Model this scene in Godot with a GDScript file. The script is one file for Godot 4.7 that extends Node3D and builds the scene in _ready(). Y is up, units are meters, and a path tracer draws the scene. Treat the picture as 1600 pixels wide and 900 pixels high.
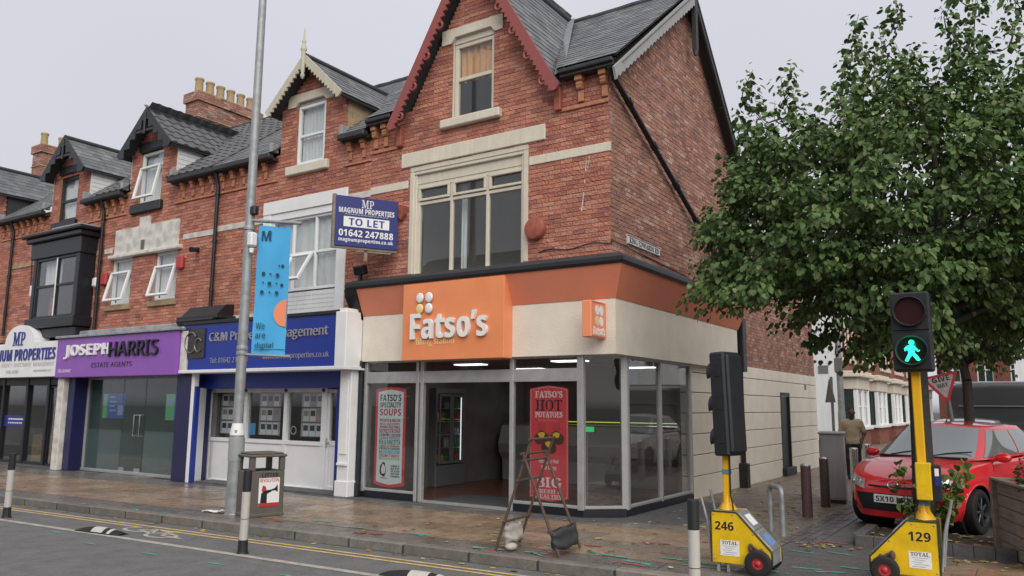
extends Node3D
# A wet overcast shopping street: corner shop, terrace of shops, side street with parked cars and trees.
const CAM := Vector3(5.285, 1.65, 10.79)
var rng := RandomNumberGenerator.new()
var mats := {}
var texs := {}
var taken := {}

class MB:
	var v := PackedVector3Array()
	var n := PackedVector3Array()
	var u := PackedVector2Array()
	var c := PackedColorArray()
	var ix := PackedInt32Array()
	var xf := Transform3D.IDENTITY
	var col := Color.WHITE
	func vert(p: Vector3, nn: Vector3, uv := Vector2.ZERO) -> int:
		v.append(xf * p); n.append((xf.basis * nn).normalized()); u.append(uv); c.append(col)
		return v.size() - 1
	func quad(a: Vector3, b: Vector3, d: Vector3, e: Vector3) -> void:   # corners counter-clockwise seen from outside
		var nn := (b - a).cross(d - a)
		if nn.length_squared() < 1e-14:
			nn = (d - a).cross(e - a)
		nn = nn.normalized()
		var w := (b - a).length()
		var h := (e - a).length()
		var i := vert(a, nn, Vector2(0, h))
		vert(b, nn, Vector2(w, h)); vert(d, nn, Vector2(w, 0)); vert(e, nn, Vector2(0, 0))
		ix.append_array(PackedInt32Array([i, i + 2, i + 1, i, i + 3, i + 2]))
	func tri(a: Vector3, b: Vector3, d: Vector3) -> void:
		var nn := (b - a).cross(d - a).normalized()
		var i := vert(a, nn); vert(b, nn); vert(d, nn)
		ix.append_array(PackedInt32Array([i, i + 2, i + 1]))
	func box(p: Vector3, s: Vector3) -> void:   # centre, size
		var h := s * 0.5
		var q := []
		for k in 8:
			q.append(p + Vector3(h.x if k & 1 else -h.x, h.y if k & 2 else -h.y, h.z if k & 4 else -h.z))
		quad(q[4], q[5], q[7], q[6]); quad(q[1], q[0], q[2], q[3]); quad(q[5], q[1], q[3], q[7])
		quad(q[0], q[4], q[6], q[2]); quad(q[6], q[7], q[3], q[2]); quad(q[0], q[1], q[5], q[4])
	func bx(x0: float, x1: float, y0: float, y1: float, z0: float, z1: float, b := 0.0) -> void:
		var p := Vector3(x0 + x1, y0 + y1, z0 + z1) * 0.5
		var s := Vector3(absf(x1 - x0), absf(y1 - y0), absf(z1 - z0))
		if b > 0.0:
			bbox(p, s, b)
		else:
			box(p, s)
	func bbox(p: Vector3, s: Vector3, b: float) -> void:   # chamfered box
		var h := s * 0.5
		b = minf(b, minf(h.x, minf(h.y, h.z)) * 0.9)
		for ax in 3:
			for sg in [-1.0, 1.0]:
				var a1 := (ax + 1) % 3
				var a2 := (ax + 2) % 3
				var pts := []
				for k in [[-1, -1], [1, -1], [1, 1], [-1, 1]]:
					var q := Vector3.ZERO
					q[ax] = sg * h[ax]; q[a1] = k[0] * (h[a1] - b); q[a2] = k[1] * (h[a2] - b)
					pts.append(p + q)
				if sg > 0: quad(pts[0], pts[1], pts[2], pts[3])
				else: quad(pts[3], pts[2], pts[1], pts[0])
		for ax in 3:
			var a1 := (ax + 1) % 3
			var a2 := (ax + 2) % 3
			for s1 in [-1.0, 1.0]:
				for s2 in [-1.0, 1.0]:
					var q := []
					for e in [[0, -1], [0, 1], [1, 1], [1, -1]]:
						var w := Vector3.ZERO
						w[ax] = e[1] * (h[ax] - b)
						w[a1] = s1 * (h[a1] - (b if e[0] == 0 else 0.0))
						w[a2] = s2 * (h[a2] - (0.0 if e[0] == 0 else b))
						q.append(p + w)
					if s1 * s2 > 0: quad(q[0], q[3], q[2], q[1])
					else: quad(q[0], q[1], q[2], q[3])
		for k in 8:
			var sx := 1.0 if k & 1 else -1.0
			var sy := 1.0 if k & 2 else -1.0
			var sz := 1.0 if k & 4 else -1.0
			var a := p + Vector3(sx * h.x, sy * (h.y - b), sz * (h.z - b))
			var d := p + Vector3(sx * (h.x - b), sy * h.y, sz * (h.z - b))
			var e := p + Vector3(sx * (h.x - b), sy * (h.y - b), sz * h.z)
			if sx * sy * sz > 0: tri(a, d, e)
			else: tri(a, e, d)
	func cyl(a: Vector3, b: Vector3, r0: float, r1: float, seg := 10, caps := true) -> void:
		var d := (b - a).normalized()
		var x := d.cross(Vector3.UP if absf(d.y) < 0.9 else Vector3.RIGHT).normalized()
		var y := d.cross(x)
		var base := v.size()
		for k in seg + 1:
			var t := TAU * k / seg
			var o := x * cos(t) + y * sin(t)
			vert(a + o * r0, o, Vector2(float(k) / seg, 0)); vert(b + o * r1, o, Vector2(float(k) / seg, (b - a).length()))
		for k in seg:
			var i := base + k * 2
			ix.append_array(PackedInt32Array([i, i + 1, i + 2, i + 1, i + 3, i + 2]))
		if caps:
			for e in [[a, r0, -1.0], [b, r1, 1.0]]:
				if e[1] < 0.0005: continue
				var m := vert(e[0], d * e[2])
				for k in seg + 1:
					var t := TAU * k / seg
					vert(e[0] + (x * cos(t) + y * sin(t)) * e[1], d * e[2])
				for k in seg:
					ix.append_array(PackedInt32Array([m, m + 1 + k, m + 2 + k] if e[2] < 0 else [m, m + 2 + k, m + 1 + k]))
	func tube(pts: Array, r: float, seg := 8, r1 := -1.0) -> void:
		if r1 < 0: r1 = r
		var base := v.size()
		var px := Vector3.ZERO
		for k in pts.size():
			var d: Vector3 = ((pts[mini(k + 1, pts.size() - 1)] as Vector3) - (pts[maxi(k - 1, 0)] as Vector3)).normalized()
			var x := px - d * px.dot(d)
			if x.length() < 0.01: x = d.cross(Vector3.UP if absf(d.y) < 0.9 else Vector3.RIGHT)
			x = x.normalized(); px = x
			var y := d.cross(x)
			var rr := lerpf(r, r1, float(k) / (pts.size() - 1))
			for j in seg + 1:
				var t := TAU * j / seg
				var o := x * cos(t) + y * sin(t)
				vert(pts[k] + o * rr, o, Vector2(float(j) / seg, k))
		for k in pts.size() - 1:
			for j in seg:
				var i := base + k * (seg + 1) + j
				ix.append_array(PackedInt32Array([i, i + seg + 1, i + 1, i + 1, i + seg + 1, i + seg + 2]))
		for e in [0, pts.size() - 1]:
			var d: Vector3 = ((pts[1] as Vector3) - (pts[0] as Vector3)).normalized() * -1.0 if e == 0 else ((pts[e] as Vector3) - (pts[e - 1] as Vector3)).normalized()
			var m := vert(pts[e], d)
			for j in seg + 1:
				var w: int = base + e * (seg + 1) + j
				v.append(v[w]); n.append((xf.basis * d).normalized()); u.append(Vector2.ZERO); c.append(col)
			for j in seg:
				ix.append_array(PackedInt32Array([m, m + 1 + j, m + 2 + j] if e == 0 else [m, m + 2 + j, m + 1 + j]))
	func lathe(p: Vector3, prof: Array, seg := 16) -> void:   # prof: [radius, height] from bottom to top
		var base := v.size()
		for k in prof.size():
			var a: Array = prof[maxi(k - 1, 0)]
			var b: Array = prof[mini(k + 1, prof.size() - 1)]
			var t := Vector2(b[0] - a[0], b[1] - a[1]).normalized()
			for j in seg + 1:
				var an := TAU * j / seg
				var o := Vector3(cos(an), 0, sin(an))
				vert(p + o * prof[k][0] + Vector3.UP * prof[k][1], o * t.y - Vector3.UP * t.x, Vector2(float(j) / seg, prof[k][1]))
		for k in prof.size() - 1:
			for j in seg:
				var i := base + k * (seg + 1) + j
				ix.append_array(PackedInt32Array([i, i + 1, i + seg + 1, i + 1, i + seg + 2, i + seg + 1]))
	func ball(p: Vector3, r: Vector3, seg := 12, rings := 8) -> void:
		var base := v.size()
		for k in rings + 1:
			var f := PI * k / rings
			for j in seg + 1:
				var t := TAU * j / seg
				var o := Vector3(sin(f) * cos(t), cos(f), sin(f) * sin(t))
				vert(p + o * r, o / r, Vector2(float(j) / seg, float(k) / rings))
		for k in rings:
			for j in seg:
				var i := base + k * (seg + 1) + j
				ix.append_array(PackedInt32Array([i, i + seg + 1, i + 1, i + 1, i + seg + 1, i + seg + 2]))
	func plate(poly: PackedVector2Array, z0: float, z1: float) -> void:   # polygon in xy, thickness z0..z1 (z1 in front)
		var t := Geometry2D.triangulate_polygon(poly)
		var area := 0.0
		for k in poly.size():
			area += poly[k].cross(poly[(k + 1) % poly.size()])
		for f in [[z1, 1.0], [z0, -1.0]]:
			var b := v.size()
			for q in poly:
				vert(Vector3(q.x, q.y, f[0]), Vector3(0, 0, f[1]), q)
			for k in range(0, t.size(), 3):
				var a := poly[t[k]]
				var ccw := (poly[t[k + 1]] - a).cross(poly[t[k + 2]] - a) > 0
				if ccw == (f[1] > 0): ix.append_array(PackedInt32Array([b + t[k], b + t[k + 2], b + t[k + 1]]))
				else: ix.append_array(PackedInt32Array([b + t[k], b + t[k + 1], b + t[k + 2]]))
		for k in poly.size():
			var a := poly[k] if area > 0 else poly[(k + 1) % poly.size()]
			var b := poly[(k + 1) % poly.size()] if area > 0 else poly[k]
			quad(Vector3(a.x, a.y, z0), Vector3(b.x, b.y, z0), Vector3(b.x, b.y, z1), Vector3(a.x, a.y, z1))
	func grid(rows: Array, flip := false) -> void:   # smooth sheet through rows of points
		var base := v.size()
		var nr := rows.size()
		var nc: int = rows[0].size()
		for i in nr:
			for j in nc:
				var du: Vector3 = (rows[i][mini(j + 1, nc - 1)] as Vector3) - (rows[i][maxi(j - 1, 0)] as Vector3)
				var dv: Vector3 = (rows[mini(i + 1, nr - 1)][j] as Vector3) - (rows[maxi(i - 1, 0)][j] as Vector3)
				var nn := du.cross(dv)
				if nn.length_squared() < 1e-16: nn = Vector3.UP
				vert(rows[i][j], -nn if flip else nn, Vector2(float(j) / maxi(1, nc - 1), float(i) / maxi(1, nr - 1)))
		for i in nr - 1:
			for j in nc - 1:
				var q := base + i * nc + j
				if flip: ix.append_array(PackedInt32Array([q, q + 1, q + nc, q + 1, q + nc + 1, q + nc]))
				else: ix.append_array(PackedInt32Array([q, q + nc, q + 1, q + 1, q + nc, q + nc + 1]))
	func mesh() -> ArrayMesh:
		var a := []
		a.resize(Mesh.ARRAY_MAX)
		a[Mesh.ARRAY_VERTEX] = v; a[Mesh.ARRAY_NORMAL] = n; a[Mesh.ARRAY_TEX_UV] = u; a[Mesh.ARRAY_COLOR] = c; a[Mesh.ARRAY_INDEX] = ix
		var m := ArrayMesh.new()
		m.add_surface_from_arrays(Mesh.PRIMITIVE_TRIANGLES, a)
		return m

# ---------- naming ----------
func numbered(called: String) -> String:
	taken[called] = taken.get(called, -1) + 1
	return called if taken[called] == 0 else "%s_%03d" % [called, taken[called]]
func tag(o: Node, label: String, category := "", group := "", kind := "") -> Node:
	if label: o.set_meta("label", label)
	if category: o.set_meta("category", category)
	if group: o.set_meta("group", group)
	if kind: o.set_meta("kind", kind)
	return o
func thing(called: String, label: String, category: String, at := Vector3.ZERO, turn := 0.0, group := "") -> Node3D:
	var o := Node3D.new()
	o.name = numbered(called)
	add_child(o)
	o.position = at; o.rotation.y = turn
	tag(o, label, category, group)
	return o
func put(parent: Node, called: String, b: MB, mat: String, label := "") -> MeshInstance3D:
	var o := MeshInstance3D.new()
	o.name = called
	o.mesh = b.mesh()
	o.material_override = mats[mat]
	if label: o.set_meta("label", label)
	parent.add_child(o, true)
	return o
func holder(parent: Node, called: String, at := Vector3.ZERO) -> Node3D:
	var o := Node3D.new()
	o.name = called
	parent.add_child(o, true)
	o.position = at
	return o
func struct(called: String, b: MB, mat: String) -> MeshInstance3D:
	var o := put(self, numbered(called), b, mat)
	o.set_meta("kind", "structure")
	return o
func copy(o: Node3D, at: Vector3, turn: float, label := "") -> Node3D:
	var r: Node3D = o.duplicate()
	r.name = numbered(String(o.name).rstrip("0123456789").trim_suffix("_"))
	add_child(r)
	r.position = at; r.rotation.y = turn
	if label: r.set_meta("label", label)
	return r

# ---------- textures and materials ----------
func layer(size: int, freq: float, oct: int, kind: int, sd: int, stretch := Vector2i.ONE) -> PackedByteArray:
	var f := FastNoiseLite.new()
	f.seed = sd; f.frequency = freq; f.noise_type = kind; f.fractal_octaves = oct
	if oct <= 1: f.fractal_type = FastNoiseLite.FRACTAL_NONE
	var im := f.get_seamless_image(size / stretch.x, size / stretch.y)
	if stretch != Vector2i.ONE: im.resize(size, size, Image.INTERPOLATE_CUBIC)
	im.convert(Image.FORMAT_L8)
	return im.get_data()
func tex(key: String, size: int, layers: Array, lo: float, hi: float, gamma := true) -> void:   # layers: [freq, octaves, weight, stretch?, power?]
	var sum := PackedFloat32Array()
	sum.resize(size * size)
	var total := 0.0
	var sd := 3
	for l in layers:
		var st: Vector2i = l[3] if l.size() > 3 else Vector2i.ONE
		var d := layer(size, l[0], l[1], FastNoiseLite.TYPE_SIMPLEX_SMOOTH, sd + key.length() * 7, st)
		sd += 11
		var w: float = l[2] / 255.0
		total += absf(l[2])
		for i in d.size():
			sum[i] += d[i] * w
	var grain := RandomNumberGenerator.new()
	grain.seed = 5
	var out := PackedByteArray()
	out.resize(size * size)
	for i in out.size():
		var t := clampf(sum[i] / total, 0.0, 1.0)
		var x := lerpf(lo, hi, t)
		out[i] = int(clampf((pow(x, 1.0 / 2.2) if gamma else x) * 255.0, 0, 255))
	texs[key] = ImageTexture.create_from_image(Image.create_from_data(size, size, false, Image.FORMAT_L8, out))
func ntex(key: String, size: int, freq: float, oct: int, bump: float) -> void:
	var f := FastNoiseLite.new()
	f.seed = 21; f.frequency = freq; f.fractal_octaves = oct
	f.noise_type = FastNoiseLite.TYPE_SIMPLEX_SMOOTH
	var im := f.get_seamless_image(size, size)
	im.convert(Image.FORMAT_RGBA8)
	im.bump_map_to_normal_map(bump)
	texs[key] = ImageTexture.create_from_image(im)
func mk(key: String, c: Color, rough := 0.8, o := {}) -> StandardMaterial3D:   # c is linear
	var m := StandardMaterial3D.new()
	m.resource_name = key
	m.albedo_color = Color(c.r, c.g, c.b).linear_to_srgb()
	m.roughness = rough
	m.metallic = o.get("metal", 0.0)
	m.metallic_specular = o.get("spec", 0.5)
	if o.has("tex"):
		m.albedo_texture = texs[o.tex]
	if o.has("rtex"):
		m.roughness_texture = texs[o.rtex]
	if o.has("ntex"):
		m.normal_enabled = true; m.normal_texture = texs[o.ntex]; m.normal_scale = o.get("nscale", 1.0)
	if o.has("scale"):
		m.uv1_triplanar = true
		m.uv1_world_triplanar = not o.get("local", false)
		m.uv1_scale = Vector3.ONE * float(o.scale)
	if o.get("vc", false):
		m.vertex_color_use_as_albedo = true
	if o.has("alpha"):
		m.transparency = BaseMaterial3D.TRANSPARENCY_ALPHA
		m.albedo_color.a = o.alpha
	if o.has("coat"):
		m.clearcoat_enabled = true; m.clearcoat = o.coat; m.clearcoat_roughness = 0.06
	if o.has("emit"):
		m.emission_enabled = true
		var e: Color = o.emit
		m.emission = Color(e.r, e.g, e.b).linear_to_srgb()
		m.emission_energy_multiplier = o.get("power", 1.0)
	if o.has("back"):
		m.backlight_enabled = true
		var e: Color = o.back
		m.backlight = Color(e.r, e.g, e.b).linear_to_srgb()
	m.cull_mode = BaseMaterial3D.CULL_DISABLED
	mats[key] = m
	return m
func make_materials() -> void:
	tex("fine", 512, [[0.12, 2, 1.0], [0.01, 3, 0.6]], 0.66, 1.12)
	tex("blotch", 512, [[0.006, 4, 1.0], [0.2, 1, 0.35]], 0.55, 1.2)
	tex("asphalt", 1024, [[0.28, 1, 0.8], [0.085, 2, 1.1], [0.03, 2, 0.5], [0.004, 3, 0.6]], 0.05, 1.75)
	tex("stone", 1024, [[0.15, 2, 0.55], [0.02, 4, 0.8], [0.005, 3, 1.0]], 0.38, 1.35)
	tex("streak", 512, [[0.03, 3, 1.0, Vector2i(1, 8)], [0.01, 3, 0.6], [0.2, 1, 0.25]], 0.80, 1.06)
	tex("brickwear", 1024, [[0.2, 1, 0.5], [0.03, 3, 0.5], [0.004, 4, 1.2]], 0.62, 1.24)
	tex("soft", 512, [[0.01, 3, 1.0], [0.1, 2, 0.3]], 0.90, 1.03)
	tex("wood", 512, [[0.05, 3, 1.0, Vector2i(8, 1)], [0.008, 2, 0.5], [0.25, 1, 0.3, Vector2i(4, 1)]], 0.45, 1.3)
	tex("bark", 512, [[0.08, 3, 1.0, Vector2i(1, 6)], [0.02, 3, 0.7]], 0.35, 1.35)
	tex("wet", 1024, [[0.008, 4, 1.0], [0.08, 2, 0.35]], 0.30, 1.15, false)
	tex("rough", 512, [[0.02, 4, 1.0], [0.15, 1, 0.4]], 0.55, 1.2, false)
	ntex("nfine", 512, 0.13, 3, 3.0)
	ntex("nasphalt", 1024, 0.22, 2, 5.0)
	ntex("nstone", 512, 0.06, 4, 3.0)
	ntex("nwave", 512, 0.006, 2, 2.0)
	var g := Color(1, 1, 1)
	mk("brick", g, 0.9, {"vc": true, "tex": "brickwear", "scale": 0.3, "ntex": "nfine", "nscale": 0.8})
	mk("mortar", Color(0.27, 0.195, 0.155), 0.95, {"tex": "blotch", "scale": 0.7})
	mk("brick_far", Color(0.23, 0.085, 0.06), 0.9, {"tex": "stone", "scale": 0.6, "ntex": "nstone", "nscale": 0.7})
	mk("slate", g, 0.55, {"vc": true, "tex": "blotch", "scale": 0.9, "ntex": "nstone", "nscale": 0.4})
	mk("tile", Color(0.12, 0.122, 0.134), 0.7, {"vc": true, "tex": "fine", "scale": 0.8})
	mk("lead", Color(0.33, 0.35, 0.38), 0.5, {"tex": "blotch", "scale": 0.8})
	mk("lead_dark", Color(0.035, 0.035, 0.04), 0.6, {"tex": "blotch", "scale": 0.8})
	mk("cream_stone", Color(0.70, 0.65, 0.55), 0.75, {"tex": "streak", "scale": 0.5, "ntex": "nfine", "nscale": 0.4})
	mk("cream_paint", Color(0.66, 0.61, 0.51), 0.5, {"tex": "streak", "scale": 0.6})
	mk("cream_render", Color(0.77, 0.71, 0.62), 0.75, {"tex": "soft", "scale": 0.4, "ntex": "nfine", "nscale": 0.2})
	mk("buff", Color(0.44, 0.33, 0.20), 0.85, {"tex": "stone", "scale": 0.6, "ntex": "nfine"})
	mk("white_stone", Color(0.68, 0.66, 0.62), 0.7, {"tex": "blotch", "scale": 0.8})
	mk("white", Color(0.80, 0.81, 0.83), 0.35, {"tex": "soft", "scale": 0.3})
	mk("white_wall", Color(0.74, 0.75, 0.78), 0.8, {"tex": "streak", "scale": 0.25})
	mk("orange", Color(0.74, 0.255, 0.15), 0.6, {"tex": "soft", "scale": 0.4})
	mk("orange_panel", Color(0.84, 0.29, 0.125), 0.35, {"tex": "soft", "scale": 0.25})
	mk("orange_light", Color(0.86, 0.30, 0.16), 0.3)
	mk("emblem_cream", Color(0.80, 0.62, 0.30), 0.4)
	mk("filling", Color(0.86, 0.66, 0.36), 0.4)
	mk("logo_plate", Color(0.035, 0.033, 0.032), 0.35, {"tex": "blotch", "scale": 1.5})
	mk("logo_swirl", Color(0.20, 0.18, 0.16), 0.3, {"metal": 0.6})
	mk("doorstep", Color(0.10, 0.10, 0.105), 0.7, {"tex": "stone", "scale": 0.8})
	mk("slate_cheek", Color(0.035, 0.037, 0.042), 0.6, {"tex": "fine", "scale": 0.9})
	mk("board_blue", Color(0.014, 0.021, 0.17), 0.35)
	mk("side_path", Color(0.20, 0.165, 0.135), 0.7, {"tex": "asphalt", "scale": 0.5, "ntex": "nasphalt", "nscale": 0.4, "rtex": "wet"})
	mk("post_brown", Color(0.12, 0.095, 0.085), 0.45, {"tex": "bark", "scale": 1.0, "metal": 0.3})
	mk("steel_dull", Color(0.36, 0.37, 0.38), 0.4, {"metal": 0.5, "tex": "blotch", "scale": 1.5})
	mk("screen_sticker", Color(0.16, 0.30, 0.62), 0.5, {"tex": "blotch", "scale": 3.0})
	mk("tape_blue", Color(0.10, 0.19, 0.24), 0.6)
	mk("lens_red", Color(0.03, 0.008, 0.008), 0.3)
	mk("alloy_grey", Color(0.07, 0.072, 0.075), 0.35, {"metal": 0.5})
	mk("sign_face", Color(0.42, 0.40, 0.40), 0.5, {"tex": "blotch", "scale": 2.0})
	mk("alu", Color(0.46, 0.47, 0.48), 0.42, {"metal": 0.35, "tex": "fine", "scale": 0.6})
	mk("steel", Color(0.55, 0.56, 0.57), 0.28, {"metal": 0.9, "rtex": "rough", "scale": 0.9})
	mk("galv", Color(0.38, 0.40, 0.42), 0.55, {"metal": 0.45, "tex": "blotch", "scale": 1.3})
	mk("navy_dark", Color(0.012, 0.014, 0.020), 0.4, {"tex": "soft", "scale": 0.6})
	mk("navy", Color(0.012, 0.014, 0.075), 0.35, {"tex": "streak", "scale": 0.6})
	mk("black_paint", Color(0.014, 0.016, 0.02), 0.42, {"tex": "blotch", "scale": 1.0})
	mk("barge_red", Color(0.30, 0.075, 0.07), 0.6, {"tex": "streak", "scale": 1.0})
	mk("barge_cream", Color(0.56, 0.52, 0.42), 0.6, {"tex": "streak", "scale": 1.0})
	mk("barge_grey", Color(0.36, 0.365, 0.37), 0.8, {"tex": "streak", "scale": 1.0})
	mk("terracotta", Color(0.60, 0.27, 0.15), 0.85, {"tex": "stone", "scale": 1.6, "ntex": "nfine"})
	mk("pot", Color(0.44, 0.32, 0.17), 0.85, {"tex": "stone", "scale": 1.2})
	mk("purple", Color(0.265, 0.09, 0.46), 0.38, {"tex": "soft", "scale": 0.2})
	mk("blue", Color(0.005, 0.030, 0.30), 0.3, {"tex": "soft", "scale": 0.2})
	mk("blue_beam", Color(0.008, 0.032, 0.27), 0.4, {"tex": "soft", "scale": 0.3})
	mk("sky_banner", Color(0.07, 0.41, 0.77), 0.6, {"tex": "soft", "scale": 0.4})
	mk("ink", Color(0.012, 0.012, 0.02), 0.5)
	mk("ink_blue", Color(0.025, 0.03, 0.24), 0.4)
	mk("ink_teal", Color(0.01, 0.06, 0.10), 0.6)
	mk("grey_print", Color(0.38, 0.38, 0.40), 0.5)
	mk("silver_print", Color(0.36, 0.35, 0.37), 0.35, {"metal": 0.3})
	mk("sheet_white", Color(0.78, 0.79, 0.80), 0.45)
	mk("sheet_pale", Color(0.68, 0.82, 0.84), 0.45)
	mk("sheet_red", Color(0.66, 0.06, 0.075), 0.4)
	mk("ink_red", Color(0.48, 0.03, 0.05), 0.5)
	mk("ink_green", Color(0.03, 0.25, 0.12), 0.5)
	mk("ink_cyan", Color(0.02, 0.32, 0.55), 0.5)
	mk("ink_lime", Color(0.25, 0.45, 0.12), 0.5)
	mk("ink_yellow", Color(0.75, 0.5, 0.05), 0.5)
	mk("ink_brown", Color(0.07, 0.035, 0.02), 0.5)
	mk("glass", Color(0.03, 0.036, 0.036), 0.0, {"alpha": 0.13, "spec": 0.64})
	mk("glass_clear", Color(0.2, 0.22, 0.22), 0.0, {"alpha": 0.06, "spec": 0.6})
	mk("glass_dim", Color(0.06, 0.10, 0.095), 0.02, {"alpha": 0.35, "spec": 0.66})
	mk("frosted", Color(0.30, 0.42, 0.42), 0.3, {"alpha": 0.8})
	mk("net", Color(0.62, 0.68, 0.70), 0.95, {"tex": "streak", "scale": 1.2})
	mk("curtain_tan", Color(0.66, 0.37, 0.15), 0.95, {"tex": "streak", "scale": 2.0})
	mk("room", Color(0.17, 0.165, 0.16), 0.95, {"tex": "blotch", "scale": 0.3})  # darkened colour carries the dimness of the interiors
	mk("room_pale", Color(0.55, 0.54, 0.50), 0.9, {"tex": "soft", "scale": 0.3})  # paler walls stand in for bright reflections in the first-floor panes
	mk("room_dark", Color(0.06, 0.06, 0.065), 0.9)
	mk("shop_wall_dimmed", Color(0.15, 0.13, 0.095), 0.7)  # beige wall darkened; the dim shop interior is put into the colour
	mk("tile_floor", Color(0.16, 0.06, 0.04), 0.25, {"tex": "blotch", "scale": 0.8})  # red-brown tile darkened likewise, shade of the shop painted in
	mk("mat_grey", Color(0.05, 0.055, 0.065), 0.95)
	mk("asphalt", Color(0.185, 0.186, 0.19), 0.8, {"tex": "asphalt", "scale": 0.55, "ntex": "nasphalt", "nscale": 1.0, "rtex": "rough"})
	mk("asphalt_path", Color(0.11, 0.107, 0.102), 0.62, {"tex": "asphalt", "scale": 0.45, "ntex": "nasphalt", "nscale": 0.5, "rtex": "wet"})
	mk("flag", g, 0.44, {"vc": true, "tex": "stone", "scale": 0.42, "ntex": "nstone", "nscale": 0.3, "rtex": "wet"})
	mk("bedding", Color(0.05, 0.045, 0.04), 0.9)
	mk("kerb", g, 0.7, {"vc": true, "tex": "stone", "scale": 0.7, "ntex": "nfine", "nscale": 0.6, "rtex": "rough"})
	mk("line_white", Color(0.46, 0.43, 0.38), 0.8, {"tex": "stone", "scale": 0.9})
	mk("line_yellow", Color(0.66, 0.49, 0.22), 0.8, {"tex": "stone", "scale": 0.9})
	mk("spray_teal", Color(0.10, 0.42, 0.34), 0.8, {"tex": "stone", "scale": 2.0})
	mk("spray_red", Color(0.38, 0.10, 0.09), 0.8, {"tex": "stone", "scale": 2.0})
	mk("soil", Color(0.06, 0.045, 0.03), 0.95, {"tex": "stone", "scale": 1.5, "ntex": "nstone"})
	mk("bark", Color(0.058, 0.05, 0.043), 0.9, {"tex": "bark", "scale": 0.9, "ntex": "nstone"})
	mk("leaf", g, 0.58, {"vc": true, "back": Color(0.08, 0.13, 0.03), "spec": 0.45})
	mk("leaf_dry", g, 0.8, {"vc": true})
	mk("yellow", Color(0.80, 0.52, 0.010), 0.4, {"tex": "brickwear", "scale": 0.9})
	mk("yellow_pole", Color(0.80, 0.44, 0.010), 0.4, {"tex": "streak", "scale": 0.8})
	mk("dark_green", Color(0.025, 0.04, 0.03), 0.5, {"tex": "blotch", "scale": 1.2})
	mk("signal_black", Color(0.014, 0.017, 0.022), 0.5, {"tex": "blotch", "scale": 1.5})
	mk("rubber", Color(0.015, 0.015, 0.016), 0.75, {"tex": "fine", "scale": 2.0})
	mk("lens_dark", Color(0.012, 0.01, 0.012), 0.25)
	mk("green_man", Color(0.02, 0.2, 0.12), 0.4, {"emit": Color(0.02, 0.85, 0.45), "power": 1.3})
	mk("bollard_white", Color(0.55, 0.53, 0.50), 0.6, {"tex": "streak", "scale": 1.6})
	mk("bollard_black", Color(0.018, 0.02, 0.025), 0.55)
	mk("bin", Color(0.125, 0.112, 0.10), 0.5, {"tex": "streak", "scale": 0.9})
	mk("rust_wood", Color(0.12, 0.075, 0.055), 0.75, {"tex": "bark", "scale": 1.5})
	mk("sack_white", Color(0.50, 0.46, 0.42), 0.85, {"tex": "blotch", "scale": 2.0, "ntex": "nstone"})
	mk("sack_dark", Color(0.045, 0.048, 0.055), 0.7, {"tex": "blotch", "scale": 2.0, "ntex": "nstone"})
	mk("cabinet", Color(0.34, 0.36, 0.37), 0.55, {"tex": "streak", "scale": 0.6})
	mk("maroon", Color(0.12, 0.065, 0.07), 0.5, {"tex": "bark", "scale": 1.2})
	mk("car_red", Color(0.78, 0.020, 0.028), 0.32, {"coat": 1.0})
	mk("car_white", Color(0.72, 0.73, 0.74), 0.3, {"coat": 1.0})
	mk("steel_paint", Color(0.40, 0.41, 0.42), 0.3, {"coat": 1.0, "metal": 0.4})
	mk("car_grey", Color(0.05, 0.053, 0.06), 0.3, {"coat": 0.9, "metal": 0.2})
	mk("car_glass", Color(0.30, 0.33, 0.33), 0.03, {"spec": 0.6, "metal": 0.45})  # pale metallic grey puts reflected sky into the glass colour
	mk("lamp_glass", Color(0.55, 0.57, 0.58), 0.08, {"spec": 0.7, "metal": 0.3})
	mk("chrome", Color(0.7, 0.7, 0.72), 0.12, {"metal": 1.0})
	mk("planter", Color(0.28, 0.232, 0.185), 0.8, {"tex": "wood", "scale": 0.8, "ntex": "nfine", "nscale": 0.4})
	mk("sign_red", Color(0.50, 0.04, 0.05), 0.45, {"tex": "blotch", "scale": 2.0})
	mk("sign_back", Color(0.16, 0.165, 0.17), 0.6)
	mk("cone_orange", Color(0.75, 0.10, 0.03), 0.5)
	mk("skin", Color(0.075, 0.042, 0.03), 0.55)
	mk("shirt", Color(0.45, 0.37, 0.26), 0.9, {"ntex": "nwave", "tex": "fine", "scale": 1.5})
	mk("trousers", Color(0.016, 0.018, 0.024), 0.9)
	mk("hair", Color(0.01, 0.009, 0.009), 0.9)
	mk("led", Color(0.9, 0.9, 0.9), 0.5, {"emit": Color(1.0, 0.98, 0.95), "power": 1.6})
	mk("led_strip", Color(0.9, 0.9, 0.9), 0.5, {"emit": Color(0.9, 0.95, 1.0), "power": 0.8})
	mk("screen_blue", Color(0.01, 0.03, 0.1), 0.3, {"emit": Color(0.01, 0.035, 0.16), "power": 1.0})
	mk("screen_green", Color(0.02, 0.1, 0.04), 0.3, {"emit": Color(0.05, 0.22, 0.07), "power": 0.9})
	mk("screen_led", Color(0.02, 0.1, 0.04), 0.3, {"emit": Color(0.02, 0.35, 0.10), "power": 1.0})
	mk("led_lime", Color(0.3, 0.4, 0.05), 0.3, {"emit": Color(0.55, 0.6, 0.08), "power": 0.8})
	mk("screen_pale", Color(0.2, 0.25, 0.3), 0.3, {"emit": Color(0.10, 0.14, 0.22), "power": 1.0})
	mk("fridge_grey", Color(0.13, 0.14, 0.15), 0.45)
	mk("counter_white_dimmed", Color(0.36, 0.375, 0.37), 0.35)  # white counter lowered to grey, indoor dimness painted into it
	mk("bottle", g, 0.3, {"vc": true})
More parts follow.
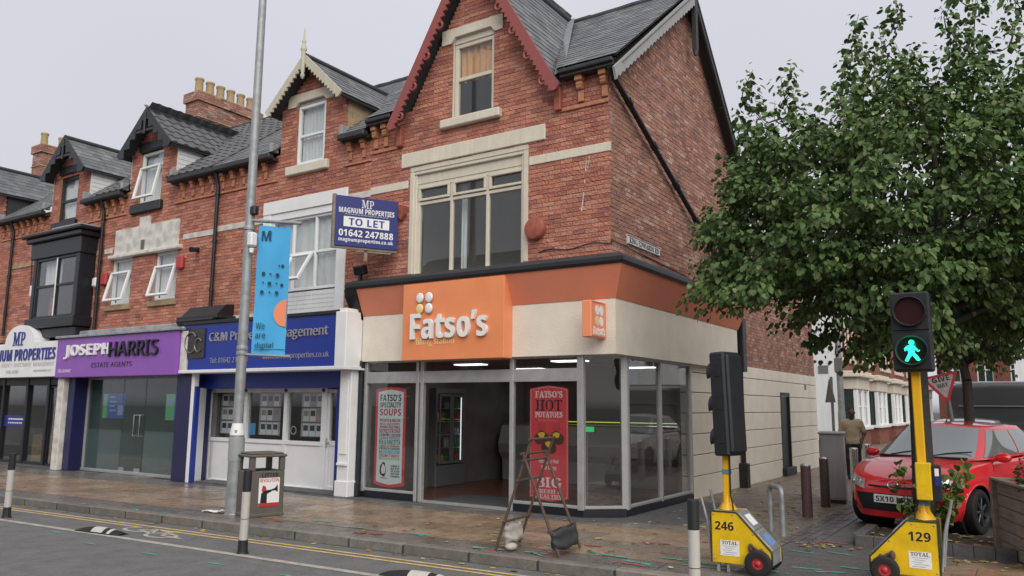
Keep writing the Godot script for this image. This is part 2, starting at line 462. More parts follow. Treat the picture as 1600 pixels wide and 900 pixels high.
	mk("cladding", Color(0.70, 0.71, 0.73), 0.45, {"tex": "streak", "scale": 0.7})
	mk("alarm_red", Color(0.42, 0.04, 0.035), 0.45)
	mk("alarm_terra", Color(0.36, 0.10, 0.07), 0.6, {"tex": "blotch", "scale": 2.0})
	mk("ground_far", Color(0.07, 0.068, 0.065), 0.9, {"tex": "stone", "scale": 0.2})
	mk("sett", g, 0.6, {"vc": true, "tex": "stone", "scale": 0.9, "rtex": "wet"})
	mk("bloom", g, 0.8, {"vc": true, "back": Color(0.1, 0.03, 0.01)})

# ---------- lettering ----------
func text(parent: Node, called: String, s: String, mat: String, x: float, y: float, z: float, w: float, h: float, depth := 0.006, font := "Droid Sans", weight := 700, turn := 0.0, label := "") -> MeshInstance3D:
	# lettering centred on x, y: w wide, h high (cap to baseline box), front face at z + depth
	var f := SystemFont.new()
	f.font_names = PackedStringArray([font]); f.font_weight = weight
	f.antialiasing = TextServer.FONT_ANTIALIASING_NONE
	var t := TextMesh.new()
	t.text = s; t.font = f; t.font_size = 48; t.pixel_size = 0.01; t.depth = 0.1; t.curve_step = 2.0
	var bb := t.get_aabb()
	var o := MeshInstance3D.new()
	o.name = called
	o.mesh = t
	o.material_override = mats[mat]
	parent.add_child(o, true)
	var sc := Vector3(w / maxf(bb.size.x, 0.01), h / maxf(bb.size.y, 0.01), depth / 0.1)
	var b := Basis(Vector3.UP, turn) * Basis.from_scale(sc)
	o.transform = Transform3D(b, Vector3(x, y, z) - b * Vector3(bb.get_center().x, bb.get_center().y, -0.05))
	if label: o.set_meta("label", label)
	return o

# ---------- pieces: bricks, slates, tiles ----------
var piece_meshes := {}
var whole := func(_v): return [-1e9, 1e9]
func jit(c: Color, a: float) -> Color:
	var k := 1.0 + rng.randf_range(-a, a)
	return Color(c.r * k * (1.0 + rng.randf_range(-a, a) * 0.3), c.g * k, c.b * k)
const BRICK_FRONT := [Color(0.510, 0.207, 0.140), Color(0.459, 0.176, 0.119), Color(0.549, 0.238, 0.166), Color(0.421, 0.156, 0.113), Color(0.485, 0.197, 0.149), Color(0.357, 0.136, 0.109), Color(0.523, 0.247, 0.181), Color(0.441, 0.176, 0.131)]
const BRICK_SIDE := [Color(0.389, 0.194, 0.142), Color(0.338, 0.170, 0.130), Color(0.427, 0.225, 0.171), Color(0.295, 0.156, 0.128), Color(0.364, 0.183, 0.142), Color(0.451, 0.286, 0.233), Color(0.314, 0.153, 0.114), Color(0.376, 0.199, 0.151)]
const SLATES := [Color(0.155, 0.162, 0.178), Color(0.135, 0.142, 0.158), Color(0.182, 0.189, 0.203), Color(0.119, 0.126, 0.142), Color(0.162, 0.169, 0.178), Color(0.209, 0.216, 0.223)]
const TILES := [Color(1, 1, 1), Color(0.8, 0.8, 0.82), Color(1.2, 1.2, 1.18), Color(0.95, 0.92, 0.9)]
func unit(kind: String, pal: Array, k: int) -> ArrayMesh:
	var key := "%s%d%d" % [kind, hash(pal) % 9973, k]
	if not piece_meshes.has(key):
		var b := MB.new()
		b.col = pal[k] if k >= 0 else Color.WHITE
		if kind == "tile":   # interlocking roof tile, one roll and one pan; x across, y up the slope, z out
			var rows := []
			for y in [0.0, 1.0]:
				var r := []
				for i in 9:
					var t := i / 8.0
					r.append(Vector3(t - 0.5, y - 0.5, (0.032 * pow(sin(PI * clampf(t / 0.55, 0, 1)), 0.8) if t < 0.55 else 0.0) + (0.035 if y == 0.0 else 0.012)))
				rows.append(r)
			b.grid(rows)
			var low := []
			for p in rows[0]: low.append(Vector3(p.x, p.y, 0.0))
			for i in 8: b.quad(low[i], low[i + 1], rows[0][i + 1], rows[0][i])
		else:
			b.box(Vector3.ZERO, Vector3.ONE)
		piece_meshes[key] = b.mesh()
	return piece_meshes[key]
func flush(parent: Node3D, list: Array, called: String, rest: String, kind: String, pal: Array, mat: String, most := 300, jitter := 0.16) -> void:
	# list: transforms in the parent's space (the parent is not turned); the ones nearest the camera become parts
	var order := []
	var base: Vector3 = parent.global_position
	for i in list.size():
		order.append([(list[i].origin + base).distance_squared_to(CAM), i])
	order.sort_custom(func(a, b): return a[0] < b[0])
	var few := mini(most, order.size())
	for k in few:
		var o := MeshInstance3D.new()
		o.name = called
		o.mesh = unit(kind, pal, rng.randi() % pal.size())
		o.material_override = mats[mat]
		o.transform = list[order[k][1]]
		parent.add_child(o, true)
	if order.size() > few:
		var mm := MultiMesh.new()
		mm.transform_format = MultiMesh.TRANSFORM_3D
		mm.use_colors = true
		mm.mesh = unit(kind, [Color.WHITE], 0)
		mm.instance_count = order.size() - few
		for k in range(few, order.size()):
			mm.set_instance_transform(k - few, list[order[k][1]])
			mm.set_instance_color(k - few, jit(pal[rng.randi() % pal.size()], jitter))
		var o := MultiMeshInstance3D.new()
		o.name = rest
		o.multimesh = mm
		o.material_override = mats[mat]
		o.set_meta("kind", "stuff")
		parent.add_child(o, true)
func wall(list: Array, back: MB, xf: Transform3D, u0: float, u1: float, v0: float, v1: float, holes: Array, clip: Callable, header_every := 0) -> void:
	# courses of bricks on the plane of xf (x along, y up, z out); holes: Rect2 in u, v; clip(v) gives [u low, u high]
	var courses := int(ceil((v1 - v0) / 0.075))
	for k in courses:
		var v := v0 + k * 0.075
		var vm := v + 0.0375
		var lo := u0
		var hi := u1
		if true:
			var r: Array = clip.call(vm)
			lo = maxf(lo, r[0]); hi = minf(hi, r[1])
		if hi - lo < 0.03: continue
		var spans := [[lo, hi]]
		for h in holes:
			if vm <= h.position.y or vm >= h.end.y: continue
			var next := []
			for s in spans:
				if h.end.x <= s[0] or h.position.x >= s[1]:
					next.append(s); continue
				if h.position.x > s[0]: next.append([s[0], h.position.x])
				if h.end.x < s[1]: next.append([h.end.x, s[1]])
			spans = next
		var step := 0.225
		var off := 0.1125 if k % 2 else 0.0
		if header_every and k % header_every == 0:
			step = 0.1125; off = 0.056
		for s in spans:
			back.xf = xf
			back.quad(Vector3(s[0], v, -0.009), Vector3(s[1], v, -0.009), Vector3(s[1], v + 0.075, -0.009), Vector3(s[0], v + 0.075, -0.009))
			var a: float = floor((s[0] - off) / step) * step + off
			while a < s[1] - 0.02:
				var x0 := maxf(a, s[0]) + 0.004
				var x1 := minf(a + step, s[1]) - 0.004
				a += step
				if x1 - x0 < 0.02: continue
				var proud := rng.randf_range(-0.004, 0.003)
				var t := Transform3D(Basis.from_scale(Vector3(x1 - x0, 0.066, 0.05)), Vector3((x0 + x1) * 0.5, vm + rng.randf_range(-0.0015, 0.0015), -0.025 + proud))
				t.basis = Basis(Vector3.UP, rng.randf_range(-0.012, 0.012)) * t.basis
				list.append(xf * t)
	back.xf = Transform3D.IDENTITY
func span_at(poly: PackedVector2Array, y: float) -> Array:
	var lo := 1e9
	var hi := -1e9
	for i in poly.size():
		var a := poly[i]
		var b := poly[(i + 1) % poly.size()]
		if (a.y - y) * (b.y - y) <= 0.0 and absf(a.y - b.y) > 1e-6:
			var x := a.x + (b.x - a.x) * (y - a.y) / (b.y - a.y)
			lo = minf(lo, x); hi = maxf(hi, x)
	return [lo, hi]
func slates(list: Array, under: MB, xf: Transform3D, poly: PackedVector2Array, width := 0.255, gauge := 0.185, kind := "slate") -> void:
	# poly: convex, x across and y up the slope, on the plane of xf
	var lo := 1e9
	var hi := -1e9
	for p in poly:
		lo = minf(lo, p.y); hi = maxf(hi, p.y)
	under.xf = xf
	for i in range(1, poly.size() - 1):
		under.tri(Vector3(poly[0].x, poly[0].y, -0.02), Vector3(poly[i].x, poly[i].y, -0.02), Vector3(poly[i + 1].x, poly[i + 1].y, -0.02))
	under.xf = Transform3D.IDENTITY
	var k := 0
	var y := lo
	while y < hi - 0.02:
		var s := span_at(poly, minf(y + gauge * 0.45, hi - 0.001))
		var off := width * 0.5 if (k % 2 and kind == "slate") else 0.0
		var a: float = floor((s[0] - off) / width) * width + off
		while a < s[1] - 0.02:
			var x0 := maxf(a, s[0])
			var x1 := minf(a + width, s[1])
			a += width
			if x1 - x0 < 0.04: continue
			if kind == "tile":
				list.append(xf * Transform3D(Basis.from_scale(Vector3(x1 - x0, gauge * 1.12, 1.0)), Vector3((x0 + x1) * 0.5, y + gauge * 0.5, 0.0)))
			else:
				var g := gauge * 1.25
				var t := Transform3D(Basis(Vector3.RIGHT, -0.045 + rng.randf_range(-0.008, 0.008)) * Basis(Vector3.BACK, rng.randf_range(-0.012, 0.012)) * Basis.from_scale(Vector3(x1 - x0 - 0.006, g, 0.007)), Vector3((x0 + x1) * 0.5, y + g * 0.5 + rng.randf_range(-0.006, 0.004), 0.006 + rng.randf_range(0, 0.003)))
				list.append(xf * t)
		y += gauge; k += 1
func plane_xf(o: Vector3, across: Vector3, up: Vector3) -> Transform3D:
	var x := across.normalized()
	var z := x.cross(up).normalized()
	return Transform3D(Basis(x, z.cross(x), z), o)

# ---------- windows ----------
func ring(b: MB, x0: float, x1: float, y0: float, y1: float, z0: float, z1: float, w: float, bev := 0.006) -> void:
	b.bx(x0, x1, y1 - w, y1, z0, z1, bev); b.bx(x0, x1, y0, y0 + w, z0, z1, bev)
	b.bx(x0, x0 + w, y0 + w, y1 - w, z0, z1, bev); b.bx(x1 - w, x1, y0 + w, y1 - w, z0, z1, bev)
func window(parent: Node3D, x0: float, x1: float, y0: float, y1: float, z: float, mat: String, cols: Array, rows: Array, fw := 0.06, o := {}) -> Node3D:
	# frame with mullions at cols and transoms at rows (absolute), panes between; front of the frame at z
	var w := holder(parent, "window")
	var f := MB.new()
	ring(f, x0, x1, y0, y1, z - 0.08, z, fw)
	for c in cols: f.bx(c - fw * 0.45, c + fw * 0.45, y0 + fw, y1 - fw, z - 0.07, z - 0.004, 0.005)
	var xs: Array = [x0 + fw] + cols + [x1 - fw]
	for r in rows:
		for i in xs.size() - 1:
			var a: float = xs[i] + (fw * 0.45 if i > 0 else 0.0)
			var b: float = xs[i + 1] - (fw * 0.45 if i < xs.size() - 2 else 0.0)
			f.bx(a, b, r - fw * 0.45, r + fw * 0.45, z - 0.07, z - 0.006, 0.005)
	put(w, "frame", f, mat)
	var ys: Array = [y0 + fw] + rows + [y1 - fw]
	var skip: Array = o.get("skip", [])
	for i in xs.size() - 1:
		for j in ys.size() - 1:
			if Vector2i(i, j) in skip: continue
			var p := MB.new()
			p.bx(xs[i], xs[i + 1], ys[j], ys[j + 1], z - 0.042, z - 0.038)
			var q := put(w, "pane", p, o.get("glass", "glass_clear"))
			q.position = Vector3.ZERO
	if o.has("net"):
		var rws := []
		for y in [y0 + 0.02, y1 - 0.02]:
			var r := []
			for i in 41:
				var t := i / 40.0
				r.append(Vector3(lerpf(x0 + 0.02, x1 - 0.02, t), y, z - 0.13 + 0.014 * sin(t * 50.0) + 0.006 * sin(t * 17.0)))
			rws.append(r)
		var m := MB.new()
		m.grid(rws)
		put(w, "curtain", m, o.net)
	return w
func casement(w: Node3D, x0: float, x1: float, y0: float, y1: float, z: float, mat: String, tilt: float) -> void:
	# top-hung sash pushed open at the bottom
	var b := MB.new()
	b.xf = Transform3D(Basis(Vector3.RIGHT, -tilt), Vector3(0, y1, z))
	ring(b, x0, x1, y0 - y1, 0.0, -0.03, 0.03, 0.055)
	put(w, "open_sash", b, mat)
	var p := MB.new()
	p.xf = b.xf
	p.bx(x0 + 0.05, x1 - 0.05, y0 - y1 + 0.05, -0.05, -0.003, 0.003)
	put(w, "pane", p, "glass_clear")
func reveal(b: MB, h: Rect2, d: float) -> void:   # sides of an opening in the front wall
	var x0 := h.position.x
	var x1 := h.end.x
	var y0 := h.position.y
	var y1 := h.end.y
	b.bx(x0 - 0.05, x0, y0, y1, -d, -0.012); b.bx(x1, x1 + 0.05, y0, y1, -d, -0.012)
	b.bx(x0, x1, y1, y1 + 0.05, -d, -0.012); b.bx(x0, x1, y0 - 0.05, y0, -d, -0.012)
func corbel_mesh(s := 1.0) -> MB:   # terracotta eaves bracket, top at y 0, hangs 0.45 s, out along +z
	var b := MB.new()
	b.bx(-0.065 * s, 0.065 * s, -0.10 * s, 0.0, 0.0, 0.15 * s, 0.012)
	b.bx(-0.055 * s, 0.055 * s, -0.17 * s, -0.10 * s, 0.0, 0.115 * s, 0.012)
	b.cyl(Vector3(-0.05 * s, -0.185 * s, 0.055 * s), Vector3(0.05 * s, -0.185 * s, 0.055 * s), 0.05 * s, 0.05 * s, 10)
	b.bx(-0.05 * s, 0.05 * s, -0.43 * s, -0.235 * s, 0.0, 0.045 * s, 0.008)
	return b
func bargeboard(p: Node3D, cx: float, apex: float, half: float, drop: float, z: float, depth: float, mat: String, scallop: float, called := "bargeboard", wide := 0.2) -> void:
	# pair of sloping boards with a scalloped lower edge, in the plane z
	for s in [-1.0, 1.0]:
		var top := Vector2(cx, apex)
		var low := Vector2(cx + s * half, apex - drop)
		var d := (low - top).normalized()
		var nn := Vector2(-d.y, d.x) * (1.0 if Vector2(-d.y, d.x).y < 0 else -1.0)
		var len := (low - top).length()
		var poly := PackedVector2Array([top, low])
		var n := int(len / scallop)
		for k in range(n, 0, -1):
			for q in [[0.98, 0.0], [0.72, 0.55], [0.5, 1.0], [0.28, 0.55]]:
				var pt: Vector2 = top + d * ((k - 1 + q[0]) * len / n) + nn * (wide + scallop * 0.5 * q[1])
				if s * (pt.x - cx) > 0.01: poly.append(pt)
		poly.append(Vector2(cx, apex - wide / absf(d.x)))
		var b := MB.new()
		b.plate(poly, z - depth, z)
		if wide > 0.145 and mat == "barge_red":   # pierced rings along the lower edge
			for k in 6:
				var c := top + d * (0.45 + k * 0.6) + nn * (wide + 0.05)
				if s * (c.x - cx) < 0.1: continue
				var pts := []
				for i in 15: pts.append(Vector3(c.x + cos(TAU * i / 14.0) * 0.065, c.y + sin(TAU * i / 14.0) * 0.065, z - depth * 0.5))
				b.tube(pts, 0.026, 6)
		put(p, called, b, mat)

# ---------- the corner shop ----------
func swept(b: MB, prof: Array, xl: float, zr: float, closed := true) -> void:
	# profile [out, y] carried along the front (z = out) from xl, round the corner and along the side (x = out) to zr
	for i in prof.size() - 1:
		var p: Array = prof[i]
		var q: Array = prof[i + 1]
		b.quad(Vector3(xl, p[1], p[0]), Vector3(p[0], p[1], p[0]), Vector3(q[0], q[1], q[0]), Vector3(xl, q[1], q[0]))
		b.quad(Vector3(p[0], p[1], p[0]), Vector3(p[0], p[1], zr), Vector3(q[0], q[1], zr), Vector3(q[0], q[1], q[0]))
	if closed:
		var poly := PackedVector2Array()
		for p in prof: poly.append(Vector2(p[0], p[1]))
		var t := Geometry2D.triangulate_polygon(poly)
		for k in range(0, t.size(), 3):
			b.tri(Vector3(xl, poly[t[k]].y, poly[t[k]].x), Vector3(xl, poly[t[k + 1]].y, poly[t[k + 1]].x), Vector3(xl, poly[t[k + 2]].y, poly[t[k + 2]].x))
			b.tri(Vector3(poly[t[k]].x, poly[t[k]].y, zr), Vector3(poly[t[k + 1]].x, poly[t[k + 1]].y, zr), Vector3(poly[t[k + 2]].x, poly[t[k + 2]].y, zr))
const GX := -2.63   # middle of the big gable
const RS := 0.778   # slope of the main roof
func roof_y(z: float) -> float: return 7.10 + RS * (0.22 - z)
func corner_shop() -> void:
	var t := thing("corner_shop", "three-storey red brick corner shop with steep gable and orange Fatso's fascia", "building")
	var b: MB
	# front wall
	var fw := holder(t, "front_wall")
	tag(fw, "red brick front wall rising into a steep gable")
	var list := []
	var back := MB.new()
	var big := Rect2(-4.12, 3.9, 2.60, 2.12)
	var small := Rect2(-3.16, 6.72, 0.91, 1.66)
	wall(list, back, Transform3D.IDENTITY, -5.1, 0.0, 3.6, 9.75, [big, small], func(v): return [-5.1, 0.0] if v < 7.14 else [GX - (9.72 - v) / 1.74, GX + (9.72 - v) / 1.74])
	put(fw, "mortar", back, "mortar")
	flush(fw, list, "brick", "brickwork", "box", BRICK_FRONT, "brick", 300)
	b = MB.new()
	reveal(b, big, 0.2); reveal(b, small, 0.2)
	put(fw, "reveal", b, "cream_stone")
	# side wall and rear wing
	var sw := holder(t, "side_wall")
	tag(sw, "dull brown brick gable wall facing the side street")
	list = []
	back = MB.new()
	var sx := Transform3D(Basis(Vector3(0, 0, -1), Vector3.UP, Vector3.RIGHT), Vector3.ZERO)
	wall(list, back, sx, 0.0, 6.6, 3.6, 9.7, [], func(v): return [0.0 if v < 7.1 else (v - 7.1) / RS + 0.05, 6.6 if v < 6.55 else 3.4 + (9.72 - v) / 1.0], 4)
	wall(list, back, sx, 5.7, 6.6, 2.55, 3.6, [], whole, 4)
	wall(list, back, sx, 6.6, 13.2, 2.55, 5.7, [], whole, 4)
	put(sw, "mortar", back, "mortar")
	flush(sw, list, "brick", "brickwork", "box", BRICK_SIDE, "brick", 300, 0.2)
	# cream banded wall of the ground floor on the side street: each course of render is its own block
	var ys := [0.0, 0.40, 0.78, 1.16, 1.54, 1.92, 2.29, 2.55]
	for k in ys.size() - 1:
		for seg in [[3.22, 9.28], [10.12, 13.2]]:
			var u1: float = seg[1]
			if k >= 5 and seg[0] < 5: u1 = 13.2
			if k >= 5 and seg[0] > 5: continue
			b = MB.new()
			b.bx(-0.2, 0.03, ys[k] + (0.008 if k else 0.0), ys[k + 1] - 0.008, -u1, -seg[0], 0.006)
			put(sw, "render_band", b, "cream_render")
	b = MB.new()
	b.bx(-0.21, 0.012, 0.0, 2.54, -13.19, -10.12); b.bx(-0.21, 0.012, 0.0, 2.54, -9.28, -3.23); b.bx(-0.21, 0.012, 2.0, 2.54, -10.12, -9.28)
	put(sw, "render_backing", b, "mortar")
	# shell: rear walls, floors, ceilings close the rooms
	b = MB.new()
	b.bx(-5.1, -4.95, 3.3, 7.2, -6.6, -0.06); b.bx(-5.75, -5.6, 0.0, 3.3, -6.6, -0.16); b.bx(-5.75, -5.04, 0.0, 3.4, -0.16, -0.06); b.bx(-5.75, -0.06, 0.0, 7.2, -6.75, -6.6); b.bx(-5.6, -0.06, 3.3, 3.55, -6.6, -0.02)
	b.bx(-0.25, -0.06, 3.55, 7.1, -6.6, -0.06); b.bx(-4.95, -0.25, 6.45, 6.55, -6.6, -0.06)
	b.bx(-4.0, -0.06, 0.0, 5.6, -13.2, -13.0); b.bx(-4.0, -3.8, 0.0, 5.6, -13.0, -6.75); b.bx(-4.0, -0.06, 5.55, 5.65, -13.1, -6.75)
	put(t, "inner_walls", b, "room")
	b = MB.new()
	b.bx(-4.05, 0.12, 5.68, 5.74, -13.3, -6.62)
	put(t, "rear_roof", b, "lead_dark")
	# roofs
	var roof := holder(t, "roof")
	tag(roof, "grey slate roof with steep cross gable and lead valley")
	list = []
	var under := MB.new()
	var sl := sqrt(1.0 + RS * RS)
	var mf := plane_xf(Vector3(0, roof_y(0.22), 0.22), Vector3.RIGHT, Vector3(0, RS, -1))
	var rise := 2.80 / RS * sl   # slope length to the ridge
	slates(list, under, mf, PackedVector2Array([Vector2(-0.86, 0), Vector2(0.22, 0), Vector2(0.22, rise), Vector2(GX, rise)]))
	slates(list, under, mf, PackedVector2Array([Vector2(-5.1, 0), Vector2(-4.42, 0), Vector2(GX, rise), Vector2(-5.1, rise)]))
	# cross gable planes
	var zf := 0.26
	for s in [-1.0, 1.0]:
		var e := Vector3(GX + s * 1.80, 6.86, zf)
		var up := Vector3(-s * 1.80, 3.12, 0)
		var xf := plane_xf(e, Vector3(0, 0, -1.0) if s > 0 else Vector3(0, 0, 1.0), up)
		var L := up.length()
		var far := 3.42 + zf
		if s > 0: slates(list, under, xf, PackedVector2Array([Vector2(0, 0), Vector2(0.12, 0), Vector2(far, L), Vector2(0, L)]))
		else: slates(list, under, xf, PackedVector2Array([Vector2(-0.12, 0), Vector2(0, 0), Vector2(0, L), Vector2(-far, L)]))
	var br := plane_xf(Vector3(0, 6.95, -6.15), Vector3.LEFT, Vector3(0, 1.02, 1))
	slates(list, under, br, PackedVector2Array([Vector2(-0.22, 0), Vector2(5.1, 0), Vector2(5.1, 3.95), Vector2(-0.22, 3.95)]))
	put(roof, "boarding", under, "room_dark")
	flush(roof, list, "slate", "slating", "slate", SLATES, "slate", 300, 0.12)
	b = MB.new()   # lead valley
	var va := Vector3(-0.86, 6.98, 0.2)
	var vb := Vector3(GX + 0.1, 9.80, -3.2)
	var side := Vector3(0.17, 0.05, 0.03)
	b.quad(va - side + Vector3(0, 0.05, 0), va + side + Vector3(0, 0.05, 0), vb + side + Vector3(0, 0.06, 0), vb - side + Vector3(0, 0.06, 0))
	put(roof, "valley", b, "lead")
	b = MB.new()   # ridges
	for k in 16:
		var x := -5.05 + k * 0.33
		b.xf = Transform3D(Basis.IDENTITY, Vector3(x, 9.9, -3.4))
		b.tube([Vector3(0, rng.randf_range(-0.01, 0.01), 0), Vector3(0.325, rng.randf_range(-0.01, 0.01), 0)], 0.085, 8)
	b.xf = Transform3D.IDENTITY
	for k in 11:
		b.tube([Vector3(GX, 9.98, zf - k * 0.34), Vector3(GX, 9.98, zf - k * 0.34 - 0.335)], 0.085, 8)
	put(roof, "ridge_tiles", b, "lead_dark")
	# bargeboards
	bargeboard(t, GX, 10.03, 1.86, 3.24, 0.29, 0.05, "barge_red", 0.115, "bargeboard", 0.15)
	for s in [-1.0, 1.0]:
		b = MB.new()   # curled foot of the bargeboard
		b.cyl(Vector3(GX + s * 1.76, 6.80, 0.295), Vector3(GX + s * 1.76, 6.80, 0.235), 0.085, 0.085, 14); put(t, "barge_foot", b, "barge_red"); b = MB.new()
		b.bx(GX + s * 1.72 - 0.06, GX + s * 1.72 + 0.06, 6.45, 6.86, 0.0, 0.1, 0.01)
		put(t, "barge_corbel", b, "alarm_terra")
	var vg := holder(t, "verge")
	vg.transform = Transform3D(Basis(Vector3(0, 0, -1), Vector3.UP, Vector3.RIGHT), Vector3.ZERO)
	# front half scalloped and grey, rear half plain black
	b = MB.new()
	var poly := PackedVector2Array([Vector2(-0.3, 6.86), Vector2(3.42, 9.86), Vector2(3.42, 9.60)])
	var nsc := 26
	for k in nsc:
		var f := 1.0 - (k + 0.5) / nsc
		var px := -0.3 + 3.72 * f
		poly.append(Vector2(px + 0.07, 6.66 + 2.94 * f + 0.055)); poly.append(Vector2(px, 6.66 + 2.94 * f - 0.045))
	b.plate(poly, 0.20, 0.24)
	put(vg, "bargeboard", b, "barge_grey")
	b = MB.new()
	b.plate(PackedVector2Array([Vector2(3.42, 9.86), Vector2(6.25, 6.9), Vector2(6.12, 6.74), Vector2(3.42, 9.58)]), 0.20, 0.245)
	b.bx(3.37, 3.47, 8.6, 9.8, 0.16, 0.26, 0.01); b.cyl(Vector3(3.42, 8.5, 0.21), Vector3(3.42, 8.6, 0.21), 0.03, 0.06, 10)
	put(vg, "bargeboard", b, "lead_dark")
	b = MB.new()
	b.quad(Vector3(0.0, 7.02, 0.05), Vector3(0.26, 7.02, 0.05), Vector3(0.26, 9.78, -3.4), Vector3(0.0, 9.78, -3.4))
	b.quad(Vector3(0.0, 9.78, -3.4), Vector3(0.26, 9.78, -3.4), Vector3(0.26, 6.85, -6.2), Vector3(0.0, 6.85, -6.2))
	put(roof, "soffit", b, "room_dark")
	# eaves: gutters, brackets, course below
	for s in [[-0.80, 0.16], [-5.1, -4.46]]:
		b = MB.new()
		b.bx(s[0], s[1], 7.0, 7.075, 0.14, 0.25, 0.015); b.bx(s[0], s[1], 6.95, 7.0, 0.0, 0.2)
		put(t, "gutter", b, "lead_dark")
	var cm := corbel_mesh(1.0).mesh()
	for x in [-4.98, -4.72, -0.50, -0.07]:
		var o := MeshInstance3D.new()
		o.name = "eaves_bracket"; o.mesh = cm; o.material_override = mats["terracotta"]; o.position = Vector3(x, 6.96, 0.0)
		t.add_child(o, true)
	for s in [[-0.95, -0.01], [-5.1, -4.4]]:
		b = MB.new(); b.bx(s[0], s[1], 6.43, 6.49, 0.0, 0.035, 0.008); put(t, "brick_course", b, "terracotta")
	# string course, lintels, sills
	for s in [[-5.1, -4.15], [-1.50, 0.012]]:
		b = MB.new(); b.bx(s[0], s[1], 5.625, 5.775, -0.03, 0.018, 0.008); put(t, "string_course", b, "cream_stone")
	b = MB.new(); b.bx(0.0, 0.012, 5.625, 5.775, -0.03, 0.0); put(t, "string_course", b, "cream_stone")
	b = MB.new(); b.bx(-4.32, -1.18, 6.025, 6.30, -0.15, 0.03, 0.012); put(t, "lintel", b, "cream_stone")
	b = MB.new(); b.plate(PackedVector2Array([Vector2(-3.40, 8.22), Vector2(-3.19, 8.22), Vector2(-3.10, 8.33), Vector2(-2.31, 8.33), Vector2(-2.22, 8.22), Vector2(-2.05, 8.22), Vector2(-2.05, 8.50), Vector2(-3.40, 8.50)]), -0.12, 0.03); put(t, "lintel", b, "cream_stone")
	b = MB.new(); b.bx(-3.15, -2.26, 8.2, 8.36, -0.14, -0.04, 0.01); put(t, "window_head", b, "cream_paint")
	b = MB.new(); b.bx(-3.37, -2.07, 6.60, 6.76, -0.2, 0.10, 0.015); put(t, "window_sill", b, "cream_stone")
	# first-floor window: moulded surround, panel, three lights over three
	b = MB.new()
	ring(b, -4.12, -1.52, 3.9, 6.02, -0.14, 0.0, 0.10, 0.01); ring(b, -4.06, -1.58, 3.9, 5.97, -0.14, -0.03, 0.09, 0.01)
	b.bx(-4.0, -1.62, 5.68, 5.90, -0.16, -0.06, 0.01); b.bx(-4.02, -1.6, 5.86, 5.92, -0.12, -0.01, 0.01)
	put(t, "window_surround", b, "cream_paint")
	var w := window(t, -3.98, -1.64, 3.92, 5.68, -0.07, "cream_paint", [-3.19, -2.40], [5.315], 0.065)
	b = MB.new()
	for k in 3:
		var x0: float = [-3.95, -3.15, -2.36][k]
		ring(b, x0, x0 + 0.72, 5.36, 5.63, -0.1, -0.05, 0.045)
	put(w, "top_light_frames", b, "cream_paint")
	b = MB.new()
	var rows := []
	for y in [3.95, 5.6]:
		var r := []
		for i in 12: r.append(Vector3(-3.13 + i * 0.013, y, -0.32 + 0.03 * sin(i * 1.3)))
		rows.append(r)
	b.grid(rows)
	put(w, "curtain", b, "net")
	w = window(t, -3.15, -2.26, 6.76, 8.2, -0.06, "cream_paint", [], [7.52], 0.075)
	b = MB.new()
	rows = []
	for y in [7.5, 8.16]:
		var r := []
		for i in 33: r.append(Vector3(-3.1 + i * 0.025, y + 0.02 * sin(i * 0.9), -0.17 + 0.02 * sin(i * 1.1) + 0.01 * sin(i * 0.47 + y * 3.0)))
		rows.append(r)
	b.grid(rows)
	put(w, "curtain", b, "curtain_tan")
	b = MB.new(); b.bx(-4.95, -0.3, 3.56, 6.45, -2.4, -2.3); b.bx(-4.95, -0.3, 6.40, 6.44, -2.3, -0.2); b.bx(-0.32, -0.27, 3.56, 6.4, -2.3, -0.2); b.bx(-4.94, -4.9, 3.56, 6.4, -2.3, -0.2); put(t, "inner_walls", b, "room_pale")
	b = MB.new(); b.bx(-3.4, -1.9, 6.56, 8.3, -1.6, -1.5); put(t, "inner_walls", b, "room")
	# shop fascia: lead flat, black gutter, orange cant, cream band
	var fa := holder(t, "fascia")
	b = MB.new(); swept(b, [[0.0, 3.50], [0.0, 4.0], [0.34, 3.90], [0.36, 3.86], [0.0, 3.84]], -5.32, -5.85, false); put(fa, "lead_flat", b, "lead_dark")
	b = MB.new(); swept(b, [[0.0, 3.76], [0.355, 3.76], [0.375, 3.80], [0.37, 3.855], [0.0, 3.855]], -5.32, -5.87); put(fa, "gutter", b, "black_paint")
	b = MB.new(); swept(b, [[0.0, 3.27], [0.13, 3.27], [0.335, 3.758], [0.0, 3.758]], -5.06, -5.78); put(fa, "canted_panel", b, "orange")
	b = MB.new(); swept(b, [[-0.3, 2.43], [0.12, 2.43], [0.12, 3.272], [-0.3, 3.272]], -5.06, -5.72); put(fa, "cream_band", b, "cream_render")
	var sg := holder(t, "sign_panel")
	b = MB.new(); b.bx(-3.87, -1.73, 2.405, 3.735, 0.12, 0.375, 0.006); put(sg, "board", b, "orange_panel")
	for k in 4:
		b = MB.new()
		var cx: float = -3.36 + (0.10 if k % 2 else -0.10)
		var cy: float = 3.475 if k < 2 else 3.285
		b.xf = Transform3D(Basis(Vector3.RIGHT, PI / 2).scaled(Vector3(1.0, 1.15, 1.0)), Vector3(cx, cy, 0.40))
		b.lathe(Vector3.ZERO, [[0.0, 0.03], [0.06, 0.03], [0.078, 0.015], [0.078, -0.015], [0.0, -0.015]], 24)
		put(sg, "emblem_disc", b, "sheet_white" if k != 2 else "emblem_cream")
	text(sg, "lettering", "Fatso’s", "sheet_white", -2.84, 2.985, 0.378, 1.62, 0.44, 0.055)
	text(sg, "lettering", "filling station", "filling", -3.14, 2.71, 0.376, 0.82, 0.155, 0.008, "Droid Sans", 400)
	# projecting box sign
	var ps := holder(t, "projecting_sign")
	b = MB.new(); b.bx(-0.20, -0.045, 2.655, 3.20, 0.12, 0.59, 0.012); put(ps, "box", b, "orange_light")
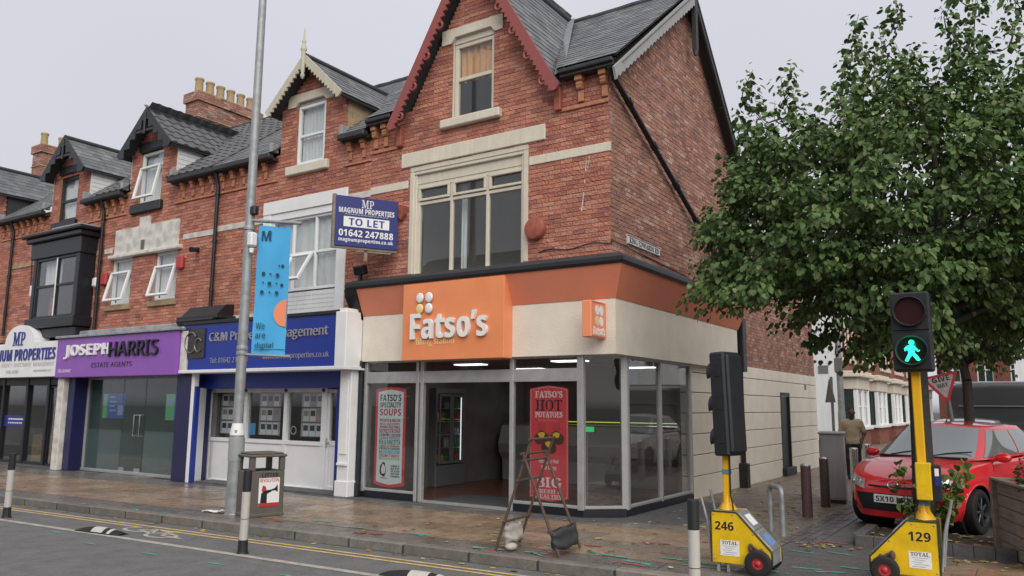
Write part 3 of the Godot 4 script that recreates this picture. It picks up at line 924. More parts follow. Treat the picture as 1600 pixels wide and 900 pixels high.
	b = MB.new(); ring(b, 0.13, 0.58, 2.67, 3.19, -0.05, -0.035, 0.018, 0.003)
	b.xf = Transform3D.IDENTITY
	var rim := put(ps, "rim", b, "orange")
	rim.transform = Transform3D(Basis(Vector3.UP, PI / 2), Vector3(-0.002, 0, 0.71))
	for k in 4:
		b = MB.new()
		b.cyl(Vector3(-0.046, 0, 0), Vector3(-0.038, 0, 0), 0.062, 0.062, 20)
		var o := put(ps, "emblem_disc", b, "sheet_white" if k != 2 else "emblem_cream")
		o.position = Vector3(0, 3.06 if k < 2 else 2.90, 0.40 if k % 2 == 0 else 0.27)
		o.scale = Vector3(1, 1.2, 0.9)
	text(ps, "lettering", "Fatso’s", "sheet_white", -0.046, 2.755, 0.34, 0.36, 0.115, 0.008, "Droid Sans", 700, PI / 2)
	# shopfront
	var sf := holder(t, "shopfront")
	b = MB.new()
	for x in [[-5.04, -4.97], [-3.80, -3.74], [-3.70, -3.63], [-1.82, -1.75], [-0.58, -0.47]]:
		b.bx(x[0], x[1], 0.0 if x[0] > -4.0 and x[0] < -1.8 or x[0] == -1.82 else 0.10, 2.43, -0.03, 0.06, 0.006)
	b.bx(-5.0, -0.5, 2.03, 2.235, -0.02, 0.055, 0.006)
	b.bx(-4.97, -3.8, 0.12, 0.165, -0.02, 0.055, 0.005); b.bx(-1.75, -0.58, 0.12, 0.165, -0.02, 0.055, 0.005)
	b.bx(-5.0, -0.5, 2.40, 2.43, -0.02, 0.05)
	b.bx(-3.63, -1.82, 0.0, 0.035, -0.05, 0.06)
	var ca := Vector3(-0.51, 0, 0.02)
	var cb := Vector3(-0.03, 0, -0.42)
	var dir := (cb - ca).normalized()
	var cx3 := Transform3D(Basis(dir, Vector3.UP, dir.cross(Vector3.UP)), ca)
	var cl := (cb - ca).length()
	b.xf = cx3
	b.bx(0.03, cl - 0.03, 0.12, 0.165, -0.03, 0.03, 0.005); b.bx(0.0, cl, 2.39, 2.43, -0.03, 0.03)
	b.bx(cl - 0.04, cl + 0.06, 0.10, 2.43, -0.05, 0.03, 0.006)
	b.xf = sx
	for u in [[0.46, 0.53], [1.76, 1.82], [3.15, 3.22]]: b.bx(u[0], u[1], 0.10, 2.43, -0.05, 0.03, 0.006)
	b.bx(0.46, 3.2, 0.12, 0.165, -0.05, 0.02, 0.005); b.bx(0.46, 3.2, 2.39, 2.43, -0.05, 0.02)
	put(sf, "aluminium_frame", b, "alu")
	var panes := [[-4.97, -3.80, 0.165, 2.03], [-1.75, -0.58, 0.165, 2.03], [-4.97, -3.80, 2.235, 2.40], [-3.63, -1.82, 2.235, 2.40], [-1.75, -0.58, 2.235, 2.40]]
	for p in panes:
		b = MB.new(); b.bx(p[0], p[1], p[2], p[3], 0.008, 0.014); put(sf, "pane", b, "glass")
	b = MB.new(); b.xf = cx3; b.bx(0.06, cl - 0.04, 0.165, 2.39, -0.004, 0.004); put(sf, "pane", b, "glass")
	for u in [[0.53, 1.76], [1.82, 3.15]]:
		b = MB.new(); b.xf = sx; b.bx(u[0], u[1], 0.165, 2.39, -0.02, -0.012); put(sf, "pane", b, "glass")
	b = MB.new()
	b.bx(-5.02, -3.8, 0.0, 0.12, -0.06, 0.045, 0.004); b.bx(-1.75, -0.5, 0.0, 0.12, -0.06, 0.045, 0.004)
	b.xf = cx3; b.bx(0.0, cl + 0.03, 0.0, 0.12, -0.08, 0.035, 0.004)
	b.xf = sx; b.bx(0.44, 3.22, 0.0, 0.12, -0.1, 0.025, 0.004)
	put(sf, "stall_riser", b, "navy_dark")
	# black pilaster with console at the party wall
	b = MB.new()
	b.bx(-5.33, -5.05, 0.0, 3.2, -0.1, 0.12, 0.01); b.bx(-5.36, -5.03, 0.0, 0.25, -0.1, 0.15, 0.01); b.bx(-5.36, -5.03, 2.3, 2.45, -0.1, 0.16, 0.02)
	b.xf = Transform3D(Basis(Vector3(0, 0, 1), Vector3.UP, Vector3(-1, 0, 0)), Vector3(0, 3.2, 0))
	b.plate(PackedVector2Array([Vector2(-0.1, 0.0), Vector2(0.16, 0), Vector2(0.2, 0.2), Vector2(0.34, 0.44), Vector2(0.37, 0.56), Vector2(-0.1, 0.56)]), 5.07, 5.34)
	put(t, "pilaster", b, "black_paint")
	# rainwater goods on the side wall
	b = MB.new()
	b.tube([Vector3(0.1, 6.93, 0.2), Vector3(0.1, 6.8, 0.02), Vector3(0.1, 4.5, -5.03)], 0.05, 8)
	for k in 5: b.cyl(Vector3(0.1, 6.6 - k * 0.46, -0.46 - k), Vector3(0.1, 6.55 - k * 0.46, -0.57 - k), 0.065, 0.065, 8)
	put(t, "downpipe", b, "black_paint", "black rainwater pipe running diagonally down the gable wall")
	b = MB.new()
	b.cyl(Vector3(0.1, 3.4, -5.95), Vector3(0.1, 0.0, -5.95), 0.05, 0.05, 10); b.bx(0.0, 0.2, 2.4, 3.55, -6.12, -5.86, 0.02); b.tube([Vector3(0.2, 3.9, -5.7), Vector3(0.2, 3.75, -5.85), Vector3(0.12, 3.5, -5.98)], 0.055, 8)
	b.bx(0.02, 0.2, 0.0, 0.5, -6.05, -5.83, 0.01)
	put(t, "downpipe", b, "black_paint")
	b = MB.new()
	b.cyl(Vector3(0.08, 6.6, -6.35), Vector3(0.08, 3.9, -6.35), 0.045, 0.045, 8)
	put(t, "downpipe", b, "rust_wood")
	# dark side door
	var dr := holder(t, "door")
	b = MB.new(); b.bx(-0.1, 0.0, 0.02, 2.0, -10.1, -9.3, 0.008); put(dr, "door_leaf", b, "navy_dark")
	b = MB.new(); b.bx(-0.1, 0.045, 0.0, 2.03, -9.34, -9.27, 0.006); b.bx(-0.1, 0.045, 0.0, 2.03, -10.14, -10.07, 0.006); b.bx(-0.1, 0.05, 1.96, 2.03, -10.06, -9.35); b.bx(-0.1, 0.14, 0.0, 0.2, -10.18, -9.22, 0.01)
	put(dr, "frame", b, "black_paint")
	b = MB.new(); b.bx(0.03, 0.06, 2.15, 2.3, -11.9, -11.8, 0.01); put(t, "vent", b, "sign_back")
	# alarm boxes
	b = MB.new(); b.xf = Transform3D(Basis(Vector3.RIGHT, PI / 2), Vector3(-1.35, 4.52, 0.0)); b.lathe(Vector3.ZERO, [[0.19, 0.0], [0.19, 0.08], [0.165, 0.12], [0.0, 0.125]], 24)
	put(t, "alarm_bell", b, "alarm_terra", "round faded red bell box beside the first floor window")
	b = MB.new(); b.plate(PackedVector2Array([Vector2(-4.36, 5.30), Vector2(-4.13, 5.27), Vector2(-4.16, 5.14), Vector2(-4.24, 5.03), Vector2(-4.36, 5.16)]), 0.0, 0.1)
	put(t, "alarm_box", b, "alarm_terra")
	# cables pinned to the brick
	b = MB.new()
	var pts := []
	for k in 13: pts.append(Vector3(-1.3 + k * 0.11, 4.13 + 0.025 * sin(k * 0.9) + k * 0.003, 0.012))
	pts.append(Vector3(0.012, 4.2, 0.012))
	for k in 12: pts.append(Vector3(0.012, 4.2 - k * 0.012, -0.3 * k))
	b.tube(pts, 0.007, 5)
	put(t, "cable", b, "black_paint")
	for q in [[-0.42, 5.55, 0.45], [-0.47, 5.02, 0.3], [-0.36, 5.6, 0.2]]:
		b = MB.new()
		var y: float = q[1]
		for k in 7:
			if rng.randf() < 0.2: continue
			var hw := rng.randf_range(0.004, 0.012)
			var x: float = q[0] - k * 0.006 + rng.randf_range(-0.004, 0.004)
			b.quad(Vector3(x - hw, y - (k + 1) * q[2] / 7.0, 0.005), Vector3(x + hw, y - (k + 1) * q[2] / 7.0, 0.005), Vector3(x + hw * 0.8, y - k * q[2] / 7.0, 0.005), Vector3(x - hw * 0.8, y - k * q[2] / 7.0, 0.005))
		put(t, "paint_drip", b, "white_stone")
	# street nameplate on the gable wall
	var np := holder(t, "street_nameplate")
	tag(np, "small white street nameplate reading KING EDWARDS RD")
	b = MB.new(); b.bx(0.0, 0.015, 4.235, 4.39, -1.90, -0.56, 0.004); put(np, "plate", b, "sheet_white")
	b = MB.new(); b.xf = sx; ring(b, 0.565, 1.895, 4.24, 4.385, 0.015, 0.019, 0.012, 0.001); put(np, "border", b, "ink")
	text(np, "lettering", "KING EDWARDS RD", "ink", 0.0155, 4.313, -1.23, 1.20, 0.088, 0.004, "Droid Serif", 700, PI / 2)
	shop_interior(t)

func shop_interior(t: Node3D) -> void:
	var r := holder(t, "shop_room")
	var b := MB.new(); b.bx(-5.6, -0.55, -0.05, 0.012, -0.5, 0.0); b.bx(-5.6, -0.06, -0.05, 0.012, -6.6, -0.5); put(r, "floor", b, "tile_floor")
	b = MB.new()
	b.bx(-5.6, -0.25, 2.50, 2.56, -6.6, -0.1); b.bx(-5.6, -0.3, 2.43, 2.5, -0.14, -0.1)
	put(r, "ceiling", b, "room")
	b = MB.new()
	b.bx(-5.6, -5.56, 0.0, 2.5, -6.6, -0.16); b.bx(-5.56, -0.2, 0.0, 2.5, -6.6, -6.5); b.bx(-0.26, -0.21, 0.0, 2.5, -6.6, -3.22)
	put(r, "inner_wall", b, "shop_wall_dimmed")
	b = MB.new(); b.bx(-3.6, -1.85, 0.012, 0.022, -1.3, -0.08, 0.003); put(r, "door_mat", b, "mat_grey")
	b = MB.new(); b.bx(-5.5, -5.44, 1.55, 2.2, -4.4, -3.9, 0.01); put(r, "menu_board", b, "navy_dark")
	var names := ["lit strip light under the shop ceiling above the drinks fridge", "lit strip light deep in the shop above the serving counter", "lit strip light under the shop ceiling behind the red potato poster", "lit strip light at the back of the shop seen through the side panes"]
	var places := [Vector3(-4.07, 0, -1.93), Vector3(-3.92, 0, -3.97), Vector3(-1.66, 0, -1.66), Vector3(-1.5, 0, -4.4)]
	for i in 4:
		var q: Vector3 = places[i]
		var l := thing("ceiling_light", names[i], "ceiling light", Vector3(q.x, 2.44, q.z), 0.0, "strip lights inside the corner shop")
		b = MB.new(); b.bx(-0.34, 0.34, 0.02, 0.06, -0.16, 0.16, 0.005); put(l, "housing", b, "white")
		b = MB.new(); b.bx(-0.32, 0.32, 0.0, 0.018, -0.14, 0.14, 0.004); put(l, "diffuser", b, "led")
		var a := AreaLight3D.new()
		a.name = "strip_glow"
		a.area_size = Vector2(0.64, 0.28); a.light_energy = 0.07; a.light_color = Color(1.0, 0.97, 0.92); a.shadow_enabled = true; a.area_range = 8.0
		add_child(a, true)
		a.position = Vector3(q.x, 2.43, q.z); a.rotation.x = -PI / 2
	# upright drinks fridge
	var f := thing("drinks_fridge", "tall grey two-door drinks fridge lit inside, seen through the open doorway", "fridge", Vector3(-5.2, 0.012, -2.42))
	b = MB.new()
	b.bx(-0.30, 0.30, 0.0, 0.42, -0.5, 0.5, 0.015); b.bx(-0.30, -0.24, 0.42, 1.98, -0.5, 0.5); b.bx(-0.24, 0.28, 0.42, 1.98, 0.44, 0.5); b.bx(-0.24, 0.28, 0.42, 1.98, -0.5, -0.44); b.bx(-0.24, 0.28, 1.88, 1.98, -0.44, 0.44)
	put(f, "cabinet", b, "fridge_grey")
	for k in 2:
		var z0 := -0.42 + k * 0.43
		b = MB.new()
		b.xf = Transform3D(Basis(Vector3.UP, PI / 2), Vector3.ZERO)
		ring(b, -z0 - 0.41, -z0, 0.45, 1.86, 0.29, 0.32, 0.05)
		put(f, "door", b, "fridge_grey")
		b = MB.new(); b.bx(0.30, 0.305, 0.5, 1.81, z0 + 0.05, z0 + 0.36); put(f, "pane", b, "glass")
		if k == 1: continue
		b = MB.new(); b.bx(0.24, 0.255, 0.5, 1.8, z0 + 0.02, z0 + 0.035); put(f, "led_strip", b, "led_strip")
	var cans := [Color(0.3, 0.02, 0.02), Color(0.02, 0.05, 0.25), Color(0.03, 0.2, 0.06), Color(0.5, 0.3, 0.03), Color(0.4, 0.42, 0.45), Color(0.05, 0.05, 0.06)]
	for s in 5:
		b = MB.new(); b.bx(-0.23, 0.22, 0.48 + s * 0.27, 0.495 + s * 0.27, -0.43, 0.43); put(f, "shelf", b, "alu")
		for k in 10:
			b = MB.new()
			b.col = jit(cans[(k / 2 + s * 2) % 6], 0.2)
			var h := 0.2 if s % 2 else 0.14
			b.lathe(Vector3(0.16, 0.496 + s * 0.27, -0.38 + k * 0.084), [[0.0, 0.0], [0.032, 0.0], [0.033, h * 0.65], [0.014, h * 0.85], [0.014, h], [0.0, h]], 10)
			put(f, "bottle", b, "bottle")
	# serve-over counter
	var c := thing("serving_counter", "pale curved serving counter at the back of the corner shop", "counter", Vector3(-4.3, 0.012, -4.6))
	b = MB.new()
	b.xf = Transform3D(Basis(Vector3(0, 0, 1), Vector3.UP, Vector3(-1, 0, 0)), Vector3(3.9, 0, 0))
	b.plate(PackedVector2Array([Vector2(-0.3, 0.0), Vector2(0.25, 0.0), Vector2(0.28, 0.45), Vector2(0.42, 0.6), Vector2(0.45, 0.8), Vector2(0.3, 1.2), Vector2(-0.3, 1.22)]), 0.0, 4.5)
	put(c, "body", b, "counter_white_dimmed")
	b = MB.new(); b.bx(0.2, 3.6, 1.30, 1.315, 0.30, 0.32); put(c, "price_strip", b, "led_lime")
	b = MB.new(); b.bx(-0.6, 3.9, 1.22, 1.25, -0.35, 0.3, 0.01); put(c, "worktop", b, "steel")
	var e := thing("display_sign", "small green lit electronic sign in the corner shop window", "display", Vector3(-0.85, 1.28, -0.75))
	b = MB.new(); b.bx(-0.17, 0.17, -0.055, 0.055, -0.02, 0.02, 0.008); put(e, "case", b, "signal_black")
	b = MB.new(); b.bx(-0.155, 0.155, -0.042, 0.042, 0.02, 0.026); put(e, "screen", b, "screen_led")
	b = MB.new(); b.cyl(Vector3(0, -1.25, -0.03), Vector3(0, -0.05, -0.03), 0.012, 0.012, 8); b.cyl(Vector3(0, -1.268, -0.03), Vector3(0, -1.25, -0.03), 0.12, 0.12, 16); put(e, "stand", b, "steel")
	# window posters
	var p := thing("soup_poster", "pale blue soups poster with red border in the left shop window", "poster", Vector3(-4.43, 0.17, -0.01))
	b = MB.new(); b.plate(shield(0.36, 0.02, 1.80), -0.006, 0.0); put(p, "border", b, "sheet_red")
	b = MB.new(); b.plate(shield(0.30, 0.07, 1.75), 0.0, 0.004); put(p, "sheet", b, "sheet_pale")
	var lines := [["FATSO’S", 1.60, 0.50, 0.12, "ink"], ["SPECIALITY", 1.475, 0.50, 0.09, "ink"], ["SOUPS", 1.345, 0.50, 0.12, "ink_red"], ["POTATO & BACON", 1.20, 0.48, 0.052, "ink_brown"], ["MULLIGATAWNY", 1.137, 0.48, 0.045, "sheet_red"], ["SPRING VEGETABLE", 1.082, 0.48, 0.045, "ink_blue"], ["MINESTRONE", 1.012, 0.50, 0.075, "ink_red"], ["COUNTRY CHICKEN", 0.938, 0.50, 0.05, "ink"], ["LEEK & POTATO", 0.885, 0.48, 0.04, "purple"], ["PEA & PANCETTA", 0.815, 0.50, 0.085, "ink_green"], ["CARROT & CORIANDER", 0.745, 0.48, 0.036, "ink_red"], ["FRENCH ONION", 0.70, 0.48, 0.042, "ink"], ["MUSHROOM", 0.64, 0.48, 0.062, "ink_cyan"], ["CREAMY TOMATO", 0.575, 0.48, 0.05, "ink_red"], ["BROCCOLI & STILTON", 0.522, 0.48, 0.036, "ink_lime"]]
	for l in lines: text(p, "lettering", l[0], l[4], 0.0, l[1], 0.0045, l[2], l[3], 0.002)
	var y := 0.40
	for s in ["GRAB A", "BIG POT", "OF SOUP", "WITH YOUR", "SANDWICH"]:
		text(p, "lettering", s, "ink", 0.15, y, 0.0045, 0.20, 0.032, 0.002); y -= 0.045
	b = MB.new(); b.plate(blob(Vector2(-0.14, 0.33), 0.075, 0.125, 4), 0.0045, 0.006); put(p, "portrait_print", b, "ink")
	b = MB.new(); b.plate(blob(Vector2(-0.13, 0.335), 0.052, 0.085, 9), 0.006, 0.007); put(p, "portrait_print", b, "sheet_white")
	b = MB.new(); b.bx(-0.2, -0.03, 0.175, 0.19, 0.0045, 0.006); put(p, "print", b, "ink_red")
	p = thing("potato_poster", "tall red hot potatoes poster in the right shop window", "poster", Vector3(-1.12, 0.17, -0.01))
	b = MB.new(); b.plate(shield(0.35, 0.02, 1.80), -0.006, 0.0); put(p, "sheet", b, "sheet_red")
	b = MB.new()
	var sh := shield(0.33, 0.04, 1.78)
	for k in sh.size():
		var a := sh[k]
		var d := sh[(k + 1) % sh.size()]
		var n := int(a.distance_to(d) / 0.024)
		for i in n:
			var q := a.lerp(d, (i + 0.5) / n)
			b.box(Vector3(q.x, q.y, 0.0015), Vector3(0.010, 0.010, 0.002))
	put(p, "dotted_border", b, "sheet_white")
	for l in [["FATSO’S", 1.64, 0.50, 0.10, "sheet_white", "Droid Serif"], ["HOT", 1.47, 0.48, 0.17, "ink", "Droid Serif"], ["POTATOES", 1.325, 0.50, 0.085, "sheet_white", "Droid Serif"], ["Straight Out", 0.60, 0.36, 0.075, "sheet_white", "Droid Serif"], ["The Oven", 0.51, 0.28, 0.065, "sheet_white", "Droid Serif"], ["BIG", 0.285, 0.46, 0.15, "sheet_white", "Droid Serif"], ["FRESH &", 0.148, 0.48, 0.058, "sheet_white", "Droid Serif"], ["HEALTHY", 0.07, 0.48, 0.058, "sheet_white", "Droid Serif"]]:
		text(p, "lettering", l[0], l[4], 0.0, l[1] + 0.02, 0.001, l[2], l[3], 0.002, l[5])
	for q in [Vector2(-0.13, 0.98), Vector2(0.14, 0.98), Vector2(0.0, 0.84)]:
		b = MB.new(); b.plate(blob(q, 0.135, 0.105, 3), 0.001, 0.003 + q.y * 0.001); put(p, "potato_print", b, "ink_brown")
		b = MB.new(); b.plate(blob(q + Vector2(0, 0.05), 0.06, 0.045, 6), 0.0045, 0.0055); put(p, "potato_print", b, "ink_yellow")
		b = MB.new()
		for k in 3:
			var w := PackedVector2Array()
			for i in 7: w.append(Vector2(q.x - 0.05 + k * 0.05 + 0.014 * sin(i * 1.4) - 0.004, q.y + 0.12 + i * 0.018))
			for i in range(6, -1, -1): w.append(Vector2(q.x - 0.05 + k * 0.05 + 0.014 * sin(i * 1.4) + 0.004, q.y + 0.12 + i * 0.018))
			b.plate(w, 0.001, 0.0022)
		put(p, "steam_print", b, "ink_brown")
func shield(w: float, y0: float, y1: float) -> PackedVector2Array:
	var r := PackedVector2Array()
	for i in 7:
		var t := i / 6.0
		r.append(Vector2(lerpf(-w, w, t), y0 + 0.05 - 0.05 * pow(1.0 - absf(2 * t - 1), 0.8)))
	for i in 7:
		var t := i / 6.0
		r.append(Vector2(lerpf(w, -w, t), y1 - 0.05 + 0.05 * pow(1.0 - absf(2 * t - 1), 0.8)))
	return r
func blob(c: Vector2, rx: float, ry: float, k: int) -> PackedVector2Array:
	var r := PackedVector2Array()
	for i in 22:
		var t := TAU * i / 22
		var s := 1.0 + 0.09 * sin(t * 3 + k) + 0.05 * sin(t * 5 + 2 * k)
		r.append(c + Vector2(cos(t) * rx, sin(t) * ry) * s)
	return r

# ---------- the terrace of shops ----------
const EAVE := 6.90
func terrace_house(called: String, label: String, x0: float, x1: float, dcx: float, win: Rect2, holes: Array, kind: String, dormer_kind: String, barge: String, cheek: String) -> Node3D:
	var t := thing(called, label, "building")
	var b: MB
	var fw := holder(t, "front_wall")
	var list := []
	var back := MB.new()
	wall(list, back, Transform3D.IDENTITY, x0, x1, 3.3, 8.8, holes + [win], func(v):
		if v < EAVE: return [x0, x1]
		var h: float = 0.95 if v < 7.85 else 0.95 * (8.66 - v) / 0.81
		return [dcx - h, dcx + h])
	put(fw, "mortar", back, "mortar")
	flush(fw, list, "brick", "brickwork", "box", BRICK_FRONT, "brick", 300)
	b = MB.new()
	for h in holes + [win]: reveal(b, h, 0.2)
	put(fw, "reveal", b, "terracotta")
	b = MB.new()   # closes the rooms
	b.bx(x0, x0 + 0.1, 0.0, 7.0, -6.6, -0.2); b.bx(x1 - 0.1, x1, 0.0, 7.0, -6.6, -0.2); b.bx(x0, x1, 0.0, 7.2, -6.8, -6.6); b.bx(x0, x1, 3.25, 3.4, -6.6, -0.02); b.bx(x0 + 0.1, x1 - 0.1, 3.4, 6.4, -2.6, -2.5)
	b.bx(x0 + 0.1, x1 - 0.1, 6.4, 6.5, -6.6, -0.02)
	b.bx(dcx - 0.6, dcx + 0.6, 6.5, 8.2, -0.9, -0.85)
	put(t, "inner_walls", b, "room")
	# roof
	var roof := holder(t, "roof")
	list = []
	var under := MB.new()
	var sl := sqrt(1.0 + RS * RS)
	var mf := plane_xf(Vector3(0, EAVE, 0.22), Vector3.RIGHT, Vector3(0, RS, -1))
	var top := 3.62 * sl
	var gw := 0.255 if kind == "slate" else 0.29
	var gg := 0.185 if kind == "slate" else 0.32
	slates(list, under, mf, PackedVector2Array([Vector2(x0, 0), Vector2(dcx - 0.95, 0), Vector2(dcx - 0.95, top), Vector2(x0, top)]), gw, gg, kind)
	slates(list, under, mf, PackedVector2Array([Vector2(dcx + 0.95, 0), Vector2(x1, 0), Vector2(x1, top), Vector2(dcx + 0.95, top)]), gw, gg, kind)
	slates(list, under, mf, PackedVector2Array([Vector2(dcx - 0.95, 1.18 * sl), Vector2(dcx + 0.95, 1.18 * sl), Vector2(dcx + 0.95, top), Vector2(dcx - 0.95, top)]), gw, gg, kind)
	under.quad(Vector3(x1, 6.9, -6.8), Vector3(x0, 6.9, -6.8), Vector3(x0, 9.71, -3.4), Vector3(x1, 9.71, -3.4))
	put(roof, "boarding", under, "room_dark")
	flush(roof, list, "slate" if kind == "slate" else "roof_tile", "slating" if kind == "slate" else "tiling", kind, SLATES if kind == "slate" else TILES, kind, 300, 0.12)
	b = MB.new()
	var nr := int((x1 - x0) / 0.34)
	for k in nr: b.tube([Vector3(x0 + k * 0.34, 9.71 + rng.randf_range(-0.01, 0.01), -3.4), Vector3(x0 + k * 0.34 + 0.33, 9.71 + rng.randf_range(-0.01, 0.01), -3.4)], 0.09, 8)
	put(roof, "ridge_tiles", b, "lead_dark")
	# dormer
	var d := holder(t, "dormer")
	list = []
	under = MB.new()
	for s in [-1.0, 1.0]:
		var up := Vector3(-s * 1.10, 1.0, 0)
		var L := up.length()
		var xf := plane_xf(Vector3(dcx + s * 1.10, 7.76, 0.28), Vector3(0, 0, -1.0) if s > 0 else Vector3(0, 0, 1.0), up)
		if s > 0: slates(list, under, xf, PackedVector2Array([Vector2(0, 0), Vector2(1.28, 0), Vector2(2.56, L), Vector2(0, L)]), gw, gg * (1.0 if dormer_kind == "slate" else 0.9), dormer_kind)
		else: slates(list, under, xf, PackedVector2Array([Vector2(-1.28, 0), Vector2(0, 0), Vector2(0, L), Vector2(-2.56, L)]), gw, gg * (1.0 if dormer_kind == "slate" else 0.9), dormer_kind)
	put(d, "boarding", under, "room_dark")
	flush(d, list, "slate" if dormer_kind == "slate" else "roof_tile", "slating" if dormer_kind == "slate" else "tiling", dormer_kind, SLATES if dormer_kind == "slate" else TILES, dormer_kind, 120, 0.12)
	b = MB.new(); b.tube([Vector3(dcx, 8.78, 0.3), Vector3(dcx, 8.78, -2.25)], 0.07, 8); put(d, "ridge", b, "lead_dark")
	for s in [-1.0, 1.0]:
		b = MB.new(); b.bx(dcx + s * 1.06 - 0.03, dcx + s * 1.06 + 0.03, 7.70, 7.78, -0.95, 0.26, 0.01); put(d, "gutter", b, "lead_dark")
	for s in [-1.0, 1.0]:
		if cheek == "cladding":
			for k in 8:
				var y := 7.0 + k * 0.115
				var zf := 0.22 - (y - EAVE) / RS
				if y + 0.1 > 7.82: break
				b = MB.new()
				b.xf = Transform3D(Basis(Vector3.BACK, 0.08 * s), Vector3(dcx + s * 0.955, y + 0.055, 0))
				b.bx(-0.006, 0.012, -0.057, 0.055, minf(zf - 0.12, -0.1), -0.02)
				put(d, "cheek_board", b, "cladding")
			b = MB.new(); b.bx(dcx + s * 0.95 - 0.03, dcx + s * 0.95 + 0.0, 7.0, 7.85, -1.05, -0.03); b.bx(dcx + s * 0.93, dcx + s * 0.93 + s * 0.04, 6.97, 7.85, -0.03, -0.005); put(d, "cheek", b, "cladding")
		else:
			b = MB.new(); b.bx(dcx + s * 0.95 - 0.03, dcx + s * 0.95 + 0.02, 6.95, 7.85, -1.1, -0.06); put(d, "cheek", b, cheek)
	for s in [-1.0, 1.0]:   # lead soakers at the foot of the dormer
		b = MB.new(); b.bx(dcx + s * 1.03 - 0.05, dcx + s * 1.03 + 0.05, 6.93, 7.12, 0.02, 0.2, 0.01); put(d, "flashing", b, "lead")
	if barge == "barge_cream":
		bargeboard(d, dcx, 8.83, 1.14, 1.06, 0.32, 0.04, barge, 0.11, "bargeboard", 0.13)
		b = MB.new(); b.lathe(Vector3(dcx, 8.42, 0.33), [[0.0, -0.16], [0.03, -0.14], [0.05, -0.08], [0.03, -0.02], [0.045, 0.02], [0.045, 0.45], [0.07, 0.48], [0.05, 0.55], [0.03, 0.62], [0.05, 0.66], [0.02, 0.72], [0.012, 0.95], [0.0, 0.97]], 10); put(d, "finial", b, barge)
	else:
		bargeboard(d, dcx, 8.83, 1.14, 1.06, 0.32, 0.04, barge, 0.3, "bargeboard", 0.14)
		b = MB.new(); b.bx(dcx - 0.04, dcx + 0.04, 8.15, 8.72, 0.29, 0.34, 0.01); b.bx(dcx - 0.42, dcx + 0.42, 8.20, 8.28, 0.285, 0.32, 0.01); b.bx(dcx - 0.6, dcx + 0.6, 7.84, 8.06, -0.1, 0.06, 0.015); put(d, "brace", b, barge)
	# eaves brackets, gutter, brick course
	var cm := corbel_mesh(0.85).mesh()
	var x := x0 + 0.18
	while x < x1 - 0.1:
		if absf(x - dcx) > 1.06:
			var o := MeshInstance3D.new()
			o.name = "eaves_bracket"; o.mesh = cm; o.material_override = mats["terracotta"]; o.position = Vector3(x, EAVE - 0.12, 0)
			t.add_child(o, true)
		x += 0.36
	for s in [[x0, dcx - 1.0], [dcx + 1.0, x1]]:
		b = MB.new()
		b.bx(s[0], s[1], EAVE - 0.12, EAVE - 0.01, 0.12, 0.27, 0.02); b.bx(s[0], s[1], EAVE - 0.14, EAVE - 0.09, 0.0, 0.14)
		put(t, "gutter", b, "lead_dark")
		b = MB.new(); b.bx(s[0], s[1], 6.31, 6.36, 0.0, 0.035, 0.008); put(t, "brick_course", b, "terracotta")
	return t
func chimney(t: Node3D, x: float, pots: int) -> void:
	var c := holder(t, "chimney")
	var list := []
	var back := MB.new()
	var z0 := -2.95
	var z1 := -5.25
	for k in 2:
		var g := 0.0 if k == 0 else 0.06
		var v0 := 9.0 if k == 0 else 10.72
		var v1 := 10.72 if k == 0 else 11.02
		wall(list, back, Transform3D(Basis.IDENTITY, Vector3(x, 0, z0 + g)), -0.32 - g, 0.32 + g, v0, v1, [], whole)
		wall(list, back, Transform3D(Basis(Vector3(0, 0, -1), Vector3.UP, Vector3.RIGHT), Vector3(x + 0.32 + g, 0, z0 + g)), 0.0, 2.30 + 2 * g, v0, v1, [], whole)
		back.bx(x - 0.31 - g, x + 0.305 + g, v0, v1, z1 - g, z0 - 0.015 + g)
	put(c, "stack", back, "mortar")
	flush(c, list, "brick", "brickwork", "box", BRICK_SIDE, "brick", 120, 0.2)
	var b := MB.new(); b.bx(x - 0.34, x + 0.34, 10.98, 11.06, z1 - 0.02, z0 + 0.02, 0.02); b.bx(x - 0.35, x + 0.35, 10.2, 10.25, z1 - 0.03, z0 + 0.03, 0.01); put(c, "capping", b, "buff")
	for k in pots:
		b = MB.new()
		var pz := lerpf(z0 - 0.2, z1 + 0.2, float(k) / maxf(1, pots - 1))
		b.lathe(Vector3(x, 11.04, pz), [[0.14, 0.0], [0.125, 0.1], [0.115, 0.42], [0.14, 0.44], [0.14, 0.5], [0.10, 0.51], [0.095, 0.3]], 14)
		put(c, "chimney_pot", b, "pot")
func pipe(t: Node3D, x: float, y1: float, y0: float) -> void:
	var b := MB.new()
	b.tube([Vector3(x, y1, 0.16), Vector3(x, y1 - 0.18, 0.13), Vector3(x, y1 - 0.3, 0.08), Vector3(x, y0, 0.08)], 0.042, 8)
	var y := y1 - 0.45
	while y > y0:
		b.cyl(Vector3(x, y, 0.08), Vector3(x, y - 0.07, 0.08), 0.054, 0.054, 8); y -= 1.1
	put(t, "downpipe", b, "black_paint")

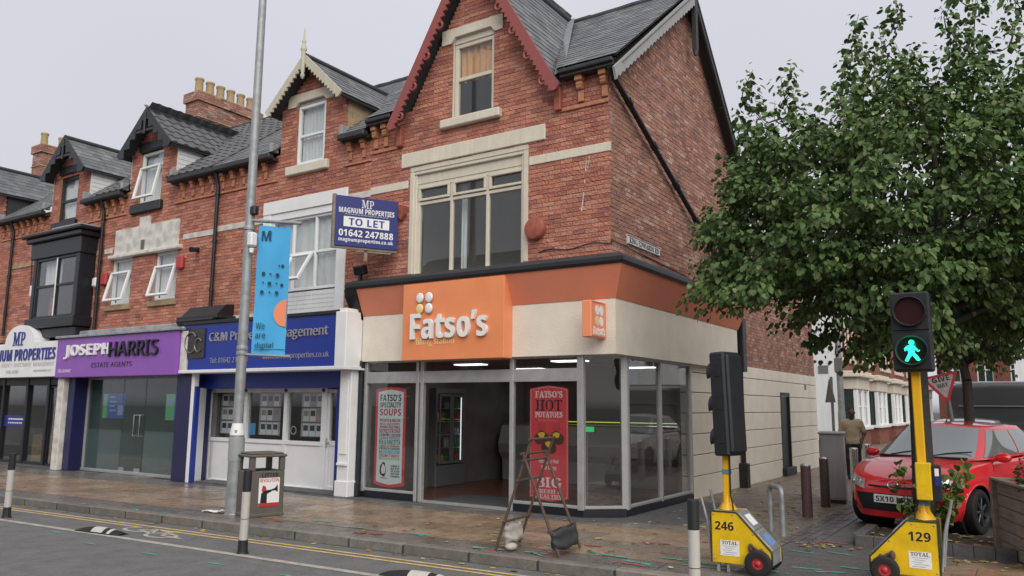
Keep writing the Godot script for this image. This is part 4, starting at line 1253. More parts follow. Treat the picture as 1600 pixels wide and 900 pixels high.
func blue_shop() -> void:
	var hole := Rect2(-7.96, 3.45, 2.20, 2.16)
	var t := terrace_house("terrace_shop", "red brick terrace shop with blue fascia, cream dormer and white first floor window", -9.8, -5.1, -6.82, Rect2(-7.30, 6.55, 0.86, 1.45), [hole], "slate", "slate", "barge_cream", "buff")
	var b: MB
	var w := window(t, -7.28, -6.46, 6.58, 7.86, -0.03, "white", [], [7.2], 0.06, {"net": "net"})
	b = MB.new(); b.bx(-7.29, -6.45, 7.86, 7.99, -0.14, -0.04, 0.01); put(t, "window_head", b, "barge_grey")
	b = MB.new(); b.bx(-7.5, -6.27, 6.36, 6.55, -0.2, 0.09, 0.015); put(t, "window_sill", b, "cream_stone")
	b = MB.new(); b.plate(PackedVector2Array([Vector2(-7.56, 7.86), Vector2(-7.33, 7.86), Vector2(-7.25, 7.95), Vector2(-6.5, 7.95), Vector2(-6.42, 7.86), Vector2(-6.2, 7.86), Vector2(-6.2, 8.13), Vector2(-7.56, 8.13)]), -0.12, 0.03); put(t, "lintel", b, "cream_stone")
	# first-floor window in a white surround
	b = MB.new(); b.bx(-8.18, -5.70, 5.60, 5.88, -0.05, 0.04, 0.01); b.bx(-5.95, -5.70, 3.45, 5.60, -0.05, 0.03, 0.01); b.bx(-8.18, -7.93, 3.45, 5.60, -0.05, 0.03, 0.01); b.bx(-7.93, -5.95, 5.45, 5.60, -0.1, 0.01, 0.008)
	put(t, "window_surround", b, "white")
	w = window(t, -7.93, -5.95, 3.92, 5.46, -0.03, "white", [-7.27, -6.61], [4.69], 0.06, {"net": "net", "skip": [Vector2i(1, 0)]})
	casement(w, -7.24, -6.64, 3.98, 4.66, 0.0, "white", 0.55)
	for k in 5:
		b = MB.new(); b.xf = Transform3D(Basis(Vector3.RIGHT, -0.06), Vector3(0, 3.50 + k * 0.086, -0.02)); b.bx(-7.93, -5.95, -0.044, 0.044, -0.01, 0.012); put(t, "cladding_board", b, "cladding")
	b = MB.new(); b.bx(-9.8, -8.18, 5.44, 5.57, -0.03, 0.018, 0.008); b.bx(-5.70, -5.1, 5.60, 5.73, -0.03, 0.018, 0.008); put(t, "string_course", b, "white_stone")
	b = MB.new(); b.bx(-9.3, -8.3, 3.40, 3.52, 0.0, 0.02, 0.006); put(t, "string_course", b, "white_stone")
	pipe(t, -9.72, EAVE - 0.1, 3.6)
	# fascia
	var fa := holder(t, "fascia")
	b = MB.new(); b.bx(-9.96, -5.35, 2.34, 3.30, 0.1, 0.5); put(fa, "board", b, "blue")
	b = MB.new(); b.bx(-10.02, -5.04, 2.27, 2.34, 0.05, 0.56, 0.01); b.bx(-10.02, -9.96, 2.34, 3.28, 0.05, 0.54, 0.008); b.bx(-5.35, -5.07, 2.34, 3.34, 0.05, 0.54, 0.012); b.bx(-5.30, -5.12, 3.30, 3.40, 0.1, 0.5, 0.012)
	put(fa, "white_trim", b, "white")
	b = MB.new(); b.bx(-9.96, -5.35, 3.30, 3.37, 0.0, 0.54, 0.01); put(fa, "capping", b, "black_paint")
	var lg := holder(fa, "emblem_panel")
	b = MB.new(); b.bx(-9.93, -9.22, 2.58, 3.22, 0.50, 0.53, 0.01); put(lg, "emblem_plate", b, "logo_plate")
	for q in [[-9.66, 2.92, 0.19], [-9.40, 2.86, 0.12]]:
		b = MB.new()
		var pts := []
		for i in 15: pts.append(Vector3(q[0] + cos(0.6 + i * 0.36) * q[2], q[1] + sin(0.6 + i * 0.36) * q[2] * 1.15, 0.54))
		b.tube(pts, 0.022, 6)
		put(lg, "emblem_swirl", b, "logo_swirl")
	text(fa, "lettering", "C&M Property Management", "silver_print", -7.31, 2.985, 0.501, 3.50, 0.235, 0.03, "Droid Sans", 400)
	text(fa, "lettering", "Tel: 01642 217863", "silver_print", -8.42, 2.53, 0.501, 1.20, 0.115, 0.006, "Droid Sans", 400)
	text(fa, "lettering", "www.candmproperties.co.uk", "silver_print", -6.45, 2.555, 0.501, 1.84, 0.14, 0.006, "Droid Sans", 400)
	b = MB.new(); b.bx(-10.06, -5.40, 1.96, 2.27, -0.3, 0.1, 0.01); put(t, "blue_beam", b, "blue_beam")
	# console over the party wall with the purple shop
	b = MB.new(); b.bx(-10.3, -8.9, 3.42, 3.50, 0.0, 0.5, 0.01)
	b.xf = Transform3D(Basis(Vector3(0, 0, 1), Vector3.UP, Vector3(-1, 0, 0)), Vector3.ZERO)
	b.plate(PackedVector2Array([Vector2(0, 3.3), Vector2(0.48, 3.3), Vector2(0.54, 3.40), Vector2(0.2, 3.74), Vector2(0, 3.76)]), 9.0, 10.25)
	put(t, "shutter_box", b, "black_paint")
	# white shopfront
	var sf := holder(t, "shopfront")
	b = MB.new()
	b.bx(-9.86, -6.30, 0.0, 0.88, -0.32, -0.2); b.bx(-9.9, -6.28, 0.84, 0.92, -0.34, -0.17, 0.008); b.bx(-9.9, -6.28, 0.0, 0.05, -0.34, -0.17, 0.008)
	for x in [-9.86, -8.68, -7.43, -6.34]: b.bx(x - 0.05, x + 0.05, 0.0, 1.96, -0.3, -0.18, 0.008)
	b.bx(-9.86, -6.3, 1.88, 1.97, -0.3, -0.18, 0.008)
	b.quad(Vector3(-9.86, 0, -0.2), Vector3(-9.57, 0, 0.31), Vector3(-9.57, 1.97, 0.31), Vector3(-9.86, 1.97, -0.2))
	put(sf, "white_frame", b, "white")
	for s in [[-9.81, -8.73], [-8.63, -7.48], [-7.38, -6.39]]:
		b = MB.new(); b.bx(s[0], s[1], 0.92, 1.88, -0.252, -0.246); put(sf, "pane", b, "glass")
	for s in [[-9.55, 3], [-8.28, 3], [-7.0, 3]]:
		for r in 3:
			var card := holder(t, "property_cards")
			var y: float = 1.02 + r * 0.29
			b = MB.new(); b.bx(s[0] - 0.06, s[0] + 0.60, y - 0.015, y + 0.26, -0.29, -0.285); put(card, "backing_sheet", b, "grey_print")
			for k in 3:
				b = MB.new(); b.bx(s[0] + k * 0.19, s[0] + k * 0.19 + 0.165, y, y + 0.24, -0.284, -0.282); put(card, "card", b, ["sheet_white", "sheet_pale", "sheet_white", "grey_print"][(k + r) % 4])
				b = MB.new(); b.bx(s[0] + k * 0.19 + 0.015, s[0] + k * 0.19 + 0.15, y + 0.10, y + 0.21, -0.282, -0.281); put(card, "photo_print", b, ["ink_teal", "cabinet", "sack_dark", "ink_brown"][(k * 2 + r) % 4])
	b = MB.new(); b.bx(-8.62, -8.42, 1.0, 1.24, -0.27, -0.266); put(sf, "sticker", b, "sky_banner")
	b = MB.new(); b.xf = Transform3D(Basis(Vector3.RIGHT, PI / 2), Vector3(-7.25, 1.12, -0.268)); b.lathe(Vector3.ZERO, [[0.07, 0.0], [0.085, 0.0], [0.085, 0.004], [0.07, 0.004]], 20); put(sf, "sticker", b, "sheet_white")
	var dr := holder(t, "door")
	b = MB.new(); ring(b, -6.24, -5.80, 0.02, 1.94, -0.28, -0.2, 0.07); b.bx(-6.17, -5.87, 0.85, 0.95, -0.27, -0.21, 0.006); b.bx(-6.17, -5.87, 0.09, 0.85, -0.26, -0.23); put(dr, "door_leaf", b, "white")
	b = MB.new(); b.bx(-6.17, -5.87, 0.95, 1.87, -0.25, -0.244); put(dr, "pane", b, "glass")
	b = MB.new(); b.bx(-6.225, -6.20, 0.82, 1.0, -0.2, -0.17, 0.006); b.bx(-6.225, -6.11, 0.90, 0.92, -0.175, -0.16, 0.005); put(dr, "handle", b, "steel")
	b = MB.new(); b.bx(-6.30, -6.24, 0.0, 1.96, -0.3, -0.18); b.bx(-5.80, -5.74, 0.0, 1.96, -0.3, -0.18); put(dr, "frame", b, "white")
	b = MB.new(); b.bx(-5.74, -5.42, 0.0, 1.96, -0.3, 0.05); put(t, "blue_pier", b, "blue_beam")
	b = MB.new(); b.bx(-5.42, -5.13, 0.0, 2.27, 0.0, 0.3, 0.012); b.bx(-5.37, -5.18, 0.75, 2.1, 0.3, 0.32, 0.01); b.bx(-5.44, -5.11, 0.0, 0.28, 0.0, 0.33, 0.012); b.bx(-5.40, -5.15, 0.55, 0.6, 0.3, 0.34, 0.008); put(t, "pilaster", b, "white")
	b = MB.new(); b.bx(-9.72, -9.62, 0.0, 2.27, 0.30, 0.42, 0.008); put(t, "pipe_casing", b, "white")
	b = MB.new(); b.bx(-9.62, -9.56, 0.0, 2.0, 0.3, 0.41, 0.008); put(t, "blue_pier", b, "blue_beam")
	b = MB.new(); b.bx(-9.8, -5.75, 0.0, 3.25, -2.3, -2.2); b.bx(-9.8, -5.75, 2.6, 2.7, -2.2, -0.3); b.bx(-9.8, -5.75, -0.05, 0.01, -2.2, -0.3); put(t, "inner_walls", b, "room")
	b = MB.new(); b.bx(-9.62, -5.42, -0.05, 0.03, -0.2, 0.28, 0.006); put(t, "doorstep", b, "doorstep")

func purple_shop() -> void:
	var h1 := Rect2(-13.96, 4.02, 0.92, 1.20)
	var h2 := Rect2(-12.10, 4.02, 0.92, 1.20)
	var t := terrace_house("terrace_shop", "red brick terrace shop with purple fascia, white plaque and tiled dormer", -14.5, -9.8, -12.43, Rect2(-13.02, 6.5, 0.96, 1.35), [h1, h2], "tile", "tile", "black_paint", "cladding")
	var b: MB
	chimney(t, -15.5, 6)
	var w := window(t, -13.0, -12.08, 6.53, 7.82, -0.05, "white", [], [7.45], 0.06, {"net": "net", "skip": [Vector2i(0, 0)]})
	casement(w, -12.96, -12.12, 6.58, 7.44, 0.0, "white", 0.20)
	b = MB.new(); b.bx(-13.2, -11.92, 6.27, 6.50, -0.2, 0.09, 0.015); put(t, "window_sill", b, "black_paint")
	for h in [h1, h2]:
		w = window(t, h.position.x + 0.02, h.end.x - 0.02, 4.05, 5.2, -0.06, "white", [], [4.86], 0.055, {"net": "net", "skip": [Vector2i(0, 0)]})
		casement(w, h.position.x + 0.05, h.end.x - 0.05, 4.1, 4.87, -0.01, "white", 0.24)
		b = MB.new(); b.bx(h.position.x - 0.08, h.end.x + 0.08, 3.9, 4.03, -0.2, 0.06, 0.01); put(t, "window_sill", b, "buff")
	b = MB.new(); b.plate(PackedVector2Array([Vector2(-13.78, 5.26), Vector2(-11.17, 5.26), Vector2(-11.17, 5.93), Vector2(-12.36, 5.93), Vector2(-12.36, 6.15), Vector2(-12.76, 6.15), Vector2(-12.76, 5.93), Vector2(-13.78, 5.93)]), -0.02, 0.05); put(t, "plaque", b, "white_stone")
	b = MB.new(); b.bx(-13.95, -11.0, 5.20, 5.29, -0.05, 0.12, 0.015); put(t, "plaque_ledge", b, "white_stone")
	b = MB.new()
	for k in 6: b.bx(-12.62, -12.48, 5.34 + k * 0.04, 5.365 + k * 0.04, 0.05, 0.07)
	put(t, "air_vent", b, "sign_back")
	b = MB.new(); b.bx(-14.3, -13.95, 5.38, 5.51, -0.03, 0.018, 0.008); b.bx(-11.0, -9.8, 5.40, 5.53, -0.03, 0.018, 0.008); put(t, "string_course", b, "white_stone")
	for q in [[-14.12, 4.72], [-10.98, 4.86]]:
		b = MB.new(); b.bx(q[0] - 0.12, q[0] + 0.12, q[1] - 0.15, q[1] + 0.15, 0.0, 0.1, 0.03); put(t, "alarm_box", b, "alarm_red")
	b = MB.new(); b.bx(-10.45, -10.35, 5.05, 5.15, 0.0, 0.06, 0.01); b.cyl(Vector3(-10.4, 5.1, 0.06), Vector3(-10.25, 5.05, 0.28), 0.05, 0.065, 10); put(t, "camera_unit", b, "black_paint")
	pipe(t, -14.36, EAVE - 0.1, 3.3)
	# projecting shop with lead flat
	var fa := holder(t, "fascia")
	b = MB.new(); b.bx(-14.98, -10.0, 2.24, 3.20, 0.2, 0.62, 0.012); put(fa, "board", b, "purple")
	b = MB.new(); b.bx(-15.0, -9.92, 3.20, 3.26, 0.0, 0.68, 0.01); b.bx(-14.8, -9.95, 3.26, 3.42, 0.0, 0.25, 0.02); put(fa, "lead_capping", b, "lead")
	b = MB.new(); b.bx(-10.0, -9.78, 2.28, 3.18, 0.15, 0.55, 0.01); put(fa, "return_panel", b, "white_stone")
	text(fa, "lettering", "JOSEPH", "sheet_white", -13.56, 2.855, 0.621, 1.98, 0.34, 0.05)
	text(fa, "lettering", "HARRIS", "black_paint", -11.63, 2.865, 0.621, 1.92, 0.34, 0.05, "Droid Sans", 400)
	text(fa, "lettering", "ESTATE AGENTS", "ink", -12.5, 2.515, 0.621, 1.66, 0.11, 0.006, "Droid Sans", 400)
	text(fa, "lettering", "TEL 01642", "sheet_white", -14.55, 2.40, 0.621, 0.6, 0.075, 0.004, "Droid Sans", 400)
	b = MB.new(); b.bx(-14.70, -14.41, 0.0, 2.26, 0.0, 0.4, 0.012); put(t, "pilaster", b, "navy"); b = MB.new(); b.bx(-10.26, -9.73, 0.0, 2.3, -0.1, 0.4, 0.012); put(t, "pilaster", b, "navy")
	b = MB.new(); b.bx(-15.0, -14.72, 0.0, 2.24, 0.15, 0.52, 0.015); put(t, "pilaster", b, "white_stone", "flaking white pilaster between the purple and white fascias")
	var sf := holder(t, "shopfront")
	b = MB.new(); b.bx(-14.41, -10.26, 0.0, 0.07, -0.02, 0.1, 0.006); b.bx(-14.41, -14.35, 0.07, 2.24, 0.0, 0.08, 0.006); b.bx(-14.41, -10.26, 2.20, 2.26, 0.0, 0.08); put(sf, "steel_frame", b, "alu")
	for s in [[-14.35, -12.86], [-12.84, -11.95], [-11.93, -10.28]]:
		b = MB.new(); b.bx(s[0], s[1], 0.07, 2.20, 0.035, 0.047); put(sf, "pane", b, "glass_dim")
		if s[0] != -12.84:
			b = MB.new(); b.bx(s[0] + 0.01, s[1] - 0.01, 0.08, 1.0, 0.026, 0.030); put(sf, "frosted_film", b, "frosted")
	b = MB.new(); b.tube([Vector3(-12.25, 0.88, 0.05), Vector3(-12.25, 0.88, 0.11), Vector3(-12.25, 1.36, 0.11), Vector3(-12.25, 1.36, 0.05)], 0.016, 8); b.tube([Vector3(-12.02, 0.88, 0.05), Vector3(-12.02, 0.88, 0.11), Vector3(-12.02, 1.36, 0.11), Vector3(-12.02, 1.36, 0.05)], 0.016, 8); b.tube([Vector3(-12.25, 1.36, 0.11), Vector3(-12.02, 1.36, 0.11)], 0.012, 6); put(sf, "handle", b, "chrome")
	b = MB.new(); b.bx(-12.82, -12.62, 0.07, 0.15, 0.02, 0.06); b.bx(-12.2, -11.97, 0.07, 0.15, 0.02, 0.06); put(sf, "patch_fitting", b, "steel")
	b = MB.new(); b.bx(-14.4, -10.2, 0.0, 2.9, -2.1, -2.0); b.bx(-14.4, -10.2, 2.55, 2.65, -2.0, 0.0); put(t, "inner_walls", b, "room")
	b = MB.new(); b.bx(-14.41, -10.26, -0.05, 0.012, -2.0, 0.0); put(t, "shop_floor", b, "mat_grey")
	var k := 0
	for q in [[-14.0, 1.56], [-11.2, 1.55]]:
		var sc := thing("window_screen", ["blue and green display screen on the left behind purple shop's glass", "blue and green display screen on the right behind purple shop's glass"][k], "screen", Vector3(q[0], q[1], -0.35), 0.0, "screens in the estate agent window")
		k += 1
		b = MB.new(); b.bx(-0.56, 0.56, -0.32, 0.32, -0.05, 0.0, 0.01); put(sc, "case", b, "signal_black")
		b = MB.new(); b.bx(-0.20, 0.54, -0.30, 0.30, 0.0, 0.006); put(sc, "screen", b, "screen_blue")
		b = MB.new(); b.bx(-0.54, -0.20, -0.30, 0.30, 0.0, 0.006); put(sc, "screen", b, "screen_green")
		b = MB.new()
		for i in 4: b.bx(-0.12, 0.12 + 0.08 * (i % 2), 0.2 - i * 0.11, 0.24 - i * 0.11, 0.006, 0.008)
		b.bx(0.26, 0.5, -0.22, 0.02, 0.006, 0.008); b.bx(-0.5, -0.26, 0.02, 0.22, 0.006, 0.008)
		put(sc, "screen_text", b, "screen_pale")
		b = MB.new(); b.cyl(Vector3(0, 0.32, -0.03), Vector3(0, 1.0, -0.03), 0.02, 0.02, 8); put(sc, "ceiling_pole", b, "signal_black")
	b = MB.new(); b.bx(-12.95, -12.0, 1.05, 1.85, -1.2, -1.15, 0.01); b.bx(-12.8, -12.2, 0.0, 1.05, -1.3, -1.15); put(t, "back_panel", b, "signal_black")

func white_shop() -> void:
	var t := terrace_house("terrace_shop", "red brick terrace shop with white arched fascia and dark oriel window", -19.2, -14.5, -16.25, Rect2(-16.86, 6.5, 0.96, 1.28), [Rect2(-16.9, 3.8, 2.2, 1.6)], "slate", "slate", "black_paint", "cladding")
	var b: MB
	var w := window(t, -16.84, -15.92, 6.52, 7.76, -0.05, "black_paint", [], [7.1], 0.08, {"net": "net"})
	b = MB.new(); b.bx(-17.0, -15.78, 6.28, 6.50, -0.2, 0.09, 0.015); put(t, "window_sill", b, "black_paint")
	# oriel
	var o := holder(t, "oriel")
	b = MB.new()
	b.bx(-17.45, -14.45, 6.0, 6.10, 0.0, 0.62, 0.03); b.bx(-17.3, -14.55, 5.86, 6.0, 0.0, 0.54, 0.03); b.bx(-17.15, -14.65, 5.42, 5.86, 0.0, 0.45, 0.02); b.bx(-17.05, -14.62, 3.55, 3.80, 0.0, 0.5, 0.02); b.bx(-16.95, -14.70, 3.30, 3.55, 0.0, 0.38, 0.03)
	b.bx(-17.0, -16.86, 3.8, 5.42, 0.0, 0.42, 0.01); b.bx(-14.84, -14.70, 3.8, 5.42, 0.0, 0.42, 0.01)
	put(o, "casing", b, "navy_dark")
	b = MB.new(); b.bx(-16.0, -14.6, 6.10, 6.16, 0.0, 0.55, 0.02); put(o, "lead_flat", b, "lead")
	window(t, -16.86, -14.84, 3.8, 5.42, 0.40, "navy_dark", [-15.78], [4.66], 0.07)
	b = MB.new(); b.bx(-15.81, -15.77, 3.85, 5.38, 0.40, 0.42, 0.006); put(o, "white_mullion", b, "white")
	b = MB.new()
	var rows := []
	for y in [4.7, 5.35]:
		var r := []
		for i in 20: r.append(Vector3(-16.75 + i * 0.046, y + 0.04 * sin(i * 1.7) * (1.0 if y < 5 else 0.0), 0.2 + 0.02 * sin(i * 1.1)))
		rows.append(r)
	b.grid(rows); put(o, "blind", b, "net")
	b = MB.new(); b.bx(-19.2, -17.0, 5.42, 5.55, -0.03, 0.018, 0.008); b.bx(-14.68, -14.5, 5.38, 5.51, -0.03, 0.018, 0.008); put(t, "string_course", b, "buff")
	b = MB.new(); b.bx(-14.64, -14.44, 4.55, 4.80, 0.0, 0.1, 0.04); put(t, "alarm_box", b, "sheet_white")
	b = MB.new(); b.bx(-17.9, -17.75, 4.55, 4.85, 0.0, 0.05, 0.01); put(t, "notice_plate", b, "sheet_white")
	pipe(t, -19.1, EAVE - 0.1, 3.5)
	b = MB.new(); b.tube([Vector3(-17.9, 4.8, 0.03), Vector3(-18.0, 6.0, 0.03), Vector3(-17.7, 6.25, 0.03)], 0.012, 5); put(t, "cable", b, "black_paint")
	# television aerial on the ridge
	b = MB.new(); b.cyl(Vector3(-15.6, 9.6, -3.2), Vector3(-15.6, 10.65, -3.2), 0.018, 0.018, 6)
	b.cyl(Vector3(-16.7, 10.55, -2.9), Vector3(-14.5, 10.25, -3.4), 0.012, 0.012, 5)
	for k in 9: b.cyl(Vector3(-16.6 + k * 0.25, 10.52 - k * 0.034, -2.95 - k * 0.057 - 0.22), Vector3(-16.6 + k * 0.25, 10.52 - k * 0.034, -2.95 - k * 0.057 + 0.22), 0.006, 0.006, 4)
	b.cyl(Vector3(-16.3, 9.95, -3.0), Vector3(-14.9, 9.98, -3.3), 0.012, 0.012, 5)
	put(t, "aerial", b, "galv")
	# fascia with arched top
	var fa := holder(t, "fascia")
	var poly := PackedVector2Array([Vector2(-19.2, 2.28), Vector2(-14.99, 2.28), Vector2(-14.99, 3.17)])
	poly.append(Vector2(-16.22, 3.17))
	for i in range(0, 15):
		var a := PI * i / 14.0
		poly.append(Vector2(-16.98 + 0.76 * cos(a), 3.19 + 0.46 * sin(a)))
	poly.append(Vector2(-17.74, 3.17)); poly.append(Vector2(-19.2, 3.17))
	b = MB.new(); b.plate(poly, 0.2, 0.6); put(fa, "board", b, "white")
	text(fa, "lettering", "MP", "ink_blue", -16.98, 3.29, 0.601, 0.62, 0.36, 0.02, "Droid Serif", 400)
	text(fa, "lettering", "MAGNUM PROPERTIES", "ink_blue", -16.99, 2.86, 0.601, 3.85, 0.30, 0.02)
	text(fa, "lettering", "AGENCY  INVESTMENT  MANAGEMENT", "grey_print", -16.45, 2.595, 0.601, 2.75, 0.10, 0.004, "Droid Sans", 400)
	text(fa, "lettering", "01642 247888", "grey_print", -17.2, 2.42, 0.601, 0.66, 0.085, 0.004, "Droid Sans", 400)
	text(fa, "lettering", "magnumproperties.co.uk", "grey_print", -15.65, 2.43, 0.601, 0.9, 0.085, 0.004, "Droid Sans", 400)
	var sf := holder(t, "shopfront")
	b = MB.new()
	for x in [-18.6, -17.3, -16.2, -15.1]: b.bx(x - 0.06, x + 0.06, 0.0, 2.28, 0.0, 0.14, 0.01)
	b.bx(-19.2, -15.0, 2.08, 2.3, 0.0, 0.12, 0.01); b.bx(-19.2, -16.26, 0.0, 0.1, 0.0, 0.12, 0.01)
	put(sf, "frame", b, "navy_dark")
	for s in [[-19.2, -18.66], [-18.54, -17.36], [-17.24, -16.26]]:
		b = MB.new(); b.bx(s[0], s[1], 0.1, 2.08, 0.06, 0.068); put(sf, "pane", b, "glass")
	b = MB.new(); b.bx(-19.2, -17.36, 0.98, 1.28, 0.069, 0.072); put(sf, "window_vinyl", b, "ink_blue")
	b = MB.new()
	for k in 8: b.bx(-18.3 + k * 0.11, -18.3 + k * 0.11 + 0.085, 1.16, 1.20, 0.0722, 0.0735); b.bx(-18.3 + k * 0.1, -18.3 + k * 0.1 + 0.06, 1.06, 1.10, 0.0722, 0.0735)
	put(sf, "vinyl_print", b, "sheet_white")
	for x in [-16.14, -15.62]:
		var dr := holder(t, "door")
		b = MB.new(); ring(b, x, x + 0.5, 0.03, 2.06, 0.05, 0.10, 0.05); put(dr, "door_leaf", b, "navy_dark")
		b = MB.new(); b.bx(x + 0.05, x + 0.45, 0.08, 2.01, 0.07, 0.076); put(dr, "pane", b, "glass")
		b = MB.new(); var hx: float = x + (0.43 if x < -16 else 0.08); b.cyl(Vector3(hx, 0.3, 0.17), Vector3(hx, 1.9, 0.17), 0.02, 0.02, 8); b.cyl(Vector3(hx, 0.4, 0.09), Vector3(hx, 0.4, 0.17), 0.012, 0.012, 6); b.cyl(Vector3(hx, 1.8, 0.09), Vector3(hx, 1.8, 0.17), 0.012, 0.012, 6); put(dr, "handle", b, "steel")
	b = MB.new(); b.bx(-19.2, -14.8, 0.0, 3.2, -2.6, -2.5); b.bx(-19.2, -14.8, 2.5, 2.6, -2.5, 0.0); b.bx(-19.2, -14.8, -0.05, 0.01, -2.5, 0.05); put(t, "inner_walls", b, "room")
	b = MB.new(); b.bx(-18.3, -17.0, 0.0, 0.75, -1.2, -0.6, 0.02); put(t, "desk", b, "pot")
	b = MB.new(); b.bx(-19.2, -15.0, -0.05, 0.03, 0.0, 0.4, 0.006); put(t, "doorstep", b, "doorstep")

func end_shop() -> void:
	var t := terrace_house("terrace_shop", "farthest brick terrace house at the left edge with slate dormer", -25.4, -19.2, -20.95, Rect2(-21.43, 6.5, 0.96, 1.3), [], "slate", "slate", "black_paint", "slate_cheek")
	chimney(t, -24.8, 4)
	var b := MB.new(); b.bx(-23.9, -19.3, 0.0, 3.3, -0.2, 0.3, 0.02); put(t, "shopfront", b, "navy_dark")
	window(t, -21.41, -20.49, 6.52, 7.78, -0.05, "black_paint", [], [7.1], 0.08, {"net": "net"})

func to_let_board() -> void:
	# V-board fixed to the wall between the blue shop and the corner shop
	var t := thing("letting_board", "blue to let board jutting from the brickwork above the corner shop fascia", "sign", Vector3(-4.28, 0, 0.12), atan2(0.85, 0.52) - PI)
	t.rotation.y = atan2(0.85, 0.52)
	var b := MB.new(); b.bx(-1.16, 0.0, 4.44, 5.36, -0.03, 0.0, 0.006); put(t, "panel", b, "board_blue")
	b = MB.new(); b.bx(-1.20, -1.14, 4.40, 5.38, -0.08, 0.0, 0.004); b.bx(-1.16, 0.0, 4.40, 4.44, -0.07, -0.02); b.bx(-0.6, -0.54, 4.2, 5.3, -0.08, -0.03); b.bx(-0.75, -0.1, 4.36, 4.40, -0.08, -0.03); put(t, "batten", b, "planter")
	text(t, "lettering", "MP", "sheet_white", -0.57, 5.24, 0.0, 0.22, 0.15, 0.003, "Droid Serif", 400)
	text(t, "lettering", "MAGNUM PROPERTIES", "sheet_white", -0.58, 5.10, 0.0, 1.02, 0.095, 0.003)
	b = MB.new()
	for k in 14: b.bx(-0.98 + k * 0.058, -0.98 + k * 0.058 + 0.045, 5.022, 5.036, 0.0, 0.002)
	put(t, "print_line", b, "grey_print")
	b = MB.new(); b.bx(-1.0, -0.16, 4.80, 4.985, 0.0, 0.003, 0.001); put(t, "panel_stripe", b, "sheet_white")
	text(t, "lettering", "TO LET", "ink_blue", -0.58, 4.892, 0.0032, 0.66, 0.135, 0.002)
	text(t, "lettering", "01642 247888", "sheet_white", -0.58, 4.685, 0.0, 1.0, 0.125, 0.003)
	text(t, "lettering", "magnumproperties.co.uk", "sheet_white", -0.58, 4.555, 0.0, 1.0, 0.09, 0.003)
	# floodlight on the black console below
	var f := thing("floodlight", "small black floodlight on top of the black console below the to let board", "lamp", Vector3(-5.1, 3.98, 0.2))
	b = MB.new(); b.bx(-0.03, 0.03, -0.1, 0.1, -0.03, 0.03); put(f, "bracket", b, "black_paint")
	b = MB.new(); b.xf = Transform3D(Basis(Vector3.RIGHT, 0.3), Vector3(0, 0.16, 0)); b.bx(-0.13, 0.13, -0.09, 0.09, -0.07, 0.07, 0.02); put(f, "housing", b, "black_paint")
	b = MB.new(); b.xf = Transform3D(Basis(Vector3.RIGHT, 0.3), Vector3(0, 0.16, 0)); b.bx(-0.11, 0.11, -0.07, 0.07, 0.071, 0.075); put(f, "lens", b, "lens_dark")

# ---------- ground ----------
const KROT := 0.051
func kx(x: float, y: float, z: float) -> Vector3:   # kerb space: x along the kerb, z towards the road, kerb face at z 0
	return Vector3(0, 0, 3.25) + Basis(Vector3.UP, KROT) * Vector3(x, y, z)
func sheet(b: MB, pts: Array) -> void:   # flat polygon of Vector3, counter-clockwise from above
	for i in range(1, pts.size() - 1): b.tri(pts[0], pts[i], pts[i + 1])
func strip(b: MB, x0: float, x1: float, z0: float, z1: float, y: float) -> void:   # in kerb space
	b.quad(kx(x0, y, z1), kx(x1, y, z1), kx(x1, y, z0), kx(x0, y, z0))
func ragged(b: MB, c: Vector3, dir: Vector3, len: float, wid: float) -> void:   # worn paint stroke
	var d := dir.normalized()
	var s := Vector3(-d.z, 0, d.x)
	var poly := []
	var n := 9
	for i in n + 1: poly.append(c + d * (len * (float(i) / n - 0.5)) + s * wid * rng.randf_range(0.15, 0.6))
	for i in range(n, -1, -1): poly.append(c + d * (len * (float(i) / n - 0.5)) - s * wid * rng.randf_range(0.15, 0.6))
	for i in n:
		if rng.randf() < 0.12: continue
		b.quad(poly[i], poly[2 * n + 1 - i], poly[2 * n - i], poly[i + 1])
func piece(parent: Node3D, called: String, pal: Array, mat: String, xf: Transform3D) -> void:
	var o := MeshInstance3D.new()
	o.name = called
	o.mesh = unit("box", pal, rng.randi() % pal.size())
	o.material_override = mats[mat]
	o.transform = xf
	parent.add_child(o, true)
const FLAGS := [Color(0.341, 0.243, 0.165), Color(0.296, 0.212, 0.145), Color(0.367, 0.268, 0.185), Color(0.269, 0.200, 0.145), Color(0.323, 0.221, 0.141), Color(0.242, 0.187, 0.145), Color(0.385, 0.285, 0.201)]
const GREYS := [Color(0.19, 0.165, 0.15), Color(0.165, 0.15, 0.145), Color(0.21, 0.175, 0.155), Color(0.18, 0.16, 0.15)]
const KERBS := [Color(0.21, 0.195, 0.175), Color(0.18, 0.17, 0.155), Color(0.235, 0.22, 0.195), Color(0.195, 0.185, 0.165)]
const SETTS := [Color(0.11, 0.105, 0.11), Color(0.09, 0.09, 0.095), Color(0.13, 0.12, 0.12), Color(0.10, 0.095, 0.10)]
